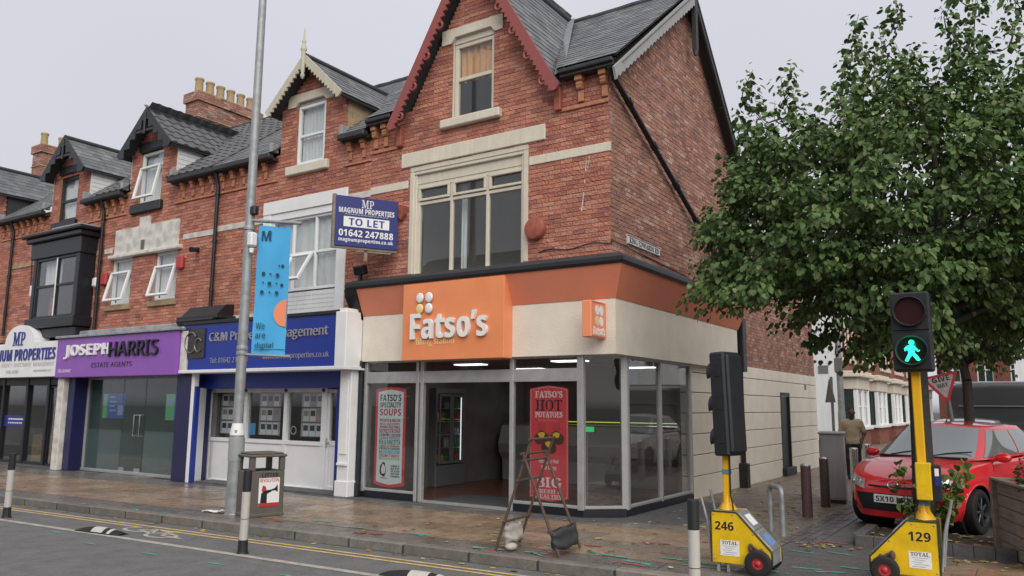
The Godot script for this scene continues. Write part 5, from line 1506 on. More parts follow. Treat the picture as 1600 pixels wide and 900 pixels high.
func ground() -> void:
	var b := MB.new()
	b.quad(Vector3(-400, -0.16, 400), Vector3(400, -0.16, 400), Vector3(400, -0.16, -400), Vector3(-400, -0.16, -400))
	struct("ground", b, "ground_far")
	b = MB.new()
	strip(b, -70, 70, 0.0, 11.0, -0.12)
	var road := struct("road", b, "asphalt")
	# painted lines
	b = MB.new(); strip(b, -60, 9, 0.27, 0.325, -0.116); strip(b, -60, 9, 0.40, 0.455, -0.116); put(road, "double_yellow_line", b, "line_yellow")
	b = MB.new(); strip(b, -60, 9, 1.06, 1.16, -0.116); put(road, "cycle_lane_line", b, "line_white")
	b = MB.new()
	for w in [[-5.42, 0.56], [-4.72, 0.72]]:
		for i in 20:
			var a0 := TAU * i / 20.0
			var a1 := TAU * (i + 1) / 20.0
			b.quad(kx(w[0] + cos(a0) * 0.30, -0.116, w[1] + sin(a0) * 0.17), kx(w[0] + cos(a1) * 0.30, -0.116, w[1] + sin(a1) * 0.17), kx(w[0] + cos(a1) * 0.23, -0.116, w[1] + sin(a1) * 0.11), kx(w[0] + cos(a0) * 0.23, -0.116, w[1] + sin(a0) * 0.11))
	for s in [[-5.42, 0.56, -5.15, 0.44], [-5.15, 0.44, -4.77, 0.50], [-4.77, 0.50, -4.72, 0.72], [-5.15, 0.44, -5.0, 0.68], [-5.0, 0.68, -4.77, 0.50], [-5.42, 0.56, -5.0, 0.68], [-4.7, 0.72, -4.27, 0.74]]:
		var p := Vector2(s[0], s[1])
		var q := Vector2(s[2], s[3])
		var n := (q - p).normalized().orthogonal() * 0.03
		b.quad(kx(p.x + n.x, -0.1155, p.y + n.y), kx(q.x + n.x, -0.1155, q.y + n.y), kx(q.x - n.x, -0.1155, q.y - n.y), kx(p.x - n.x, -0.1155, p.y - n.y))
	put(road, "cycle_symbol", b, "line_white")
	for q in [[-6.0, 4.875], [-4.84, 5.095], [-3.6, 5.055], [-2.48, 4.97], [-7.2, 5.3], [-1.3, 4.93]]:
		b = MB.new(); ragged(b, Vector3(q[0], -0.115, q[1]), Vector3(1, 0, -0.05), 0.3, 0.05); put(road, "survey_mark", b, "spray_teal")
	# pavement: bedding sheet with flags, kerb stones and a dark slot
	b = MB.new()
	sheet(b, [kx(-70, -0.016, 0.0), kx(2.9, -0.016, 0.0), Vector3(2.9, -0.016, -30), Vector3(-70, -0.016, -30)])
	var pav := struct("pavement", b, "bedding")
	b = MB.new()
	b.quad(kx(-70, -0.14, 0.0), kx(8.0, -0.14, 0.0), kx(8.0, -0.02, 0.0), kx(-70, -0.02, 0.0))
	put(pav, "kerb_bed", b, "bedding")
	var x := -24.0
	while x < 7.8:   # kerb stones
		var l := rng.randf_range(0.84, 0.96)
		b = MB.new()
		b.col = jit(KERBS[rng.randi() % 4], 0.1)
		b.bx(-l * 0.5 + 0.004, l * 0.5 - 0.004, -0.13, 0.004 + rng.randf_range(-0.003, 0.004), -0.15, 0.004, 0.016)
		var o := put(pav, "kerb_stone", b, "kerb")
		o.transform = Transform3D(Basis(Vector3.UP, KROT + rng.randf_range(-0.004, 0.004)), kx(x + l * 0.5, 0, 0))
		x += l
	var rowz := [[-0.58, -0.155, 1], [-1.10, -0.61, 0], [-1.62, -1.10, 0], [-2.16, -1.62, 0], [-2.70, -2.16, 0], [-3.2, -2.70, 2], [-3.75, -3.2, 2]]
	for r in rowz:
		x = -21.0 + rng.randf() * 0.6
		var endx := 2.75 if r[2] != 2 else 0.9
		while x < endx:
			var l := rng.randf_range(0.62, 1.05)
			if r[2] == 2: l = rng.randf_range(0.8, 1.1)
			l = minf(l, endx - x)
			if l < 0.1: break
			var z0: float = r[0] + 0.005
			var z1: float = r[1] - 0.005
			var c := kx(x + l * 0.5, -0.03 + rng.randf_range(-0.0025, 0.0025), (z0 + z1) * 0.5)
			var far := c.z < 0.1
			if not far:
				var bs := Basis(Vector3.UP, KROT) * Basis(Vector3.RIGHT, rng.randf_range(-0.004, 0.004)) * Basis(Vector3.BACK, rng.randf_range(-0.003, 0.003)) * Basis.from_scale(Vector3(l - 0.010, 0.06, z1 - z0))
				piece(pav, "paving_flag", FLAGS if r[2] == 0 else GREYS, "flag", Transform3D(bs, c))
			x += l
	b = MB.new(); strip(b, -21, 2.7, -0.612, -0.575, -0.004); put(pav, "drain_slot", b, "bedding")
	b = MB.new()   # smooth grey strip along the shop fronts
	sheet(b, [Vector3(-24, 0.001, 0.62), Vector3(-0.4, 0.001, 0.42), Vector3(1.2, 0.001, -0.2), Vector3(0.9, 0.001, -3.0), Vector3(0.0, 0.001, -3.0), Vector3(0.0, 0.001, -0.3), Vector3(-0.4, 0.001, 0.02), Vector3(-24, 0.001, 0.02)])
	put(pav, "shop_strip", b, "doorstep")
	# survey spray on the flags
	for q in [[-6.5, 3.46], [-5.82, 3.42], [-5.83, 2.48], [-4.03, 2.6], [-3.3, 2.62], [-2.47, 2.74], [-1.5, 2.68], [-0.69, 2.0], [0.95, 2.48], [1.25, 2.55], [1.64, 2.74], [-0.16, 3.0], [0.4, 2.9], [1.9, 2.3], [-7.8, 3.55], [-1.1, 0.9], [0.4, 2.35], [2.3, 2.35]]:
		b = MB.new()
		var dir := Vector3(1, 0, rng.randf_range(-0.25, 0.15))
		ragged(b, Vector3(q[0], 0.0075, q[1]), dir, rng.randf_range(0.18, 0.40), 0.075)
		if rng.randf() < 0.4: ragged(b, Vector3(q[0] + 0.1, 0.0085, q[1] + 0.07), dir + Vector3(0, 0, 0.5), 0.22, 0.04)
		put(pav, "survey_mark", b, "spray_teal")
	for q in [[-4.64, 2.86], [-3.9, 2.96], [-2.04, 3.0], [-0.05, 3.1], [1.58, 2.86], [-5.1, 2.8], [0.8, 2.1], [1.3, 1.5]]:
		b = MB.new(); ragged(b, Vector3(q[0], 0.0078, q[1]), Vector3(1, 0, rng.randf_range(-0.3, 0.2)), rng.randf_range(0.2, 0.42), 0.10); put(pav, "survey_mark", b, "spray_red")
	# side street: raised tarmac with a sett strip, pavement by the gable wall
	b = MB.new()
	sheet(b, [Vector3(2.62, 0.002, 3.1), Vector3(9.5, 0.002, 2.7), Vector3(9.5, 0.002, -75), Vector3(2.62, 0.002, -75)])
	var ss := struct("side_street", b, "asphalt_path")
	b = MB.new()
	sheet(b, [Vector3(0.0, 0.0, 0.6), Vector3(2.5, 0.0, 0.6), Vector3(2.5, 0.0, -75), Vector3(-1.5, 0.0, -75), Vector3(-1.5, 0.0, -13.3), Vector3(0, 0.0, -13.3)])
	struct("side_pavement", b, "side_path")
	for r in 46:
		for k in 4:
			var c := Vector3(2.56 + k * 0.105, -0.044 + rng.randf_range(-0.004, 0.004), 0.4 - r * 0.205 - (0.1 if k % 2 else 0.0))
			piece(ss, "sett", SETTS, "sett", Transform3D(Basis.from_scale(Vector3(0.097, 0.11, 0.196)), c))
	# warm flags in the right foreground
	for i in 8:
		for j in 5:
			var l := 0.62
			piece(ss, "paving_flag", FLAGS, "flag", Transform3D(Basis.from_scale(Vector3(l - 0.01, 0.05, 0.45)), Vector3(4.15 + i * l + (0.2 if j % 2 else 0.0), -0.017 + rng.randf_range(-0.002, 0.002), 0.72 + j * 0.46)))
	for q in [[2.9, 1.05], [3.18, 2.0], [3.42, 2.05], [2.95, 2.35], [3.3, 0.9], [3.6, 1.7]]:
		b = MB.new(); ragged(b, Vector3(q[0], 0.0075, q[1]), Vector3(1, 0, rng.randf_range(-0.5, 0.3)), 0.3, 0.06); put(ss, "survey_mark", b, "spray_teal")
	for q in [[3.05, 0.16], [2.85, 0.3]]:
		b = MB.new(); ragged(b, Vector3(q[0], 0.0075, q[1]), Vector3(1, 0, 0.1), 0.4, 0.08); put(ss, "survey_mark", b, "spray_red")
	# planting bed
	b = MB.new(); b.bx(3.45, 4.9, 0.0, 0.07, -1.05, 0.1, 0.01)
	var bed := struct("planting_bed", b, "soil")
	for i in 11: piece(bed, "edging_sett", SETTS, "sett", Transform3D(Basis.from_scale(Vector3(0.2, 0.15, 0.13)) , Vector3(3.45 + i * 0.207, 0.055, 0.21 + rng.randf_range(-0.006, 0.006) + 0.02 * i * 0.2)))
	for i in 5: piece(bed, "edging_sett", SETTS, "sett", Transform3D(Basis.from_scale(Vector3(0.13, 0.15, 0.2)), Vector3(3.36, 0.055, 0.04 - i * 0.207)))

func litter() -> void:
	var m := MB.new()
	m.quad(Vector3(-0.5, 0, 0.3), Vector3(0, 0.08, 0.4), Vector3(0, 0.0, -0.4), Vector3(-0.5, 0.05, -0.2))
	m.quad(Vector3(0, 0.08, 0.4), Vector3(0.6, 0.02, 0.05), Vector3(0.5, 0.06, -0.1), Vector3(0, 0.0, -0.4))
	var mm := MultiMesh.new()
	mm.transform_format = MultiMesh.TRANSFORM_3D
	mm.use_colors = true
	mm.mesh = m.mesh()
	mm.instance_count = 520
	for i in 520:
		var p := Vector3(rng.randf_range(0.3, 2.5), 0.008, rng.randf_range(-7.5, 0.3))
		if i < 120: p = Vector3(1.7 + rng.randfn(0, 0.35), 0.008, -2.6 + rng.randfn(0, 1.6))
		elif i < 200: p = Vector3(rng.randf_range(3.4, 4.9), 0.085, rng.randf_range(-1.0, 0.1))
		elif i < 290: p = Vector3(rng.randf_range(2.7, 5.6), 0.012, 0.36 + absf(rng.randfn(0, 0.22)))
		elif i < 340: p = kx(rng.randf_range(-10, 4), -0.112, 0.05 + absf(rng.randfn(0, 0.06)))
		elif i < 380: p = Vector3(rng.randf_range(-2.5, 2.4), 0.012, rng.randf_range(0.3, 3.0))
		elif i < 440: p = Vector3(0.08 + absf(rng.randfn(0, 0.15)), 0.012, rng.randf_range(-12, -3))
		mm.set_instance_transform(i, Transform3D(Basis(Vector3.UP, rng.randf() * TAU) * Basis(Vector3.RIGHT, rng.randf_range(-0.2, 0.2)) * Basis.from_scale(Vector3.ONE * rng.randf_range(0.05, 0.085)), p))
		var c: Color = [Color(0.42, 0.30, 0.09), Color(0.32, 0.21, 0.07), Color(0.46, 0.38, 0.16), Color(0.18, 0.11, 0.05)][rng.randi() % 4]
		mm.set_instance_color(i, jit(c, 0.2))
	var o := MultiMeshInstance3D.new()
	o.name = "fallen_leaves"
	o.multimesh = mm
	o.material_override = mats["leaf_dry"]
	tag(o, "yellow and brown fallen leaves scattered on the side street pavement", "leaves", "", "stuff")
	add_child(o, true)
	var k := 0
	for q in [Vector3(-5.3, 0.0, 2.98), Vector3(-5.16, 0.0, 2.9)]:
		var t := thing("paper_litter", ["crumpled white paper on the kerb beside the lamp column", "smaller scrap of white paper touching the lamp column base"][k], "litter", q, 0.4 + k)
		var b := MB.new()
		var rows := []
		for i in 6:
			var r := []
			for j in 6: r.append(Vector3((i - 2.5) * 0.035 * (1.5 - k * 0.6), 0.012 + rng.randf() * 0.035, (j - 2.5) * 0.025))
			rows.append(r)
		b.grid(rows, true)
		put(t, "paper", b, "sheet_white")
		k += 1

# ---------- street furniture ----------
func furniture() -> void:
	var b: MB
	# lamp column with banner
	var t := thing("lamp_column", "tall grey galvanised lamp column beside the litter bin", "lamp post", Vector3(-4.93, 0, 2.88))
	b = MB.new(); b.lathe(Vector3.ZERO, [[0.125, 0.0], [0.115, 0.03], [0.108, 1.15], [0.105, 1.2], [0.082, 1.3], [0.078, 1.34]], 18); put(t, "base_section", b, "galv")
	b = MB.new(); b.lathe(Vector3.ZERO, [[0.078, 1.34], [0.076, 2.6], [0.072, 4.4], [0.058, 9.6]], 16); put(t, "shaft", b, "galv")
	b = MB.new(); b.tube([Vector3(0, 9.55, 0), Vector3(0.02, 9.9, 0.15), Vector3(0.03, 10.05, 0.6), Vector3(0.03, 10.1, 1.2)], 0.035, 8); put(t, "outreach_arm", b, "galv")
	b = MB.new(); b.bx(-0.1, 0.16, 10.04, 10.16, 1.1, 1.75, 0.04); put(t, "lantern", b, "galv")
	b = MB.new(); b.lathe(Vector3.ZERO, [[0.11, 1.17], [0.112, 1.19], [0.086, 1.32], [0.08, 1.35]], 16); put(t, "sticker_band", b, "sheet_white")
	b = MB.new(); b.bx(0.04, 0.08, 1.21, 1.25, 0.06, 0.09); put(t, "sticker", b, "grey_print")
	b = MB.new(); b.lathe(Vector3.ZERO, [[0.11, 0.78], [0.118, 0.80], [0.118, 1.12], [0.11, 1.14]], 16); put(t, "door_band", b, "cabinet")
	for y in [2.42, 2.5, 4.4]:
		b = MB.new(); b.lathe(Vector3.ZERO, [[0.078, y - 0.03], [0.088, y - 0.03], [0.088, y + 0.03], [0.078, y + 0.03]], 16); put(t, "clamp_band", b, "galv")
	b = MB.new(); b.cyl(Vector3(0.05, 4.52, 0), Vector3(0.85, 4.44, -0.32), 0.028, 0.028, 8); b.cyl(Vector3(0.05, 2.40, 0), Vector3(0.78, 2.36, -0.28), 0.02, 0.02, 8); put(t, "banner_arm", b, "galv")
	b = MB.new(); b.bx(0.1, 0.22, 4.08, 4.3, 0.0, 0.12, 0.02); b.cyl(Vector3(0.16, 4.05, 0.06), Vector3(0.16, 3.98, 0.06), 0.04, 0.03, 10); put(t, "camera_unit", b, "sheet_white")
	b = MB.new(); b.bx(0.03, 0.16, 4.6, 4.75, -0.05, 0.05, 0.02); put(t, "sensor_box", b, "black_paint")
	var ban := thing("street_banner", "blue fabric banner with dots and orange circle hanging from the lamp column", "banner", Vector3(-4.93, 0, 2.88), atan2(0.32, 0.8))
	var rows := []
	for i in 13:
		var r := []
		for j in 9:
			r.append(Vector3(0.17 + 0.56 * j / 8.0 - 0.01 * i / 12.0, 4.44 - 2.02 * i / 12.0 - 0.06 * j / 8.0, 0.012 * sin(j * 0.9 + i * 0.25) + 0.01 * sin(i * 0.7)))
		rows.append(r)
	b = MB.new(); b.grid(rows, true)
	put(ban, "fabric", b, "sky_banner")
	text(ban, "lettering", "M", "ink_teal", 0.32, 4.26, 0.026, 0.16, 0.16, 0.003)
	b = MB.new()
	for q in [[0.56, 3.78, 0.014], [0.62, 3.77, 0.026], [0.30, 3.66, 0.03], [0.42, 3.65, 0.016], [0.54, 3.63, 0.03], [0.30, 3.52, 0.014], [0.41, 3.50, 0.032], [0.53, 3.50, 0.014], [0.62, 3.47, 0.026], [0.29, 3.37, 0.03], [0.42, 3.36, 0.016], [0.54, 3.35, 0.03]]:
		b.cyl(Vector3(q[0], q[1], 0.022), Vector3(q[0], q[1], 0.026), q[2], q[2], 14)
	put(ban, "dot_print", b, "ink_teal")
	b = MB.new()
	var half := PackedVector2Array()
	for i in 17: half.append(Vector2(0.718, 3.03) + Vector2(cos(PI * 0.5 + PI * i / 16.0), sin(PI * 0.5 + PI * i / 16.0)) * 0.21)
	b.plate(half, 0.020, 0.025); put(ban, "circle_print", b, "orange_light")
	var yy := 2.86
	for s in [["We", 0.15], ["are", 0.17], ["digital", 0.31]]:
		text(ban, "lettering", s[0], "ink_teal", 0.22 + s[1] * 0.5, yy - 0.02, 0.026, s[1], 0.105 if s[0] != "are" else 0.075, 0.003, "Droid Sans", 400)
		yy -= 0.155
	b = MB.new(); b.bx(0.2, 0.72, 2.47, 2.476, 0.02, 0.026); put(ban, "line_print", b, "ink_teal")
	# litter bin
	t = thing("litter_bin", "square brown litter bin with a red revolution poster beside the lamp column", "litter bin", Vector3(-4.57, 0, 2.70), -0.28)
	b = MB.new(); b.bx(-0.27, 0.27, 0.0, 0.66, -0.27, 0.27, 0.015); b.bx(-0.28, 0.28, 0.0, 0.05, -0.28, 0.28, 0.01); put(t, "body", b, "bin")
	b = MB.new()
	for sx in [-1, 1]:
		for sz in [-1, 1]: b.bx(sx * 0.27, sx * 0.19, 0.66, 0.86, sz * 0.27, sz * 0.19, 0.008)
	put(t, "corner_post", b, "bin")
	b = MB.new(); b.bx(-0.29, 0.29, 0.86, 0.90, -0.29, 0.29, 0.012); b.bx(-0.25, 0.25, 0.90, 0.925, -0.25, 0.25, 0.01); put(t, "lid", b, "bin")
	b = MB.new(); b.bx(-0.2, 0.2, 0.655, 0.67, -0.2, 0.2); put(t, "liner_rim", b, "signal_black")
	text(t, "lettering", "LITTER", "signal_black", 0.271, 0.60, -0.04, 0.26, 0.055, 0.002, "Droid Sans", 700, PI / 2)
	b = MB.new(); b.bx(-0.13, 0.19, 0.15, 0.56, 0.272, 0.276); var pst := put(t, "poster", b, "sheet_white")
	pst.rotation.y = PI / 2
	tag(pst, "red and white poster of a figure with a megaphone")
	text(pst, "lettering", "REVOLUTION", "ink_red", 0.03, 0.525, 0.2762, 0.29, 0.05, 0.001)
	b = MB.new(); b.bx(-0.13, 0.19, 0.15, 0.20, 0.2762, 0.277); b.plate(blob(Vector2(-0.05, 0.40), 0.035, 0.05, 2), 0.2762, 0.277); put(pst, "print", b, "ink_red")
	b = MB.new(); b.plate(PackedVector2Array([Vector2(-0.10, 0.2), Vector2(0.0, 0.2), Vector2(0.0, 0.33), Vector2(0.07, 0.36), Vector2(0.06, 0.39), Vector2(-0.03, 0.38), Vector2(-0.09, 0.34)]), 0.2762, 0.2772); b.plate(PackedVector2Array([Vector2(0.06, 0.39), Vector2(0.12, 0.41), Vector2(0.16, 0.46), Vector2(0.165, 0.35), Vector2(0.12, 0.375), Vector2(0.06, 0.37)]), 0.2774, 0.278); put(pst, "print", b, "ink")
	# lane delineators
	var k := 0
	var first: Node3D
	var labels := ["black and white lane post standing in the road before the litter bin", "black and white lane post at the left edge of the road", "black and white lane post in front of the yellow signal numbered 246"]
	for q in [Vector3(-2.745, -0.12, 4.40), Vector3(-8.09, -0.12, 4.60), Vector3(2.73, -0.12, 4.02)]:
		if k == 0:
			first = thing("lane_post", labels[0], "bollard", q, 0.0, "black and white posts along the cycle lane")
			b = MB.new(); b.lathe(Vector3.ZERO, [[0.075, 0.0], [0.06, 0.03], [0.055, 0.16]], 14); put(first, "foot", b, "bollard_black")
			b = MB.new(); b.lathe(Vector3.ZERO, [[0.05, 0.14], [0.05, 0.72]], 14); put(first, "shaft", b, "bollard_white")
			b = MB.new(); b.lathe(Vector3.ZERO, [[0.0505, 0.72], [0.0505, 0.965], [0.045, 0.975], [0.0, 0.975]], 14); put(first, "cap", b, "bollard_black")
			b = MB.new(); b.lathe(Vector3.ZERO, [[0.0508, 0.40], [0.0508, 0.407]], 14); put(first, "joint", b, "bollard_black")
			first.rotation.z = -0.02
		else:
			var c := copy(first, q, 0.0, labels[k])
			c.rotation.z = -0.015 if k == 1 else 0.0
		k += 1
	# rubber lane separators
	k = 0
	for q in [[-5.62, 1.00], [-0.20, 0.98]]:
		t = thing("lane_separator", ["black and white rubber lane separator by the bicycle symbol", "black and white rubber lane separator at the bottom edge of the picture"][k], "lane separator", kx(q[0], -0.12, q[1]), KROT + 0.05, "rubber cycle lane separators")
		b = MB.new()
		rows = []
		for i in 13:
			var u := i / 12.0
			var h := 0.075 * pow(sin(PI * clampf(u * 0.94 + 0.03, 0, 1)), 0.55)
			var r := []
			for j in 9:
				var v := j / 8.0
				r.append(Vector3(lerpf(-0.45, 0.45, u), h * pow(sin(PI * v), 0.6), lerpf(-0.1, 0.1, v)))
			rows.append(r)
		b.grid(rows, true)
		put(t, "body", b, "rubber")
		b = MB.new()
		for s in [[0.40, 0.66], [0.76, 0.83]]:
			rows = []
			for i in 5:
				var u := lerpf(s[0], s[1], i / 4.0)
				var h := 0.075 * pow(sin(PI * clampf(u * 0.94 + 0.03, 0, 1)), 0.55)
				var r := []
				for j in 7:
					var v := lerpf(0.25, 0.97, j / 6.0)
					r.append(Vector3(lerpf(-0.45, 0.45, u), h * pow(sin(PI * v), 0.6) + 0.004, lerpf(-0.1, 0.1, v) + 0.003))
				rows.append(r)
			b.grid(rows, true)
		put(t, "reflective_panel", b, "bollard_white")
		k += 1
	trestle()
	# bollards by the side street
	var posts := [[Vector3(2.25, 0, -2.09), "maroon", 0.79, "maroon flaking bollard nearest the cycle hoop"], [Vector3(2.20, 0, -3.59), "post_brown", 0.82, "brown steel bollard second from the cycle hoop"], [Vector3(2.24, 0, -6.06), "steel", 0.88, "steel bollard immediately right of the grey cabinet"], [Vector3(2.22, 0, -7.6), "steel", 0.90, "steel bollard second to the right of the grey cabinet"]]
	for p in posts:
		t = thing("bollard", p[3], "bollard", p[0], 0.0, "bollards along the side street")
		b = MB.new(); b.lathe(Vector3.ZERO, [[0.078, 0.0], [0.076, p[2] - 0.02]], 16); put(t, "shaft", b, p[1])
		b = MB.new(); b.lathe(Vector3.ZERO, [[0.08, p[2] - 0.02], [0.08, p[2] - 0.008], [0.055, p[2] + 0.008], [0.0, p[2] + 0.012]], 16); put(t, "cap", b, "steel")
	t = thing("utility_cabinet", "grey steel utility cabinet on the side street pavement", "cabinet", Vector3(2.17, 0, -4.5), 0.15)
	b = MB.new(); b.bx(-0.2, 0.2, 0.06, 1.19, -0.35, 0.35, 0.012); put(t, "body", b, "cabinet")
	b = MB.new(); b.bx(-0.22, 0.22, 1.19, 1.23, -0.37, 0.37, 0.012); put(t, "lid", b, "cabinet")
	b = MB.new(); b.bx(-0.19, 0.19, 0.0, 0.06, -0.34, 0.34); put(t, "plinth", b, "signal_black")
	b = MB.new(); b.bx(-0.17, 0.17, 0.1, 1.14, 0.35, 0.358, 0.003); put(t, "door", b, "cabinet")
	b = MB.new(); b.bx(0.2, 0.205, 0.55, 0.68, -0.05, 0.05, 0.002); put(t, "lock_plate", b, "steel")
	t = thing("cycle_hoop", "grey bent-tube cycle stand on the pavement by the signal numbered 246", "cycle stand", Vector3(2.30, 0, -0.18), -0.92)
	b = MB.new()
	var pts := [Vector3(-0.2, 0, 0), Vector3(-0.2, 0.48, 0)]
	for i in 7: pts.append(Vector3(-0.12 - 0.08 * cos(PI * i / 12.0), 0.52 + 0.085 * sin(PI * i / 12.0), 0))
	for i in 7: pts.append(Vector3(0.12 + 0.08 * sin(PI * i / 12.0), 0.52 + 0.085 * cos(PI * i / 12.0), 0))
	pts.append(Vector3(0.2, 0.48, 0)); pts.append(Vector3(0.2, 0, 0))
	b.tube(pts, 0.032, 10); put(t, "tube", b, "galv")
	planter()
func trestle() -> void:
	# folding A-frame stand: two ladder panels hinged at the top
	var t := thing("frame_stand", "rusty brown folding A-frame stand on the pavement with sandbags on its feet", "sign frame", Vector3(0.36, 0, 2.72), 0.10)
	var b: MB
	for s in [-1.0, 1.0]:
		var p := holder(t, "ladder_panel")
		var ft := Vector3(0.40 * s, 0.0, 0.0)
		var hd := Vector3(-0.06 * s, 1.12 if s > 0 else 1.29, 0.0)
		for z in [-0.30, 0.30]:
			b = MB.new(); b.cyl(ft + Vector3(0, 0.013, z), hd + Vector3(0, 0, z), 0.019, 0.017, 8); put(p, "leg", b, "rust_wood")
		for f in ([0.26, 0.62, 0.80, 0.985] if s < 0 else [0.24, 0.985]):
			var c := ft.lerp(hd, f)
			b = MB.new(); b.cyl(c + Vector3(0, 0, -0.36), c + Vector3(0, 0, 0.36), 0.014, 0.014, 8); put(p, "rung", b, "rust_wood")
	# sandbags draped over the bottom rungs
	var k := 0
	for s in [[-0.32, "sack_white", 0.20, 0.27, 0.16, "off-white cloth sandbag slung on the left foot of the A-frame stand"], [0.345, "sack_dark", 0.33, 0.27, 0.30, "dark grey sandbag slung on the right foot of the A-frame stand"]]:
		var g := thing("sandbag", s[5], "sandbag", t.position + Basis(Vector3.UP, 0.10) * Vector3(s[0], 0, 0.02), 0.10, "sandbags on the A-frame stand")
		b = MB.new()
		var rows := []
		for i in 15:
			var u := i / 14.0
			var r := []
			for j in 19:
				var a := TAU * j / 18.0
				var w: float = s[2] * (0.90 + 0.10 * sin(PI * u)) * (1.0 + 0.04 * sin(a * 3 + u * 7))
				var y: float = s[3] + 0.02 - (s[3] - 0.03) * u * 0.97 if k == 1 else s[3] + 0.02 - 0.22 * u
				var th := 0.03 + 0.075 * pow(u, 0.7) * (1.0 - 0.35 * u)
				if i == 0 or i == 14: th *= 0.3
				var ca := signf(cos(a)) * pow(absf(cos(a)), 0.55)
				r.append(Vector3(th * sin(a) * (1.0 + 0.18 * sin(u * 9 + a)), y + 0.014 * sin(ca * 5.0 + u * 4), w * ca + 0.012 * sin(u * 12)))
			rows.append(r)
		b.grid(rows, k == 99)
		put(g, "sack", b, s[1])
		b = MB.new()
		b.tube([Vector3(0.02, s[3] - 0.03, -0.1), Vector3(0.0, s[3] + 0.025, -0.1), Vector3(-0.04, s[3] - 0.05, -0.1)], 0.014, 6)
		b.tube([Vector3(0.02, s[3] - 0.03, 0.1), Vector3(0.0, s[3] + 0.025, 0.1), Vector3(-0.04, s[3] - 0.05, 0.1)], 0.014, 6)
		put(g, "strap", b, s[1])
		if k == 0:
			b = MB.new(); b.ball(Vector3(0.06, 0.045, 0.16), Vector3(0.07, 0.045, 0.09), 12, 8); put(g, "loose_corner", b, s[1])
		k += 1
func planter() -> void:
	var t := thing("planter", "weathered timber street planter with red flowering plants at the right edge", "planter", Vector3(5.58, 0, 0.10), 0.30)
	var b: MB
	for i in 6:
		for s in [[0.0, 0.62], [PI / 2, 0.62], [-PI / 2, 0.62], [PI, 0.62]]:
			b = MB.new()
			b.bx(-0.58, 0.58, 0.02 + i * 0.132, 0.145 + i * 0.132, 0.56, 0.60, 0.006)
			var o := put(t, "plank", b, "planter")
			o.rotation.y = s[0]
			o.position.x = rng.randf_range(-0.002, 0.002)
			if s[0] == 0.0:
				for x in [-0.5, 0.5]:
					b = MB.new(); b.xf = Transform3D(Basis(Vector3.RIGHT, PI / 2), Vector3(x, 0.082 + i * 0.132, 0.6)); b.lathe(Vector3.ZERO, [[0.0, 0.012], [0.012, 0.009], [0.016, 0.0]], 8); put(t, "bolt", b, "steel")
	b = MB.new()
	for sx in [-1, 1]:
		for sz in [-1, 1]: b.bx(sx * 0.58, sx * 0.66, 0.0, 0.83, sz * 0.58, sz * 0.66, 0.008)
	put(t, "corner_posts", b, "planter")
	b = MB.new(); ring(b, -0.66, 0.66, -0.66, 0.66, 0.0, 0.03, 0.1, 0.006)
	var rim := put(t, "rim", b, "planter")
	rim.transform = Transform3D(Basis(Vector3.RIGHT, -PI / 2), Vector3(0, 0.83, 0))
	b = MB.new(); b.bx(-0.57, 0.57, 0.6, 0.76, -0.57, 0.57); put(t, "compost", b, "soil")
	var p := thing("flowering_plants", "low green foliage with rusty red blooms growing in the timber planter", "plants", Vector3(5.58, 0.76, 0.10))
	var sp := []
	for i in 1500: sp.append([Vector3(rng.randf_range(-0.54, 0.54), rng.randf_range(0.0, 0.26), rng.randf_range(-0.54, 0.54)), rng.randf_range(0.03, 0.06), jit([Color(0.05, 0.10, 0.02), Color(0.08, 0.13, 0.03), Color(0.04, 0.075, 0.02)][i % 3], 0.3)])
	leaf_cloud(p, "foliage", sp, 0.6)
	sp = []
	for i in 420:
		var c := Vector3(rng.randf_range(-0.5, 0.5), 0.0, rng.randf_range(-0.5, 0.5))
		sp.append([c + Vector3(0, rng.randf_range(0.2, 0.42), 0), rng.randf_range(0.02, 0.04), jit([Color(0.42, 0.055, 0.025), Color(0.5, 0.11, 0.04), Color(0.28, 0.03, 0.02)][i % 3], 0.25)])
	leaf_cloud(p, "blooms", sp, 1.0)

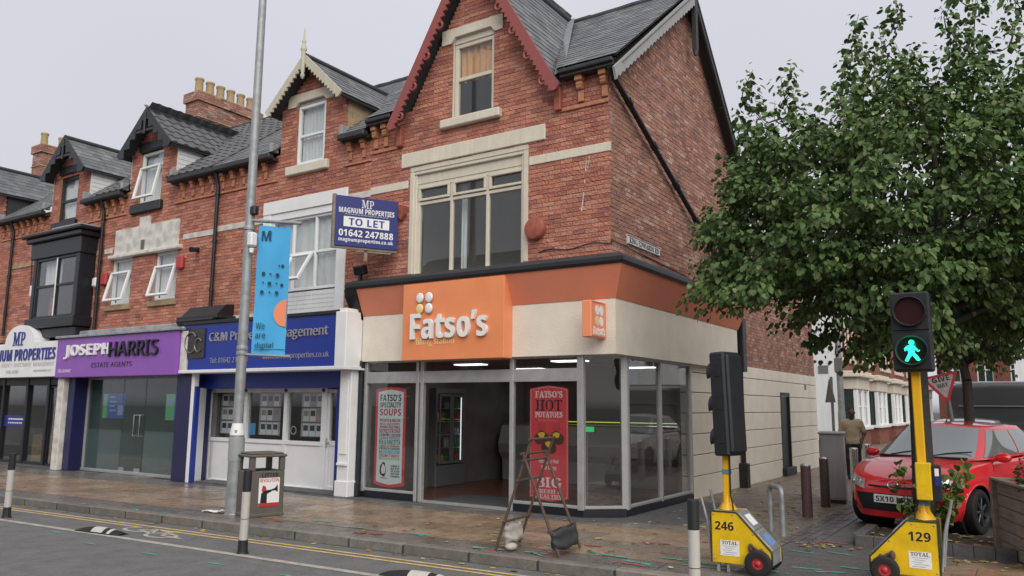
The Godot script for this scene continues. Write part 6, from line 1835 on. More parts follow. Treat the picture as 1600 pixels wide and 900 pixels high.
# ---------- portable signals ----------
func wedge_box(t: Node3D, s: float, num: String) -> void:
	# s = 1: slope falls to the right; -1: to the left. Front face at z 0, body behind it
	var poly := PackedVector2Array([Vector2(0, 0.10), Vector2(s * 0.60, 0.10), Vector2(s * 0.60, 0.24), Vector2(s * 0.26, 0.60), Vector2(0, 0.60)])
	var b := MB.new(); b.plate(poly, -0.012, 0.0); put(t, "side_panel", b, "yellow")
	b = MB.new(); b.plate(poly, -0.40, -0.388); put(t, "side_panel", b, "yellow")
	b = MB.new()
	var inner := PackedVector2Array()
	for p in poly: inner.append(Vector2(lerpf(s * 0.25, p.x, 0.985), lerpf(0.33, p.y, 0.985)))
	b.plate(inner, -0.388, -0.012); put(t, "body", b, "galv" if s > 0 else "dark_green")
	# dark edge strips
	for z in [0.0, -0.4]:
		b = MB.new()
		for k in [[4, 3], [3, 2], [0, 4], [2, 1]]:
			var p := poly[k[0]]
			var q := poly[k[1]]
			b.tube([Vector3(p.x, p.y, z), Vector3(q.x, q.y, z)], 0.009, 6)
		put(t, "edge_trim", b, "dark_green")
	# sloping lids
	var d := Vector3(s * 0.34, -0.36, 0).normalized()
	for k in 2:
		b = MB.new()
		var a := Vector3(s * 0.26, 0.60, -0.2) + d * (0.02 + k * 0.25)
		b.xf = Transform3D(Basis(d, Vector3(0, 0, 1), d.cross(Vector3(0, 0, 1))), a)
		b.bx(0.0, 0.22, -0.17, 0.17, -0.012 * s, 0.012 * s, 0.004)
		put(t, "lid", b, "steel_dull")
		b = MB.new(); b.xf = Transform3D(Basis(d, Vector3(0, 0, 1), d.cross(Vector3(0, 0, 1))), a)
		b.bx(0.04, 0.17, -0.1, 0.08, -0.0145 * s, 0.0145 * s)
		put(t, "lid_label", b, "sheet_white" if k == 0 else "screen_sticker")
	text(t, "number", num, "ink", (0.135 if s > 0 else -0.16), 0.46, 0.0005, 0.19, 0.085, 0.002)
	b = MB.new(); b.bx(s * 0.09 if s > 0 else -0.26, s * 0.09 + 0.19 if s > 0 else -0.07, 0.17, 0.32, 0.0, 0.003); var lb := put(t, "maker_label", b, "sheet_white")
	text(lb, "lettering", "TOTAL", "ink", (0.185 if s > 0 else -0.165), 0.298, 0.0032, 0.16, 0.034, 0.001, "Droid Serif")
	b = MB.new()
	for k in 5: b.bx((0.185 if s > 0 else -0.165) - 0.07 + 0.02 * (k % 2), (0.185 if s > 0 else -0.165) + 0.07 - 0.025 * (k % 3), 0.262 - k * 0.02, 0.268 - k * 0.02, 0.003, 0.0036)
	put(lb, "print_lines", b, "grey_print")
	for q in [[0.03, 0.57], [0.22, 0.57], [0.03, 0.14], [0.56, 0.13], [0.56, 0.22], [0.42, 0.40]]:
		b = MB.new(); b.xf = Transform3D(Basis(Vector3.RIGHT, PI / 2), Vector3(s * q[0], q[1], 0.0)); b.lathe(Vector3.ZERO, [[0.0, 0.008], [0.007, 0.006], [0.009, 0.0]], 8); put(t, "bolt", b, "steel_dull")
	b = MB.new(); b.tube([Vector3(s * 0.2, 0.6, -0.12), Vector3(s * 0.19, 0.68, -0.13), Vector3(s * 0.165, 0.75, -0.16), Vector3(s * 0.165, 1.2, -0.16)], 0.009, 6); put(t, "cable", b, "rubber")
	# wheel, foot, valve fittings
	var w := holder(t, "wheel", Vector3(s * 0.47, 0.13, 0.035))
	b = MB.new(); b.xf = Transform3D(Basis(Vector3.RIGHT, PI / 2), Vector3.ZERO); b.lathe(Vector3.ZERO, [[0.056, -0.03], [0.11, -0.038], [0.13, -0.02], [0.13, 0.02], [0.11, 0.038], [0.056, 0.028]], 24); put(w, "tyre", b, "rubber")
	b = MB.new(); b.xf = Transform3D(Basis(Vector3.RIGHT, PI / 2), Vector3.ZERO); b.lathe(Vector3.ZERO, [[0.0, 0.03], [0.022, 0.03], [0.024, 0.012], [0.045, 0.008], [0.056, 0.028], [0.058, 0.0]], 20); put(w, "rim", b, "sign_red")
	w = holder(t, "wheel", Vector3(s * 0.47, 0.13, -0.435))
	b = MB.new(); b.xf = Transform3D(Basis(Vector3.RIGHT, PI / 2), Vector3.ZERO); b.lathe(Vector3.ZERO, [[0.0, -0.03], [0.115, -0.035], [0.13, -0.02], [0.13, 0.02], [0.115, 0.035], [0.0, 0.03]], 24); put(w, "tyre", b, "rubber")
	b = MB.new(); b.bx(s * 0.04, s * 0.07, 0.0, 0.14, -0.06, -0.02, 0.005); b.bx(s * 0.14, s * 0.17, 0.0, 0.14, -0.06, -0.02, 0.005); b.bx(s * 0.02, s * 0.2, 0.10, 0.16, -0.07, -0.01, 0.006); b.bx(s * 0.04, s * 0.07, 0.0, 0.14, -0.36, -0.32, 0.005); put(t, "foot", b, "galv")
	b = MB.new(); b.ball(Vector3(s * 0.40, 0.27, 0.015), Vector3(0.03, 0.045, 0.025), 10, 6); b.ball(Vector3(s * 0.50, 0.235, 0.015), Vector3(0.025, 0.04, 0.025), 10, 6); b.cyl(Vector3(s * 0.40, 0.30, 0.03), Vector3(s * 0.50, 0.24, 0.03), 0.012, 0.012, 8); put(t, "connector", b, "rust_wood")
	# pole socket and handle
	b = MB.new()
	b.xf = Transform3D(Basis.IDENTITY, Vector3(s * 0.12, 0.6, -0.2))
	b.lathe(Vector3.ZERO, [[0.10, 0.0], [0.09, 0.02], [0.055, 0.08], [0.045, 0.16]], 4); put(t, "pole_socket", b, "yellow_pole")
	b = MB.new(); b.tube([Vector3(-s * 0.01, 0.15, -0.36), Vector3(-s * 0.05, 0.5, -0.36), Vector3(-s * 0.11, 0.78, -0.36)], 0.014, 8); b.tube([Vector3(-s * 0.01, 0.15, -0.04), Vector3(-s * 0.05, 0.5, -0.04), Vector3(-s * 0.11, 0.72, -0.04)], 0.014, 8); put(t, "handle", b, "galv")
func signals() -> void:
	var t := thing("vehicle_signal", "yellow portable traffic signal trolley numbered 246 with its lamp head seen side-on", "traffic light", Vector3(2.42, 0, 2.70), 0.04)
	wedge_box(t, 1.0, "246")
	var b := MB.new(); b.bx(0.085, 0.155, 0.66, 1.32, -0.235, -0.165, 0.008); put(t, "pole", b, "yellow_pole")
	b = MB.new(); b.bx(0.081, 0.159, 0.96, 1.01, -0.239, -0.161); put(t, "tape_band", b, "tape_blue")
	var h := holder(t, "signal_head", Vector3(0.14, 1.15, -0.2))
	b = MB.new()
	b.xf = Transform3D(Basis(Vector3.UP, -0.35) * Basis(Vector3.BACK, 0.035), Vector3.ZERO)
	b.bx(-0.07, 0.12, 0.0, 1.08, -0.15, 0.15, 0.02); b.bx(0.04, 0.16, 0.03, 1.05, -0.13, 0.13, 0.02)
	put(h, "housing", b, "signal_black")
	for k in 3:
		b = MB.new()
		b.xf = Transform3D(Basis(Vector3.UP, -0.35) * Basis(Vector3.BACK, 0.035), Vector3.ZERO)
		var y := 0.19 + k * 0.345
		for i in 14:   # hood: open below
			var a0 := -0.5 + (PI + 1.0) * i / 14.0
			var a1 := -0.5 + (PI + 1.0) * (i + 1) / 14.0
			b.quad(Vector3(-0.07, y + sin(a0) * 0.125, cos(a0) * 0.125), Vector3(-0.07, y + sin(a1) * 0.125, cos(a1) * 0.125), Vector3(-0.15 + 0.02 * cos(a1), y + sin(a1) * 0.12 - 0.02, cos(a1) * 0.12), Vector3(-0.15 + 0.02 * cos(a0), y + sin(a0) * 0.12 - 0.02, cos(a0) * 0.12))
		put(h, "hood", b, "signal_black")
		b = MB.new(); b.xf = Transform3D(Basis(Vector3.UP, -0.35) * Basis(Vector3.BACK, 0.035), Vector3.ZERO); b.cyl(Vector3(-0.072, y, 0), Vector3(-0.08, y, 0), 0.11, 0.09, 18); put(h, "lens", b, "lens_dark")
		b = MB.new(); b.xf = Transform3D(Basis(Vector3.UP, -0.35) * Basis(Vector3.BACK, 0.035), Vector3.ZERO); b.bx(0.0, 0.07, y - 0.06, y + 0.09, 0.148, 0.156, 0.003); put(h, "cover_plate", b, "rubber")
	# pedestrian signal
	t = thing("pedestrian_signal", "yellow portable pedestrian signal numbered 129 showing a green walking figure", "traffic light", Vector3(4.44, 0, 2.25), 0.03)
	wedge_box(t, -1.0, "129")
	b = MB.new(); b.bx(-0.155, -0.075, 0.66, 2.12, -0.24, -0.16, 0.008); put(t, "pole", b, "yellow_pole")
	b = MB.new(); b.bx(-0.158, -0.072, 0.73, 0.78, -0.243, -0.157); put(t, "tape_band", b, "tape_blue")
	b = MB.new(); b.bx(-0.165, -0.03, 0.79, 1.14, -0.158, -0.06, 0.008); put(t, "button_box", b, "yellow")
	b = MB.new(); b.bx(-0.025, 0.05, 0.78, 1.12, -0.19, -0.08, 0.008); var u := put(t, "push_button_unit", b, "signal_black")
	b = MB.new(); b.bx(0.0, 0.035, 1.02, 1.09, -0.079, -0.076); put(u, "sticker", b, "sheet_white")
	b = MB.new(); b.bx(0.0, 0.04, 0.93, 1.01, -0.079, -0.076); put(u, "sticker", b, "ink_blue")
	h = holder(t, "signal_head", Vector3(-0.118, 2.01, -0.1))
	h.rotation.y = -0.05
	b = MB.new(); b.bx(-0.175, 0.175, 0.0, 0.785, -0.12, 0.04, 0.018); put(h, "housing", b, "signal_black")
	for k in 2:
		var y := 0.205 + k * 0.385
		b = MB.new(); b.bx(-0.165, 0.165, y - 0.185, y + 0.18, 0.04, 0.052, 0.012); put(h, "door", b, "signal_black")
		b = MB.new(); b.xf = Transform3D(Basis(Vector3.RIGHT, PI / 2), Vector3(0, y, 0.05)); b.lathe(Vector3.ZERO, [[0.135, 0.0], [0.148, 0.0], [0.148, 0.05], [0.138, 0.05], [0.13, 0.004]], 28); put(h, "hood", b, "signal_black")
		b = MB.new(); b.cyl(Vector3(0, y, 0.05), Vector3(0, y, 0.056), 0.13, 0.13, 28); put(h, "lens", b, "lens_dark" if k == 0 else "lens_red")
	var man := PackedVector2Array([Vector2(-0.012, 0.048), Vector2(0.014, 0.046), Vector2(0.03, 0.03), Vector2(0.05, 0.002), Vector2(0.06, 0.005), Vector2(0.064, -0.004), Vector2(0.046, -0.014), Vector2(0.024, 0.008), Vector2(0.02, -0.018), Vector2(0.046, -0.052), Vector2(0.064, -0.082), Vector2(0.05, -0.092), Vector2(0.034, -0.088), Vector2(0.0, -0.04), Vector2(-0.022, -0.07), Vector2(-0.035, -0.096), Vector2(-0.06, -0.09), Vector2(-0.046, -0.058), Vector2(-0.028, -0.022), Vector2(-0.032, 0.0), Vector2(-0.05, 0.004), Vector2(-0.054, -0.008), Vector2(-0.062, 0.018), Vector2(-0.04, 0.04)])
	b = MB.new()
	b.xf = Transform3D(Basis.from_scale(Vector3(1.12, 1.12, 1)), Vector3(0, 0.205, 0.0565))
	b.plate(man, 0.0, 0.003)
	b.cyl(Vector3(0.0, 0.07, 0.0), Vector3(0.0, 0.07, 0.003), 0.023, 0.023, 18)
	put(h, "walking_figure", b, "green_man")
	var g := OmniLight3D.new()
	g.name = "signal_glow"
	g.light_color = Color(0.1, 1.0, 0.65); g.light_energy = 0.012; g.light_size = 0.05; g.omni_range = 6.0; g.omni_attenuation = 2.0; g.shadow_enabled = true
	add_child(g, true)
	g.position = t.position + Vector3(-0.12, 2.265, -0.02)

# ---------- vehicles ----------
func body_w(y: float) -> float:
	if y < 0.3: return lerpf(0.76, 0.825, (y - 0.18) / 0.12)
	if y < 0.6: return lerpf(0.825, 0.845, (y - 0.3) / 0.3)
	return lerpf(0.845, 0.775, pow((y - 0.6) / 0.45, 1.5))
func body_f(y: float) -> float:   # how far the nose reaches at height y
	if y < 0.34: return 1.90 + 0.06 * (y - 0.18) / 0.16
	if y < 0.56: return 1.96
	return 1.96 - 0.9 * pow(y - 0.56, 1.55)
func nose(x: float, y: float) -> float:
	return body_f(y) * pow(maxf(0.0, 1.0 - pow(absf(x) / body_w(y), 4.2)), 1.0 / 4.2)
func top_y(s: float) -> float:
	if s > 0.49: return 0.70 + 0.275 * (1.0 - pow((s - 0.49) / 0.51, 2.4))
	return lerpf(0.975, 1.03, clampf((0.49 - s) / 1.2, 0, 1))
func patch(b: MB, pts: Callable, nu: int, nv: int) -> void:
	var rows := []
	for i in nv + 1:
		var r := []
		for j in nu + 1: r.append(pts.call(float(j) / nu, float(i) / nv))
		rows.append(r)
	b.grid(rows)
func around(q: float) -> Vector2:   # rounded-rectangle outline, q 0..4 (front, right, rear, left)
	var side := int(q) % 4
	var t := lerpf(-0.9, 0.9, q - floorf(q))
	var o := pow(1.0 - pow(absf(t), 6.0), 1.0 / 6.0)
	return [Vector2(t, o), Vector2(o, -t), Vector2(-t, -o), Vector2(-o, t)][side]
func cabin(q: float, h: float) -> Vector3:
	var zf := lerpf(1.06, 0.24, pow(h, 0.92))
	var zr := lerpf(-1.80, -1.28, pow(h, 1.3))
	var w := lerpf(0.785, 0.575, pow(h, 1.15))
	var p := around(q)
	var zz := (zf + zr) * 0.5 + p.y * (zf - zr) * 0.5
	var belt := 0.95 + 0.06 * clampf((1.0 - zz) / 2.6, 0, 1)
	return Vector3(p.x * w, lerpf(belt, 1.405, h) + (0.035 * (1.0 - absf(p.x)) * h), zz)
func car(label: String, paint: String, at: Vector3, turn: float, plate_text: String, emblem: bool) -> Node3D:
	var t := thing("parked_car", label, "car", at, turn)
	var b := MB.new()
	var ss := [1.0, 0.99999, 0.9999, 0.9996, 0.999, 0.998, 0.996, 0.993, 0.988, 0.98, 0.97, 0.955]
	var s := 0.94
	while s > -0.945:
		ss.append(s); s -= 0.018
	ss += [-0.955, -0.97, -0.98, -0.988, -0.993, -0.996, -0.998, -0.999, -0.9996, -0.9999, -1.0]
	var arch := [Vector2(1.21, 0.30), Vector2(-1.25, 0.30)]
	for side in [-1.0, 1.0]:
		var rows := []
		for st in ss:
			var r := []
			var ysh := top_y(st) - 0.055
			for j in 15:
				var y := lerpf(0.18, ysh, j / 14.0)
				var e := pow(maxf(0.0, 1.0 - pow(absf(st), 4.2)), 1.0 / 4.2)
				var z: float = st * (body_f(y) if st > 0 else 1.93 - 0.25 * pow(maxf(0.0, y - 0.6), 1.3))
				var x := body_w(y) * e
				# crease along the flank
				x += 0.008 * exp(-pow((y - 0.74) / 0.05, 2.0)) * e
				for a in arch:
					var q: Vector2 = Vector2(z, y) - a
					if absf(q.length() - 0.355) < 0.035 and x > 0.5:
						q = q.normalized() * 0.355
						z = a.x + q.x; y = maxf(a.y + q.y, 0.16)
				r.append(Vector3(side * x, y, z))
			var sh: Vector3 = r[14]
			for j in range(1, 8):
				var f := j / 7.0
				r.append(Vector3(sh.x * (1.0 - f), sh.y + 0.055 * (1.0 - pow(1.0 - f, 2.2)) + (0.012 * exp(-pow((f - 0.28) / 0.1, 2.0)) if st > 0.45 and st < 0.98 else 0.0), sh.z))
			rows.append(r)
		# grid without the arch openings
		var keep := MB.new()
		keep.grid(rows, side > 0)
		var ix := PackedInt32Array()
		for k in range(0, keep.ix.size(), 3):
			var c := (keep.v[keep.ix[k]] + keep.v[keep.ix[k + 1]] + keep.v[keep.ix[k + 2]]) / 3.0
			var inside := false
			for a in arch:
				if (Vector2(c.z, c.y) - a).length() < 0.345 and absf(c.x) > 0.5: inside = true
			if not inside: ix.append_array([keep.ix[k], keep.ix[k + 1], keep.ix[k + 2]])
		var base := b.v.size()
		b.v.append_array(keep.v); b.n.append_array(keep.n); b.u.append_array(keep.u); b.c.append_array(keep.c)
		for i in ix: b.ix.append(i + base)
	var qs := []
	for k in 97: qs.append(k / 24.0 if k < 96 else 0.0)
	var cr := []
	for h in [0.0, 0.12, 0.25, 0.4, 0.55, 0.7, 0.82, 0.92, 1.0]:
		var r := []
		for q in qs: r.append(cabin(q, h))
		cr.append(r)
	for sc in [0.94, 0.85, 0.6, 0.3, 0.02]:
		var r := []
		for q in qs:
			var p := cabin(q, 1.0)
			var c := Vector3(0, 1.44, -0.52)
			var m: Vector3 = c + (p - c) * sc
			m.y = p.y + (1.465 - p.y) * (1.0 - pow(sc, 1.7))
			r.append(m)
		cr.append(r)
	b.grid(cr)
	put(t, "body", b, paint)
	# glass
	var off := func(q: float, h: float) -> Vector3:
		var p := cabin(q, h)
		return p + Vector3(p.x * 0.006, 0.003, (p.z + 0.35) * 0.005)
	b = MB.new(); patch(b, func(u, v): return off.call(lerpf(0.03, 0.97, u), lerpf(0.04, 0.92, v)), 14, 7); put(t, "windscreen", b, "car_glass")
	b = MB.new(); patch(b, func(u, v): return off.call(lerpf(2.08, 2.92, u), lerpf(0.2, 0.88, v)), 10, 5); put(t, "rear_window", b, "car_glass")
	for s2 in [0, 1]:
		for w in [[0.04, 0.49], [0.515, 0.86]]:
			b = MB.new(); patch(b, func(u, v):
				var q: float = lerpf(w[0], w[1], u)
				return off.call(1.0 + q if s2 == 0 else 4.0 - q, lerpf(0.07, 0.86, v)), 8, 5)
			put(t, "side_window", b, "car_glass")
	# front: grilles, lamps, plate, emblem
	var on_nose := func(x: float, y: float, o: float) -> Vector3: return Vector3(x, y, nose(x, y) + o)
	b = MB.new(); patch(b, func(u, v): return on_nose.call(lerpf(-0.46 - 0.10 * v, 0.46 + 0.10 * v, u), lerpf(0.27, 0.50, v), 0.006), 14, 3); put(t, "lower_grille", b, "rubber")
	b = MB.new(); patch(b, func(u, v): return on_nose.call(lerpf(-0.34, 0.34, u), lerpf(0.585, 0.612, v) - 0.012 * (1.0 - absf(2 * u - 1)), 0.006), 10, 1); put(t, "upper_grille", b, "rubber")
	for sd in [-1.0, 1.0]:
		b = MB.new(); patch(b, func(u, v): return on_nose.call(sd * lerpf(0.40, 0.755, u), lerpf(0.545 + 0.085 * u, 0.675 + 0.09 * u, v), 0.007), 14, 4); put(t, "headlight", b, "lamp_glass")
		b = MB.new(); b.ball(on_nose.call(sd * 0.60, 0.63, -0.01), Vector3(0.05, 0.045, 0.03), 12, 8); put(t, "headlight_lens", b, "chrome")
		b = MB.new(); patch(b, func(u, v): return on_nose.call(sd * lerpf(0.58, 0.70, u), lerpf(0.29, 0.36, v), 0.006), 6, 2); put(t, "fog_lamp", b, "rubber")
		b = MB.new(); b.ball(Vector3(sd * 0.92, 0.99, 0.60), Vector3(0.11, 0.07, 0.07), 14, 10); b.bx(sd * 0.74, sd * 0.86, 0.94, 0.975, 0.57, 0.63, 0.01); put(t, "door_mirror", b, paint)
		b = MB.new(); b.tube([Vector3(sd * 0.846, 0.26, 0.70), Vector3(sd * 0.855, 0.6, 0.74), Vector3(sd * 0.80, 0.93, 0.66)], 0.004, 4); b.tube([Vector3(sd * 0.846, 0.26, -0.35), Vector3(sd * 0.855, 0.6, -0.35), Vector3(sd * 0.80, 0.95, -0.35)], 0.004, 4); b.tube([Vector3(sd * 0.846, 0.26, 0.70), Vector3(sd * 0.846, 0.26, -0.35)], 0.004, 4); put(t, "door_gap", b, "rubber")
		b = MB.new(); b.bx(sd * 0.835, sd * 0.872, 0.80, 0.83, -0.22, -0.04, 0.01); put(t, "door_handle", b, paint)
		for a in arch:
			b = MB.new()
			var pts := []
			for i in 19:
				var an := -0.25 + (PI + 0.5) * i / 18.0
				var ly := maxf(0.3 + sin(an) * 0.352, 0.19)
				var lz: float = a.x + cos(an) * 0.352
				var lf := body_f(ly) if lz > 0 else 1.93 - 0.25 * pow(maxf(0.0, ly - 0.6), 1.3)
				pts.append(Vector3(sd * body_w(ly) * pow(1.0 - pow(minf(absf(lz) / lf, 0.98), 4.2), 1.0 / 4.2), ly, lz))
			b.tube(pts, 0.012, 6); put(t, "arch_lip", b, paint)
			b = MB.new(); b.cyl(Vector3(sd * 0.45, 0.30, a.x), Vector3(sd * 0.69, 0.30, a.x), 0.35, 0.35, 24, true); put(t, "wheel_well", b, "rubber")
			var w := holder(t, "wheel", Vector3(sd * 0.745, 0.295, a.x))
			b = MB.new(); b.xf = Transform3D(Basis(Vector3.BACK, -sd * PI / 2), Vector3.ZERO); b.lathe(Vector3.ZERO, [[0.19, -0.08], [0.27, -0.09], [0.295, -0.06], [0.295, 0.06], [0.275, 0.085], [0.205, 0.09], [0.2, 0.05]], 32); put(w, "tyre", b, "rubber")
			b = MB.new(); b.xf = Transform3D(Basis(Vector3.BACK, -sd * PI / 2), Vector3.ZERO)
			b.lathe(Vector3.ZERO, [[0.0, 0.03], [0.19, 0.03], [0.205, 0.088], [0.195, 0.088], [0.185, 0.045]], 28)
			put(w, "rim", b, "signal_black")
			for k in 7:
				b = MB.new(); b.xf = Transform3D(Basis(Vector3.BACK, -sd * PI / 2) * Basis(Vector3.UP, TAU * k / 7.0), Vector3.ZERO); b.bx(-0.018, 0.018, 0.05, 0.075, 0.03, 0.195, 0.008); put(w, "spoke", b, "alloy_grey")
			b = MB.new(); b.xf = Transform3D(Basis(Vector3.BACK, -sd * PI / 2), Vector3.ZERO); b.cyl(Vector3(0, 0.04, 0), Vector3(0, 0.08, 0), 0.045, 0.035, 14); put(w, "hub", b, "alloy_grey")
	b = MB.new(); b.bx(-0.262, 0.262, 0.375, 0.487, 1.962, 1.979, 0.004); var pl := put(t, "number_plate", b, "sheet_white")
	if plate_text: text(pl, "lettering", plate_text, "ink", 0.0, 0.431, 1.980, 0.46, 0.072, 0.002)
	if emblem:
		b = MB.new()
		var pts := []
		for i in 25: pts.append(Vector3(cos(TAU * i / 24.0) * 0.066, 0.625 + sin(TAU * i / 24.0) * 0.05, nose(0, 0.625 + sin(TAU * i / 24.0) * 0.05) + 0.012))
		b.tube(pts, 0.007, 6)
		b.tube([Vector3(-0.05, 0.642, nose(0, 0.642) + 0.014), Vector3(-0.02, 0.632, nose(0, 0.632) + 0.014), Vector3(0, 0.617, nose(0, 0.617) + 0.014), Vector3(0.02, 0.632, nose(0, 0.632) + 0.014), Vector3(0.05, 0.642, nose(0, 0.642) + 0.014)], 0.006, 6)
		put(t, "emblem", b, "chrome")
	b = MB.new()
	for x in [-0.45, 0.12]:
		b.tube([Vector3(x, 0.985, 1.0), Vector3(x + 0.2, 1.03, 0.93), Vector3(x + 0.5, 1.06, 0.86)], 0.009, 5)
	b.bx(-0.6, 0.6, 0.955, 0.985, 0.95, 1.06, 0.01)
	put(t, "wiper", b, "rubber")
	b = MB.new(); b.bx(-0.6, 0.6, 0.14, 0.2, -1.6, 1.5); b.bx(-0.6, 0.6, 0.2, 0.9, -1.6, 1.0); put(t, "floorpan", b, "rubber")
	b = MB.new(); b.cyl(Vector3(0, 1.46, 0.1), Vector3(0, 1.50, 0.06), 0.012, 0.006, 6); put(t, "aerial", b, "rubber")
	return t
func van(label: String, paint: String, at: Vector3, turn: float) -> Node3D:
	# long side along local x
	var t := thing("parked_van", label, "van", at, turn)
	var b := MB.new()
	var prof := []   # rings along x
	for i in 21:
		var u := i / 20.0
		var x := lerpf(-2.6, 2.6, u)
		var e := pow(maxf(0.0, 1.0 - pow(absf(2 * u - 1), 14.0)), 0.14) if u < 0.5 else 1.0
		var top := 2.36
		if u > 0.74: top = lerpf(2.36, 1.25, smoothstep(0.74, 0.92, u))
		if u > 0.92: top = lerpf(1.25, 0.95, (u - 0.92) / 0.08)
		var r := []
		for j in 25:
			var a := TAU * j / 24.0
			var cx := signf(cos(a)) * pow(absf(cos(a)), 0.17)
			var sy := signf(sin(a)) * pow(absf(sin(a)), 0.17)
			var y := lerpf(0.35, top, sy * 0.5 + 0.5)
			r.append(Vector3(x if u > 0.02 else -2.58, lerpf(1.3, y, maxf(e, 0.85)), cx * (0.98 - 0.12 * smoothstep(1.2, 2.4, y)) * maxf(e, 0.8)))
		prof.append(r)
	b.grid(prof); put(t, "body", b, paint)
	b = MB.new()
	for z in [-1.0, 1.0]:
		b.bx(-2.3, 1.0, 1.72, 1.75, z * 0.955 - 0.012, z * 0.955 + 0.012, 0.005); b.bx(-2.3, 1.0, 1.12, 1.16, z * 0.985 - 0.012, z * 0.985 + 0.012, 0.005); b.bx(-2.3, 2.2, 0.62, 0.72, z * 0.99 - 0.015, z * 0.99 + 0.015, 0.01)
	put(t, "side_rail", b, "sign_back")
	for z in [-1.0, 1.0]:
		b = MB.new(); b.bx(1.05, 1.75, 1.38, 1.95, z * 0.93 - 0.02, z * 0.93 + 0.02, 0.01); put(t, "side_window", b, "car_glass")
		for x in [-1.6, 1.75]:
			var w := holder(t, "wheel", Vector3(x, 0.34, z * 0.86))
			b = MB.new(); b.xf = Transform3D(Basis(Vector3.RIGHT, z * PI / 2), Vector3.ZERO); b.lathe(Vector3.ZERO, [[0.0, -0.1], [0.30, -0.1], [0.34, -0.06], [0.34, 0.06], [0.3, 0.1], [0.2, 0.1], [0.18, 0.06], [0.0, 0.05]], 24); put(w, "tyre", b, "rubber")
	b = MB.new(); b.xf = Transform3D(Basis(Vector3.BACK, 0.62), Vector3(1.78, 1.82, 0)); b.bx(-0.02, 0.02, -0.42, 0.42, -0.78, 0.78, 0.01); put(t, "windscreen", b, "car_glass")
	return t

# ---------- person ----------
func smin(a: float, b: float, k: float) -> float:
	var h := maxf(k - absf(a - b), 0.0) / k
	return minf(a, b) - h * h * k * 0.25
func field(p: Vector3, bones: Array, k: float) -> float:
	var d := 1e3
	for q in bones:
		var a: Vector3 = q[0]
		var ab: Vector3 = q[1] - a
		var sc: Vector3 = q[4] if q.size() > 4 else Vector3.ONE
		var pa := (p - a)
		var l := ab.length_squared()
		var t := clampf(pa.dot(ab) / l, 0.0, 1.0) if l > 1e-9 else 0.0
		var e := (pa - ab * t) / sc
		d = smin(d, e.length() - lerpf(q[2], q[3], t), k)
	return d
func nets(b: MB, bones: Array, lo: Vector3, hi: Vector3, cell: float, k: float) -> void:
	var nx := int((hi.x - lo.x) / cell) + 1
	var ny := int((hi.y - lo.y) / cell) + 1
	var nz := int((hi.z - lo.z) / cell) + 1
	var val := PackedFloat32Array()
	val.resize(nx * ny * nz)
	for z in nz:
		for y in ny:
			for x in nx:
				val[x + nx * (y + ny * z)] = field(lo + Vector3(x, y, z) * cell, bones, k)
	var at := PackedInt32Array()
	at.resize(nx * ny * nz)
	at.fill(-1)
	for z in nz - 1:
		for y in ny - 1:
			for x in nx - 1:
				var sum := Vector3.ZERO
				var n := 0
				var i0 := x + nx * (y + ny * z)
				var neg := 0
				for c in 8:
					if val[i0 + (c & 1) + nx * ((c >> 1 & 1) + ny * (c >> 2 & 1))] < 0: neg += 1
				if neg == 0 or neg == 8: continue
				for c in 8:
					for ax in 3:
						if c & (1 << ax): continue
						var d := c | (1 << ax)
						var va := val[i0 + (c & 1) + nx * ((c >> 1 & 1) + ny * (c >> 2 & 1))]
						var vb := val[i0 + (d & 1) + nx * ((d >> 1 & 1) + ny * (d >> 2 & 1))]
						if (va < 0) == (vb < 0): continue
						var t := va / (va - vb)
						var pa := Vector3(c & 1, c >> 1 & 1, c >> 2 & 1)
						var pb := Vector3(d & 1, d >> 1 & 1, d >> 2 & 1)
						sum += pa.lerp(pb, t); n += 1
				var p := lo + (Vector3(x, y, z) + sum / n) * cell
				var h := cell * 0.5
				var g := Vector3(field(p + Vector3(h, 0, 0), bones, k) - field(p - Vector3(h, 0, 0), bones, k), field(p + Vector3(0, h, 0), bones, k) - field(p - Vector3(0, h, 0), bones, k), field(p + Vector3(0, 0, h), bones, k) - field(p - Vector3(0, 0, h), bones, k))
				at[i0] = b.vert(p, g)
	var st := [1, nx, nx * ny]
	for z in range(1, nz - 1):
		for y in range(1, ny - 1):
			for x in range(1, nx - 1):
				var i := x + nx * (y + ny * z)
				for ax in 3:
					var a := val[i]
					var c := val[i + st[ax]]
					if (a < 0) == (c < 0): continue
					var s1: int = st[(ax + 1) % 3]
					var s2: int = st[(ax + 2) % 3]
					var q := [at[i], at[i - s1], at[i - s1 - s2], at[i - s2]]
					if -1 in q: continue
					if a < 0: b.ix.append_array(PackedInt32Array([q[0], q[2], q[1], q[0], q[3], q[2]]))
					else: b.ix.append_array(PackedInt32Array([q[0], q[1], q[2], q[0], q[2], q[3]]))
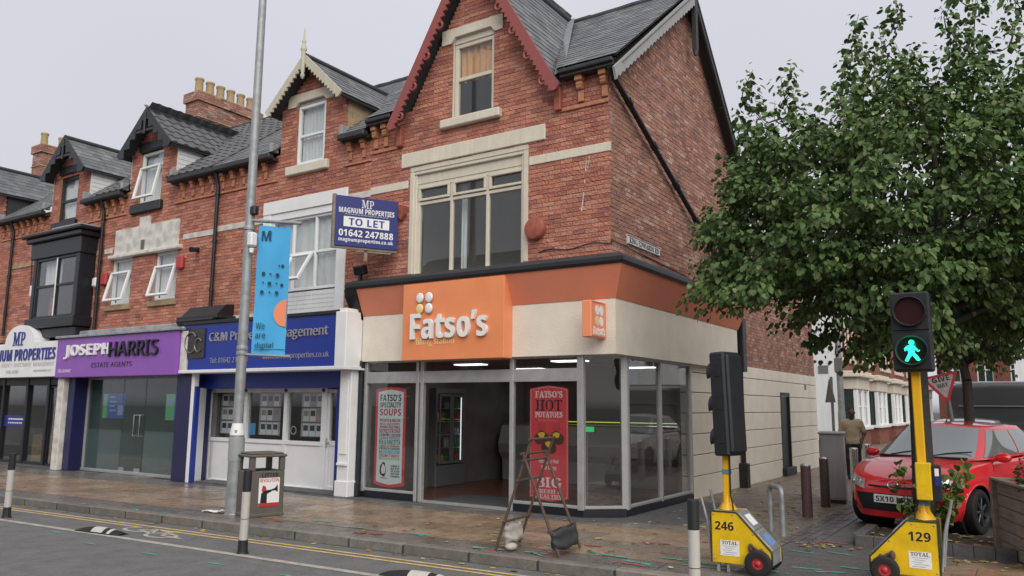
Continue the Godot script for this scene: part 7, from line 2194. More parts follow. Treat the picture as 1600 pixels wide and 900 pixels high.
func person() -> void:
	var t := thing("person", "person in beige T-shirt and black trousers walking past the grey cabinet", "person", Vector3(1.57, 0.0, -9.7), 0.25)
	var V := func(x, y, z): return Vector3(x, y, z)
	var legs := [[Vector3(-0.09, 0.86, 0.0), Vector3(-0.10, 0.47, 0.09), 0.085, 0.058], [Vector3(-0.10, 0.47, 0.09), Vector3(-0.10, 0.09, 0.05), 0.055, 0.04], [Vector3(0.09, 0.86, 0.0), Vector3(0.10, 0.46, 0.02), 0.085, 0.058], [Vector3(0.10, 0.46, 0.02), Vector3(0.10, 0.10, -0.14), 0.055, 0.04]]
	var feet := [[Vector3(-0.10, 0.045, 0.03), Vector3(-0.11, 0.035, 0.20), 0.042, 0.034], [Vector3(0.10, 0.06, -0.15), Vector3(0.11, 0.035, 0.02), 0.042, 0.034]]
	var torso := [[Vector3(-0.07, 0.90, 0.0), Vector3(0.07, 0.90, 0.0), 0.11, 0.11], [Vector3(0, 0.92, 0.0), Vector3(0, 1.12, 0.01), 0.125, 0.13, Vector3(1.12, 1, 0.9)], [Vector3(-0.09, 1.25, 0.0), Vector3(0.09, 1.25, 0.0), 0.105, 0.105], [Vector3(-0.15, 1.33, 0.0), Vector3(0.15, 1.33, 0.0), 0.055, 0.055]]
	var arms := [[Vector3(-0.19, 1.31, 0.0), Vector3(-0.25, 1.05, -0.05), 0.052, 0.042], [Vector3(-0.25, 1.05, -0.05), Vector3(-0.19, 0.90, 0.12), 0.04, 0.028], [Vector3(0.19, 1.31, 0.0), Vector3(0.27, 1.06, -0.06), 0.052, 0.042], [Vector3(0.27, 1.06, -0.06), Vector3(0.20, 0.86, 0.06), 0.04, 0.028]]
	var neck := [[Vector3(0, 1.33, 0.0), Vector3(0, 1.44, 0.03), 0.055, 0.05]]
	var b := MB.new()
	nets(b, legs + feet + torso + arms + neck, Vector3(-0.40, -0.02, -0.28), Vector3(0.42, 1.46, 0.30), 0.024, 0.05)
	# head with brow, nose, chin and ears
	var hd := [[Vector3(0, 1.545, 0.035), Vector3(0, 1.56, 0.02), 0.085, 0.09, Vector3(0.86, 1.1, 1.05)], [Vector3(0, 1.475, 0.075), Vector3(0, 1.50, 0.06), 0.04, 0.055], [Vector3(0, 1.545, 0.125), Vector3(0, 1.515, 0.14), 0.011, 0.017], [Vector3(-0.03, 1.565, 0.108), Vector3(0.03, 1.565, 0.108), 0.018, 0.018], [Vector3(-0.022, 1.482, 0.112), Vector3(0.022, 1.482, 0.112), 0.011, 0.011], [Vector3(-0.078, 1.53, 0.03), Vector3(-0.08, 1.55, 0.025), 0.014, 0.018], [Vector3(0.078, 1.53, 0.03), Vector3(0.08, 1.55, 0.025), 0.014, 0.018], [Vector3(0, 1.42, 0.03), Vector3(0, 1.48, 0.04), 0.05, 0.05]]
	nets(b, hd, Vector3(-0.13, 1.40, -0.10), Vector3(0.13, 1.68, 0.18), 0.011, 0.02)
	for s in [-1.0, 1.0]:   # hands
		var w := Vector3(s * 0.19, 0.90, 0.12) if s < 0 else Vector3(0.20, 0.86, 0.06)
		var d := Vector3(0.1 * -s, -0.75, 0.5 if s < 0 else 0.3).normalized()
		var x := Vector3(0.3 * s, 0.2, 0.9).cross(d).normalized()
		var hb := [[w - d * 0.02, w + d * 0.07, 0.03, 0.036, Vector3(1, 1, 1)]]
		for f in 4:
			var o: Vector3 = w + d * 0.075 + x * (f - 1.5) * 0.019
			var l: float = [0.055, 0.068, 0.062, 0.045][f]
			var k := (d + Vector3(-s * 0.3, 0, 0.3)).normalized()
			hb.append([o, o + d * l * 0.5, 0.0095, 0.009]); hb.append([o + d * l * 0.5, o + d * l * 0.5 + k * l * 0.5, 0.009, 0.008])
		hb.append([w + d * 0.02 - x * 0.025, w + d * 0.055 - x * 0.05, 0.012, 0.0095])
		nets(b, hb, w - Vector3(0.11, 0.16, 0.08), w + Vector3(0.11, 0.05, 0.15), 0.0075, 0.008)
	put(t, "body", b, "skin")
	b = MB.new()
	var sh := []
	for q in torso.slice(1): sh.append([q[0], q[1], q[2] + 0.022, q[3] + 0.022] + ([q[4]] if q.size() > 4 else []))
	sh.append([Vector3(-0.06, 0.86, 0.0), Vector3(0.06, 0.86, 0.0), 0.135, 0.135])
	sh.append([Vector3(-0.19, 1.31, 0), Vector3(-0.235, 1.12, -0.035), 0.07, 0.072]); sh.append([Vector3(0.19, 1.31, 0), Vector3(0.25, 1.13, -0.045), 0.07, 0.072])
	nets(b, sh, Vector3(-0.36, 0.80, -0.24), Vector3(0.38, 1.45, 0.26), 0.02, 0.04)
	put(t, "shirt", b, "shirt")
	b = MB.new()
	var tr := []
	for q in legs: tr.append([q[0], q[1], q[2] + 0.018, q[3] + 0.022])
	tr.append([Vector3(-0.07, 0.88, 0.0), Vector3(0.07, 0.88, 0.0), 0.122, 0.122])
	nets(b, tr, Vector3(-0.26, 0.02, -0.26), Vector3(0.26, 1.05, 0.24), 0.02, 0.04)
	put(t, "trousers", b, "trousers")
	b = MB.new()
	var shoe := []
	for q in feet: shoe.append([q[0], q[1], q[2] + 0.012, q[3] + 0.014])
	nets(b, shoe, Vector3(-0.2, -0.02, -0.24), Vector3(0.2, 0.14, 0.30), 0.014, 0.01)
	put(t, "shoes", b, "rubber")
	b = MB.new()
	nets(b, [[Vector3(0, 1.585, 0.005), Vector3(0, 1.59, 0.0), 0.086, 0.09, Vector3(0.9, 0.95, 1.04)]], Vector3(-0.13, 1.45, -0.14), Vector3(0.13, 1.72, 0.14), 0.012, 0.01)
	put(t, "hair", b, "hair")

# ---------- trees ----------
var leaf_mesh: ArrayMesh
func leaf_cloud(parent: Node3D, called: String, spots: Array, lift: float, mat := "leaf") -> void:
	if leaf_mesh == null:
		var m := MB.new()   # heart-shaped lime leaf, folded along its midrib, tip at +y
		var half := [Vector3(0.0, -0.45, 0.0), Vector3(0.28, -0.5, 0.05), Vector3(0.48, -0.18, 0.10), Vector3(0.40, 0.18, 0.07), Vector3(0.16, 0.48, 0.0), Vector3(0.0, 0.62, -0.06)]
		for s in [1.0, -1.0]:
			for i in 5:
				var a: Vector3 = half[i] * Vector3(s, 1, 1)
				var c: Vector3 = half[i + 1] * Vector3(s, 1, 1)
				var o := Vector3(0, 0.02, -0.02)
				if s > 0: m.tri(o, a, c)
				else: m.tri(o, c, a)
		leaf_mesh = m.mesh()
	var mm := MultiMesh.new()
	mm.transform_format = MultiMesh.TRANSFORM_3D
	mm.use_colors = true
	mm.mesh = leaf_mesh
	mm.instance_count = spots.size()
	for i in spots.size():
		var s: Array = spots[i]
		var bs: Basis
		if s.size() > 3:   # direction given: leaf hangs along it
			var y: Vector3 = (s[3] as Vector3).normalized()
			var z := Vector3(rng.randfn(0, 0.55), 1.0, rng.randfn(0, 0.55)).normalized()
			z = (z - y * z.dot(y)).normalized()
			bs = Basis(y.cross(z), y, z)
		else:
			bs = Basis(Vector3.UP, rng.randf() * TAU) * Basis(Vector3.RIGHT, -PI / 2 + rng.randfn(0.0, 0.6) * lift)
		mm.set_instance_transform(i, Transform3D(bs * Basis.from_scale(Vector3.ONE * float(s[1])), s[0]))
		mm.set_instance_color(i, s[2])
	var o := MultiMeshInstance3D.new()
	o.name = called
	o.multimesh = mm
	o.material_override = mats[mat]
	o.set_meta("kind", "stuff")
	parent.add_child(o, true)
func tree(called_label: String, base: Vector3, outline: PackedVector2Array, trunk_r: float, fork: float, twigs: int, per: int, leaf: float, seed_n: int, deep: float, pals: Array, up_bias: float, spires := []) -> Node3D:
	# outline: crown's side view (u to the viewer's right, v height) from which its depth is rounded out
	rng.seed = seed_n
	var t := thing("street_tree", called_label, "tree", base)
	var U := Vector3(0.835, 0, -0.55)
	var W := Vector3(-0.55, 0, -0.835)
	var lo := Vector2(1e9, 1e9)
	var hi := Vector2(-1e9, -1e9)
	for p in outline:
		lo = lo.min(p); hi = hi.max(p)
	var mid := (lo + hi) * 0.5
	var ends := []
	var guard := 0
	while ends.size() < twigs and guard < twigs * 60:
		guard += 1
		var q := Vector2(rng.randf_range(lo.x, hi.x), rng.randf_range(lo.y, hi.y))
		if not Geometry2D.is_point_in_polygon(q, outline): continue
		if rng.randf() < 0.5 * clampf((q.y - lerpf(lo.y, hi.y, 0.5)) / (0.4 * (hi.y - lo.y)), 0.0, 1.0): continue
		var inset := 1e9
		for i in outline.size():
			inset = minf(inset, q.distance_to(Geometry2D.get_closest_point_to_segment(q, outline[i], outline[(i + 1) % outline.size()])))
		var room := minf(deep, 0.25 + 1.5 * sqrt(inset))
		# favour the outside of the crown
		var f := rng.randf_range(-1.0, 1.0)
		f = signf(f) * pow(absf(f), 0.6)
		ends.append([Vector3(q.x, q.y, 0) , f * room, inset])
	for q in spires:   # upright leading shoots
		for i in 9:
			ends.append([Vector3(q[0] + rng.randfn(0, 0.05 + 0.022 * i), q[1] - 0.18 - i * 0.19, 0), q[2] + rng.randfn(0, 0.05 + 0.022 * i), 0.0])
	var limbs := []
	var n_l := 11
	var tb := MB.new()
	var lean := Vector3(0.03, 0, 0.0)
	var tp := [Vector3.ZERO, Vector3(0, 0.25, 0), Vector3(0.02, fork * 0.5, 0), lean + Vector3(0, fork, 0)]
	tb.tube([Vector3(0, -0.02, 0), Vector3(0, 0.12, 0)], trunk_r * 1.35, 12, trunk_r * 1.1)
	tb.tube(tp, trunk_r * 1.1, 12, trunk_r * 0.85)
	var leader := [lean + Vector3(0, fork, 0)]
	for i in 6: leader.append(leader[-1] + Vector3(rng.randfn(0, 0.09), (hi.y - fork) * 0.14, rng.randfn(0, 0.09)))
	tb.tube(leader, trunk_r * 0.85, 9, trunk_r * 0.12)
	put(t, "trunk", tb, "bark")
	var bb := MB.new()
	for i in n_l:
		var an := TAU * i / n_l * 1.618 * 2.0
		var h0 := fork + (hi.y - fork) * 0.5 * pow(rng.randf(), 1.3)
		var k := clampi(int((h0 - fork) / ((hi.y - fork) * 0.14)), 0, 5)
		var a: Vector3 = (leader[k] as Vector3).lerp(leader[k + 1], 0.5)
		var out := (U * cos(an) * (hi.x - lo.x) * 0.38 + W * sin(an) * deep * 0.7)
		var e := a + out + Vector3.UP * rng.randf_range(0.6, 1.9)
		e.y = minf(e.y, hi.y - 1.1)
		var m := a.lerp(e, 0.5) + Vector3(0, -0.12, 0) + Vector3(rng.randfn(0, 0.08), 0, rng.randfn(0, 0.08))
		var path := []
		for j in 7:
			var s := j / 6.0
			path.append(a * (1 - s) * (1 - s) + m * 2 * s * (1 - s) + e * s * s)
		bb.tube(path, trunk_r * 0.42, 7, trunk_r * 0.1)
		limbs.append_array(path.slice(1))
	limbs.append_array(leader)
	var spots := []
	ends.sort_custom(func(p, q): return Vector3(p[0].x, p[0].y - fork, p[1]).length_squared() < Vector3(q[0].x, q[0].y - fork, q[1]).length_squared())
	for q in ends:
		var c: Vector3 = U * q[0].x + Vector3.UP * q[0].y + W * q[1]
		var near: Vector3 = limbs[0]
		for l in limbs:
			if (l - c).length_squared() + maxf(0.0, l.y - c.y) * 2.0 < (near - c).length_squared() + maxf(0.0, near.y - c.y) * 2.0: near = l
		var out := (c - Vector3(0, lerpf(c.y, mid.y, 0.4), 0)).normalized()
		var dir := (out + Vector3.UP * up_bias * clampf((q[0].y - lo.y) / (hi.y - lo.y) * 1.5 - 0.35, -0.25, 1.0) + Vector3(rng.randfn(0, 0.3), rng.randfn(0, 0.2), rng.randfn(0, 0.3))).normalized()
		var len := rng.randf_range(0.35, 0.65)
		var shoot: bool = q[2] == 0.0 and spires.size() > 0
		if shoot: dir = (Vector3.UP * 1.4 + Vector3(rng.randfn(0, 0.4), 0, rng.randfn(0, 0.4))).normalized(); len = 0.34
		var a := c - dir * len * 0.55
		bb.tube([near, near.lerp(a, 0.5) + Vector3(rng.randfn(0, 0.03), -0.05, rng.randfn(0, 0.03)), a, c + dir * len * 0.45], 0.013, 4, 0.003)
		limbs.append(a)
		var side := dir.cross(Vector3.UP).normalized()
		var tone := rng.randf()
		for i in (per if not shoot else per / 2):
			var s := rng.randf()
			var p := a + dir * len * s * 1.05
			var sg := 1.0 if i % 2 else -1.0
			var spread := side * sg * rng.randf_range(0.02, 0.17 if not shoot else 0.11) + Vector3(rng.randfn(0, 0.07), rng.randfn(-0.05, 0.06), rng.randfn(0, 0.07))
			p += spread
			var pd := (spread.normalized() * 0.8 + dir * 0.5 + Vector3(0, -0.75, 0)).normalized()
			var col: Color = pals[mini(pals.size() - 1, int(tone * 0.6 * pals.size() + rng.randf() * 0.4 * pals.size()))]
			spots.append([p, leaf * rng.randf_range(0.5, 1.25), jit(col, 0.22), pd])
		if tone > 0.5:   # pale seed bracts of the lime
			for i in 3: spots.append([c + Vector3(rng.randfn(0, 0.12), rng.randfn(-0.1, 0.08), rng.randfn(0, 0.12)), leaf * 0.75, jit(Color(0.20, 0.25, 0.10), 0.15), Vector3(rng.randfn(0, 0.3), -1, rng.randfn(0, 0.3))])
	put(t, "branches", bb, "bark")
	leaf_cloud(t, "crown", spots, 1.0)
	return t

# ---------- beyond ----------
func side_terrace() -> void:
	var labels := ["nearest brick terrace house with white bay windows beyond the white gable wall", "second brick bay-fronted terrace house along the side street", "third brick bay-fronted terrace house along the side street", "fourth brick bay-fronted terrace house along the side street", "fifth brick bay-fronted terrace house along the side street", "farthest brick bay-fronted terrace house along the side street"]
	var t := thing("bay_terrace_house", labels[0], "building", Vector3(-1.5, 0, -24.4), PI / 2, "bay-fronted houses along the side street")
	var b := MB.new()
	# front wall round its openings: two upper windows, bay below, door
	b.bx(0, 5.2, 5.6, 6.6, -0.3, 0); b.bx(0, 0.7, 3.3, 5.6, -0.3, 0); b.bx(1.6, 2.5, 3.3, 5.6, -0.3, 0); b.bx(3.4, 5.2, 3.3, 5.6, -0.3, 0); b.bx(0.7, 1.6, 3.3, 3.8, -0.3, 0); b.bx(2.5, 3.4, 3.3, 3.8, -0.3, 0)
	b.bx(0, 0.3, 0, 3.3, -0.3, 0); b.bx(3.4, 4.0, 0, 3.3, -0.3, 0); b.bx(4.9, 5.2, 0, 3.3, -0.3, 0); b.bx(4.0, 4.9, 2.5, 3.3, -0.3, 0); b.bx(0.3, 3.4, 2.9, 3.3, -0.3, 0)
	put(t, "front_wall", b, "brick_far")
	b = MB.new(); b.bx(0, 5.2, 0, 6.6, -7.0, -6.8); b.bx(0, 5.2, 3.1, 3.3, -6.8, -0.3); b.bx(0.02, 5.18, 0, 6.5, -2.6, -2.5); b.bx(0.0, 0.15, 0, 6.6, -6.8, -0.3); b.bx(5.05, 5.2, 0, 6.6, -6.8, -0.3); put(t, "inner_walls", b, "room_dark")
	b = MB.new(); b.quad(Vector3(0, 6.55, 0.3), Vector3(5.2, 6.55, 0.3), Vector3(5.2, 9.2, -3.4), Vector3(0, 9.2, -3.4)); b.quad(Vector3(5.2, 6.55, -7.1), Vector3(0, 6.55, -7.1), Vector3(0, 9.2, -3.4), Vector3(5.2, 9.2, -3.4)); put(t, "roof", b, "slate_cheek")
	for x in [0.7, 2.5]:
		window(t, x, x + 0.9, 3.8, 5.6, -0.1, "white", [], [4.7], 0.07, {"net": "net"})
		b = MB.new(); b.bx(x - 0.2, x + 1.1, 5.6, 5.85, -0.05, 0.06, 0.02); b.bx(x - 0.15, x, 3.8, 5.6, -0.05, 0.05, 0.02); b.bx(x + 0.9, x + 1.05, 3.8, 5.6, -0.05, 0.05, 0.02); b.bx(x - 0.2, x + 1.1, 3.62, 3.8, -0.1, 0.12, 0.02); put(t, "window_surround", b, "cream_paint")
	var o := holder(t, "bay")
	b = MB.new(); b.bx(0.45, 3.25, 0, 0.75, 0.0, 0.6, 0.02); put(o, "brick_base", b, "brick_far")
	b = MB.new(); b.bx(0.35, 3.35, 0.75, 0.88, 0.0, 0.72, 0.02); put(o, "sill", b, "white")
	b = MB.new(); b.bx(0.4, 3.3, 2.45, 2.95, 0.0, 0.65, 0.02); b.bx(0.2, 3.5, 2.95, 3.1, 0.0, 0.85, 0.03); b.bx(0.3, 3.4, 3.1, 3.22, 0.0, 0.75, 0.03); b.bx(3.5, 5.2, 2.9, 3.05, 0.0, 0.5, 0.03); put(o, "cornice", b, "cream_paint")
	b = MB.new(); b.bx(0.45, 0.62, 0.88, 2.45, 0.45, 0.62, 0.02); put(o, "mullion", b, "white"); b = MB.new(); b.bx(1.75, 1.95, 0.88, 2.45, 0.45, 0.62, 0.02); put(o, "mullion", b, "white"); b = MB.new(); b.bx(3.08, 3.25, 0.88, 2.45, 0.45, 0.62, 0.02); put(o, "mullion", b, "white")
	window(t, 0.62, 1.75, 0.88, 2.45, 0.56, "white", [1.18], [1.72], 0.07, {"glass": "glass_dim"})
	window(t, 1.95, 3.08, 0.88, 2.45, 0.56, "white", [2.52], [1.72], 0.07, {"glass": "glass_dim"})
	b = MB.new(); b.bx(3.22, 3.25, 0.88, 2.45, 0.0, 0.45); b.bx(0.45, 0.48, 0.88, 2.45, 0.0, 0.45); put(o, "side_light", b, "glass_dim")
	var d := holder(t, "door")
	b = MB.new(); b.bx(4.05, 4.85, 0, 2.1, -0.16, -0.1, 0.01); put(d, "door_leaf", b, "navy_dark")
	b = MB.new(); b.bx(3.85, 4.05, 0, 2.75, -0.1, 0.08, 0.02); b.bx(4.85, 5.05, 0, 2.75, -0.1, 0.08, 0.02); b.bx(3.85, 5.05, 2.55, 2.8, -0.1, 0.1, 0.02); put(d, "frame", b, "cream_paint")
	for k in range(1, 6): copy(t, Vector3(-1.5, 0, -24.4 - k * 5.2), PI / 2, labels[k])
	var g := thing("white_gable_house", "plain white rendered gable wall beyond the corner shop's rear wing", "building", Vector3(-1.5, 0, -24.2))
	b = MB.new(); b.bx(-9.0, -0.02, 0, 7.4, -0.15, 0.02); b.plate(PackedVector2Array([Vector2(-9, 7.4), Vector2(-0.02, 7.4), Vector2(-3.6, 10.2)]), -0.15, 0.02); put(g, "gable_wall", b, "white_wall")
	b = MB.new()
	for k in 5: b.bx(-0.75, -0.35, 3.1 + k * 0.07, 3.15 + k * 0.07, 0.02, 0.05)
	put(g, "air_vent", b, "sign_back")
	b = MB.new(); b.bx(-9.0, 0.0, 0.0, 0.35, 0.02, 0.06); put(g, "plinth", b, "brick_far")
func far_building(label: String, at: Vector3, w: float, h: float, turn: float, mat: String, cols: int, rows: int, group := "") -> Node3D:
	var t := thing("far_building", label, "building", at, turn, group)
	var cw := w / cols
	var rh := (h - 0.8) / rows
	var b := MB.new()
	for c in cols + 1:
		b.bx(c * cw - cw * 0.25 - (0.0 if c else -cw * 0.25), c * cw + cw * 0.25 - (0.0 if c < cols else cw * 0.25), 0, h, -0.3, 0)
	for c in cols:
		for r in rows + 1:
			b.bx(c * cw + cw * 0.25, (c + 1) * cw - cw * 0.25, maxf(0, r * rh - rh * 0.25 + 0.2), r * rh + rh * 0.25 + 0.2 if r < rows else h, -0.3, -0.01)
	put(t, "wall", b, mat)
	for c in cols:
		for r in rows:
			window(t, c * cw + cw * 0.25, (c + 1) * cw - cw * 0.25, r * rh + rh * 0.25 + 0.2, (r + 1) * rh - rh * 0.25 + 0.2, -0.1, "white", [(c + 0.5) * cw], [(r + 0.6) * rh + 0.2], 0.08, {"glass": "glass_dim"})
	b = MB.new(); b.bx(0, w, 0, h, -6.0, -5.8); b.bx(0, w, h - 0.2, h, -5.8, -0.3); b.bx(0, 0.2, 0, h - 0.2, -5.8, -0.3); b.bx(w - 0.2, w, 0, h - 0.2, -5.8, -0.3); b.bx(0.2, w - 0.2, 0, h - 0.2, -2.1, -2.0); put(t, "inner_walls", b, "room_dark")
	b = MB.new(); b.bx(-0.1, w + 0.1, h, h + 0.3, -6.1, 0.2, 0.03); put(t, "parapet", b, "cream_paint")
	b = MB.new(); b.quad(Vector3(-0.1, h + 0.3, 0.1), Vector3(w + 0.1, h + 0.3, 0.1), Vector3(w + 0.1, h + 2.6, -3.0), Vector3(-0.1, h + 2.6, -3.0)); b.quad(Vector3(w + 0.1, h + 0.3, -6.0), Vector3(-0.1, h + 0.3, -6.0), Vector3(-0.1, h + 2.6, -3.0), Vector3(w + 0.1, h + 2.6, -3.0)); put(t, "roof", b, "slate_cheek")
	return t
func beyond() -> void:
	side_terrace()
	far_building("pale building with large windows closing the right of the side street", Vector3(4.4, 0, -46), 16, 7.6, 0.0, "white_wall", 6, 2)
	far_building("brown brick building at the far end of the side street", Vector3(-1.2, 0, -62), 9, 6.5, 0.0, "brick_far", 4, 2)
	# the opposite side of the main street, mirrored in the shop windows
	var opp := ["opposite brick house behind the viewer, mirrored in the left shop glass", "opposite brick house behind the viewer, mirrored in the blue shop's glass", "opposite brick house behind the viewer, mirrored in the corner shop's glass", "opposite brick house straight behind the viewer"]
	for k in 4: far_building(opp[k], Vector3(-14.0 + k * 8.4, 0, 19.5), 8.2, 7.0, PI, "brick_far", 4, 2, "houses on the opposite side of the main street")
	far_building("added unseen brick building on the opposite corner, darkening the side window reflections", Vector3(13.5, 0, -16.5), 16, 7.0, -PI / 2, "brick_far", 6, 2)  # unseen, added to darken what the side panes reflect
	car("red hatchback parked nose-on beside the timber planter", "car_red", Vector3(4.16, 0, -3.12), -0.30, "SX10 LPZ", true)
	car("white car mostly hidden behind the red hatchback", "car_white", Vector3(3.95, 0, -9.6), -0.05, "", false)
	van("dark grey van parked sideways beyond the cars", "car_grey", Vector3(5.95, 0, -13.4), 0.0)
	car("silver car parked across the main street behind the viewer, mirrored in shop glass", "steel_paint", Vector3(-4.5, -0.12, 13.2), PI / 2, "", false)
	car("black car parked across the main street behind the viewer, nearest the corner", "car_grey", Vector3(0.8, -0.12, 13.0), PI / 2, "", false)
	van("white van parked out of view to the right, mirrored in the shop's side windows", "car_white", Vector3(9.0, 0, -3.0), PI / 2)
	var b: MB
	# give way sign
	var t := thing("give_way_sign", "leaning red-bordered triangular give way sign behind the red car", "road sign", Vector3(4.12, 0, -6.1), 0.12)
	t.rotation.z = 0.10
	b = MB.new(); b.cyl(Vector3(0.0, -0.02, 0), Vector3(0.0, 2.2, 0), 0.035, 0.035, 10); put(t, "post", b, "sign_back")
	var h := holder(t, "sign_plate", Vector3(-0.05, 2.08, 0.045))
	h.rotation.z = 0.12
	var tri3 := PackedVector2Array([Vector2(-0.30, 0.20), Vector2(-0.28, 0.235), Vector2(0.28, 0.235), Vector2(0.30, 0.20), Vector2(0.02, -0.29), Vector2(-0.02, -0.29)])
	b = MB.new(); b.plate(tri3, 0.0, 0.012); put(h, "border", b, "sign_red")
	var inner := PackedVector2Array()
	for p in tri3: inner.append((p - Vector2(0, 0.06)) * 0.74 + Vector2(0, 0.062))
	b = MB.new(); b.plate(inner, 0.0125, 0.0145); put(h, "face", b, "sign_face")
	text(h, "lettering", "GIVE", "ink", 0.0, 0.145, 0.0146, 0.30, 0.095, 0.002)
	text(h, "lettering", "WAY", "ink", 0.0, 0.025, 0.0146, 0.19, 0.085, 0.002)
	# warning sign seen from the side
	t = thing("warning_sign", "grey-backed triangular warning sign on a thin post by the white wall", "road sign", Vector3(1.44, 0, -8.3), -1.0)
	b = MB.new(); b.cyl(Vector3(0, -0.02, 0), Vector3(0, 2.36, 0), 0.032, 0.032, 10); put(t, "post", b, "sign_back")
	b = MB.new(); b.plate(PackedVector2Array([Vector2(-0.30, 1.78), Vector2(0.30, 1.78), Vector2(0.03, 2.3), Vector2(-0.03, 2.3)]), 0.035, 0.047); put(t, "plate", b, "sign_back")
	# lamp column in the side street
	t = thing("lamp_column", "pale grey lamp column standing in the side street behind the grey cabinet", "lamp post", Vector3(0.92, 0, -12.0))
	b = MB.new(); b.lathe(Vector3.ZERO, [[0.10, 0], [0.098, 1.5], [0.085, 1.6], [0.075, 5.6], [0.06, 7.5]], 14); put(t, "shaft", b, "galv")
	b = MB.new(); b.bx(-0.1, 0.1, 2.6, 3.0, 0.05, 0.16, 0.02); put(t, "control_box", b, "sign_back")
	b = MB.new(); b.tube([Vector3(0, 7.4, 0), Vector3(0.1, 7.6, 0), Vector3(0.8, 7.7, 0)], 0.035, 8); b.bx(0.7, 1.3, 7.64, 7.75, -0.12, 0.12, 0.03); put(t, "lantern", b, "galv")
	# traffic cone
	t = thing("traffic_cone", "small orange traffic cone on the far pavement by the terrace", "cone", Vector3(-0.35, 0, -38.0))
	b = MB.new(); b.bx(-0.24, 0.24, 0, 0.05, -0.24, 0.24, 0.02); b.lathe(Vector3.ZERO, [[0.19, 0.05], [0.13, 0.38]], 14); b.lathe(Vector3.ZERO, [[0.10, 0.58], [0.05, 0.9], [0.0, 0.91]], 14); put(t, "cone", b, "cone_orange")
	b = MB.new(); b.lathe(Vector3.ZERO, [[0.131, 0.38], [0.101, 0.58]], 14); put(t, "sleeve", b, "sheet_white")
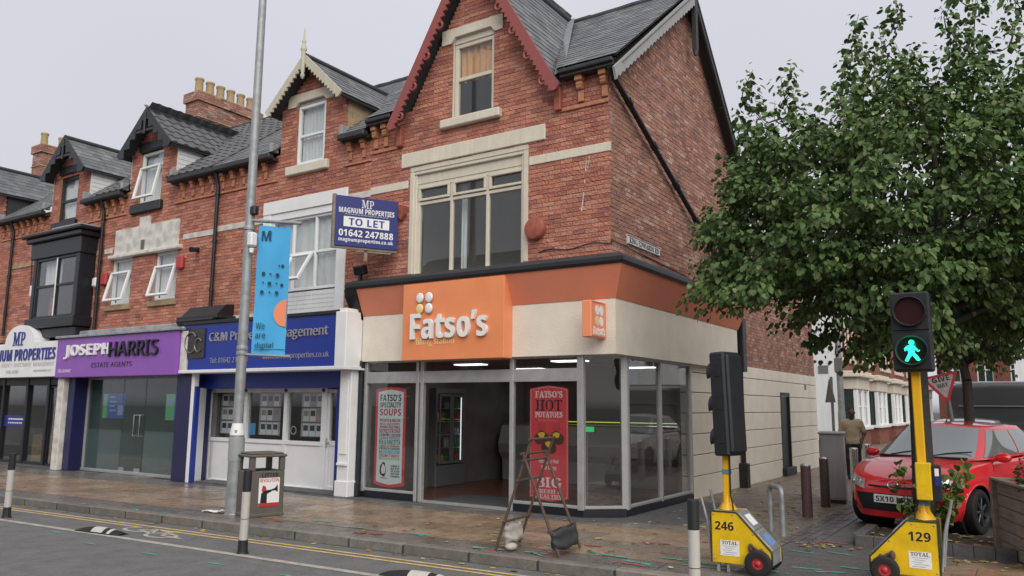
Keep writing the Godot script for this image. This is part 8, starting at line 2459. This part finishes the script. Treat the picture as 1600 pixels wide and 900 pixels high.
func greenery() -> void:
	var o1 := PackedVector2Array([Vector2(-2.75, 3.2), Vector2(-2.56, 3.52), Vector2(-2.61, 4.09), Vector2(-2.5, 4.5), Vector2(-2.25, 4.95), Vector2(-2.05, 5.35), Vector2(-1.6, 5.5), Vector2(-1.0, 5.75), Vector2(-0.4, 6.15), Vector2(0.2, 6.3), Vector2(0.8, 6.55), Vector2(1.3, 6.45), Vector2(1.7, 5.8), Vector2(2.3, 5.4), Vector2(2.94, 4.58), Vector2(2.63, 3.35), Vector2(1.72, 2.66), Vector2(1.06, 2.82), Vector2(0.4, 3.07), Vector2(0.09, 2.5), Vector2(-0.41, 2.4), Vector2(-0.91, 2.5), Vector2(-1.61, 2.85), Vector2(-1.3, 3.19), Vector2(-1.72, 3.1), Vector2(-2.32, 2.95)])
	var spires := [[-2.02, 6.35, 0.0], [-1.42, 6.55, 0.3], [-0.55, 7.1, -0.2], [0.02, 7.4, 0.1], [0.5, 7.05, 0.6], [1.02, 7.9, -0.1], [1.3, 7.3, -0.6], [1.95, 6.4, 0.2], [-1.0, 6.3, -0.8], [0.4, 7.0, -0.9], [-0.3, 6.7, 0.9]]
	var pal := [Color(0.070, 0.122, 0.040), Color(0.078, 0.135, 0.042), Color(0.088, 0.148, 0.044), Color(0.10, 0.165, 0.05), Color(0.12, 0.19, 0.058)]
	var t := tree("large leafy lime tree standing behind the yellow pedestrian signal", Vector3(4.0, 0.0, -0.8), o1, 0.135, 2.3, 640, 60, 0.078, 71, 1.9, pal, 1.1, spires)
	# shoots at the foot of the trunk
	var sp := []
	var b := MB.new()
	for i in 18:
		var an := rng.randf() * TAU
		var l := rng.randf_range(0.35, 1.15)
		var a := Vector3(cos(an) * 0.16, 0.06, sin(an) * 0.16)
		var e := a + Vector3(cos(an) * l * 0.27 + 0.12 * l, l * 0.85, sin(an) * l * 0.3)
		b.tube([a, a.lerp(e, 0.5) + Vector3(0, 0.08, 0), e], 0.007, 4, 0.003)
		for k in 11:
			var s := 0.3 + 0.75 * rng.randf()
			sp.append([a.lerp(e, s) + Vector3(rng.randfn(0, 0.05), rng.randfn(0.04, 0.04), rng.randfn(0, 0.05)), rng.randf_range(0.07, 0.12), jit([Color(0.10, 0.17, 0.035), Color(0.16, 0.22, 0.05), Color(0.07, 0.12, 0.03), Color(0.24, 0.22, 0.07)][rng.randi() % 4], 0.25), Vector3(rng.randfn(0, 0.6), -0.5, rng.randfn(0, 0.6))])
	put(t, "basal_stems", b, "bark")
	leaf_cloud(t, "basal_shoots", sp, 1.0)
	var o2 := PackedVector2Array([Vector2(-1.06, 2.75), Vector2(-1.15, 3.75), Vector2(-0.85, 4.9), Vector2(-0.39, 5.95), Vector2(0.56, 6.62), Vector2(1.84, 6.5), Vector2(2.43, 4.67), Vector2(2.15, 3.14), Vector2(0.98, 2.64), Vector2(0.1, 2.6)])
	tree("smaller tree with a slim dark trunk standing behind the give way sign", Vector3(4.18, 0.0, -6.95), o2, 0.10, 2.2, 300, 50, 0.085, 72, 1.5, pal, 0.8)
	rng.seed = 99

func _ready() -> void:
	rng.seed = 7
	# camera, sky, soft overcast sun, exposure
	var cam := Camera3D.new()
	cam.name = "camera"
	cam.fov = rad_to_deg(2.0 * atan(450.0 / 1230.09))
	cam.far = 900.0
	cam.near = 0.05
	add_child(cam)
	cam.transform = Transform3D(Basis(Vector3.UP, 0.582688) * Basis(Vector3.RIGHT, 0.148301) * Basis(Vector3.BACK, 0.008251), CAM)
	var env := Environment.new()
	env.background_mode = Environment.BG_SKY
	var sky := ProceduralSkyMaterial.new()
	sky.sky_top_color = Color(0.685, 0.69, 0.72)
	sky.sky_horizon_color = Color(0.64, 0.645, 0.675)
	sky.sky_curve = 0.25
	sky.ground_bottom_color = Color(0.30, 0.29, 0.28)
	sky.ground_horizon_color = Color(0.62, 0.62, 0.63)
	sky.sun_angle_max = 1.0
	var cl := FastNoiseLite.new()
	cl.seed = 12; cl.frequency = 0.012; cl.fractal_octaves = 4
	var ci := cl.get_seamless_image(512, 256)
	ci.convert(Image.FORMAT_RGBA8)
	sky.sky_cover = ImageTexture.create_from_image(ci)
	sky.sky_cover_modulate = Color(0.36, 0.36, 0.37, 0.45)
	env.sky = Sky.new()
	env.sky.sky_material = sky
	env.tonemap_mode = Environment.TONE_MAPPER_LINEAR
	env.tonemap_exposure = 1.6
	env.sdfgi_enabled = true; env.ssao_enabled = true; env.ssil_enabled = true
	var we := WorldEnvironment.new()
	we.name = "surroundings"
	we.environment = env
	add_child(we)
	var sun := DirectionalLight3D.new()
	sun.name = "overcast_sun"
	sun.light_energy = 0.5; sun.light_color = Color(1.0, 0.985, 0.96); sun.light_angular_distance = 55.0; sun.shadow_enabled = true
	add_child(sun)
	sun.look_at_from_position(Vector3(12, 14, 12), Vector3.ZERO)
	make_materials()
	ground()
	corner_shop()
	blue_shop()
	purple_shop()
	white_shop()
	end_shop()
	beyond()
	to_let_board()
	furniture()
	signals()
	greenery()
	person()
	litter()
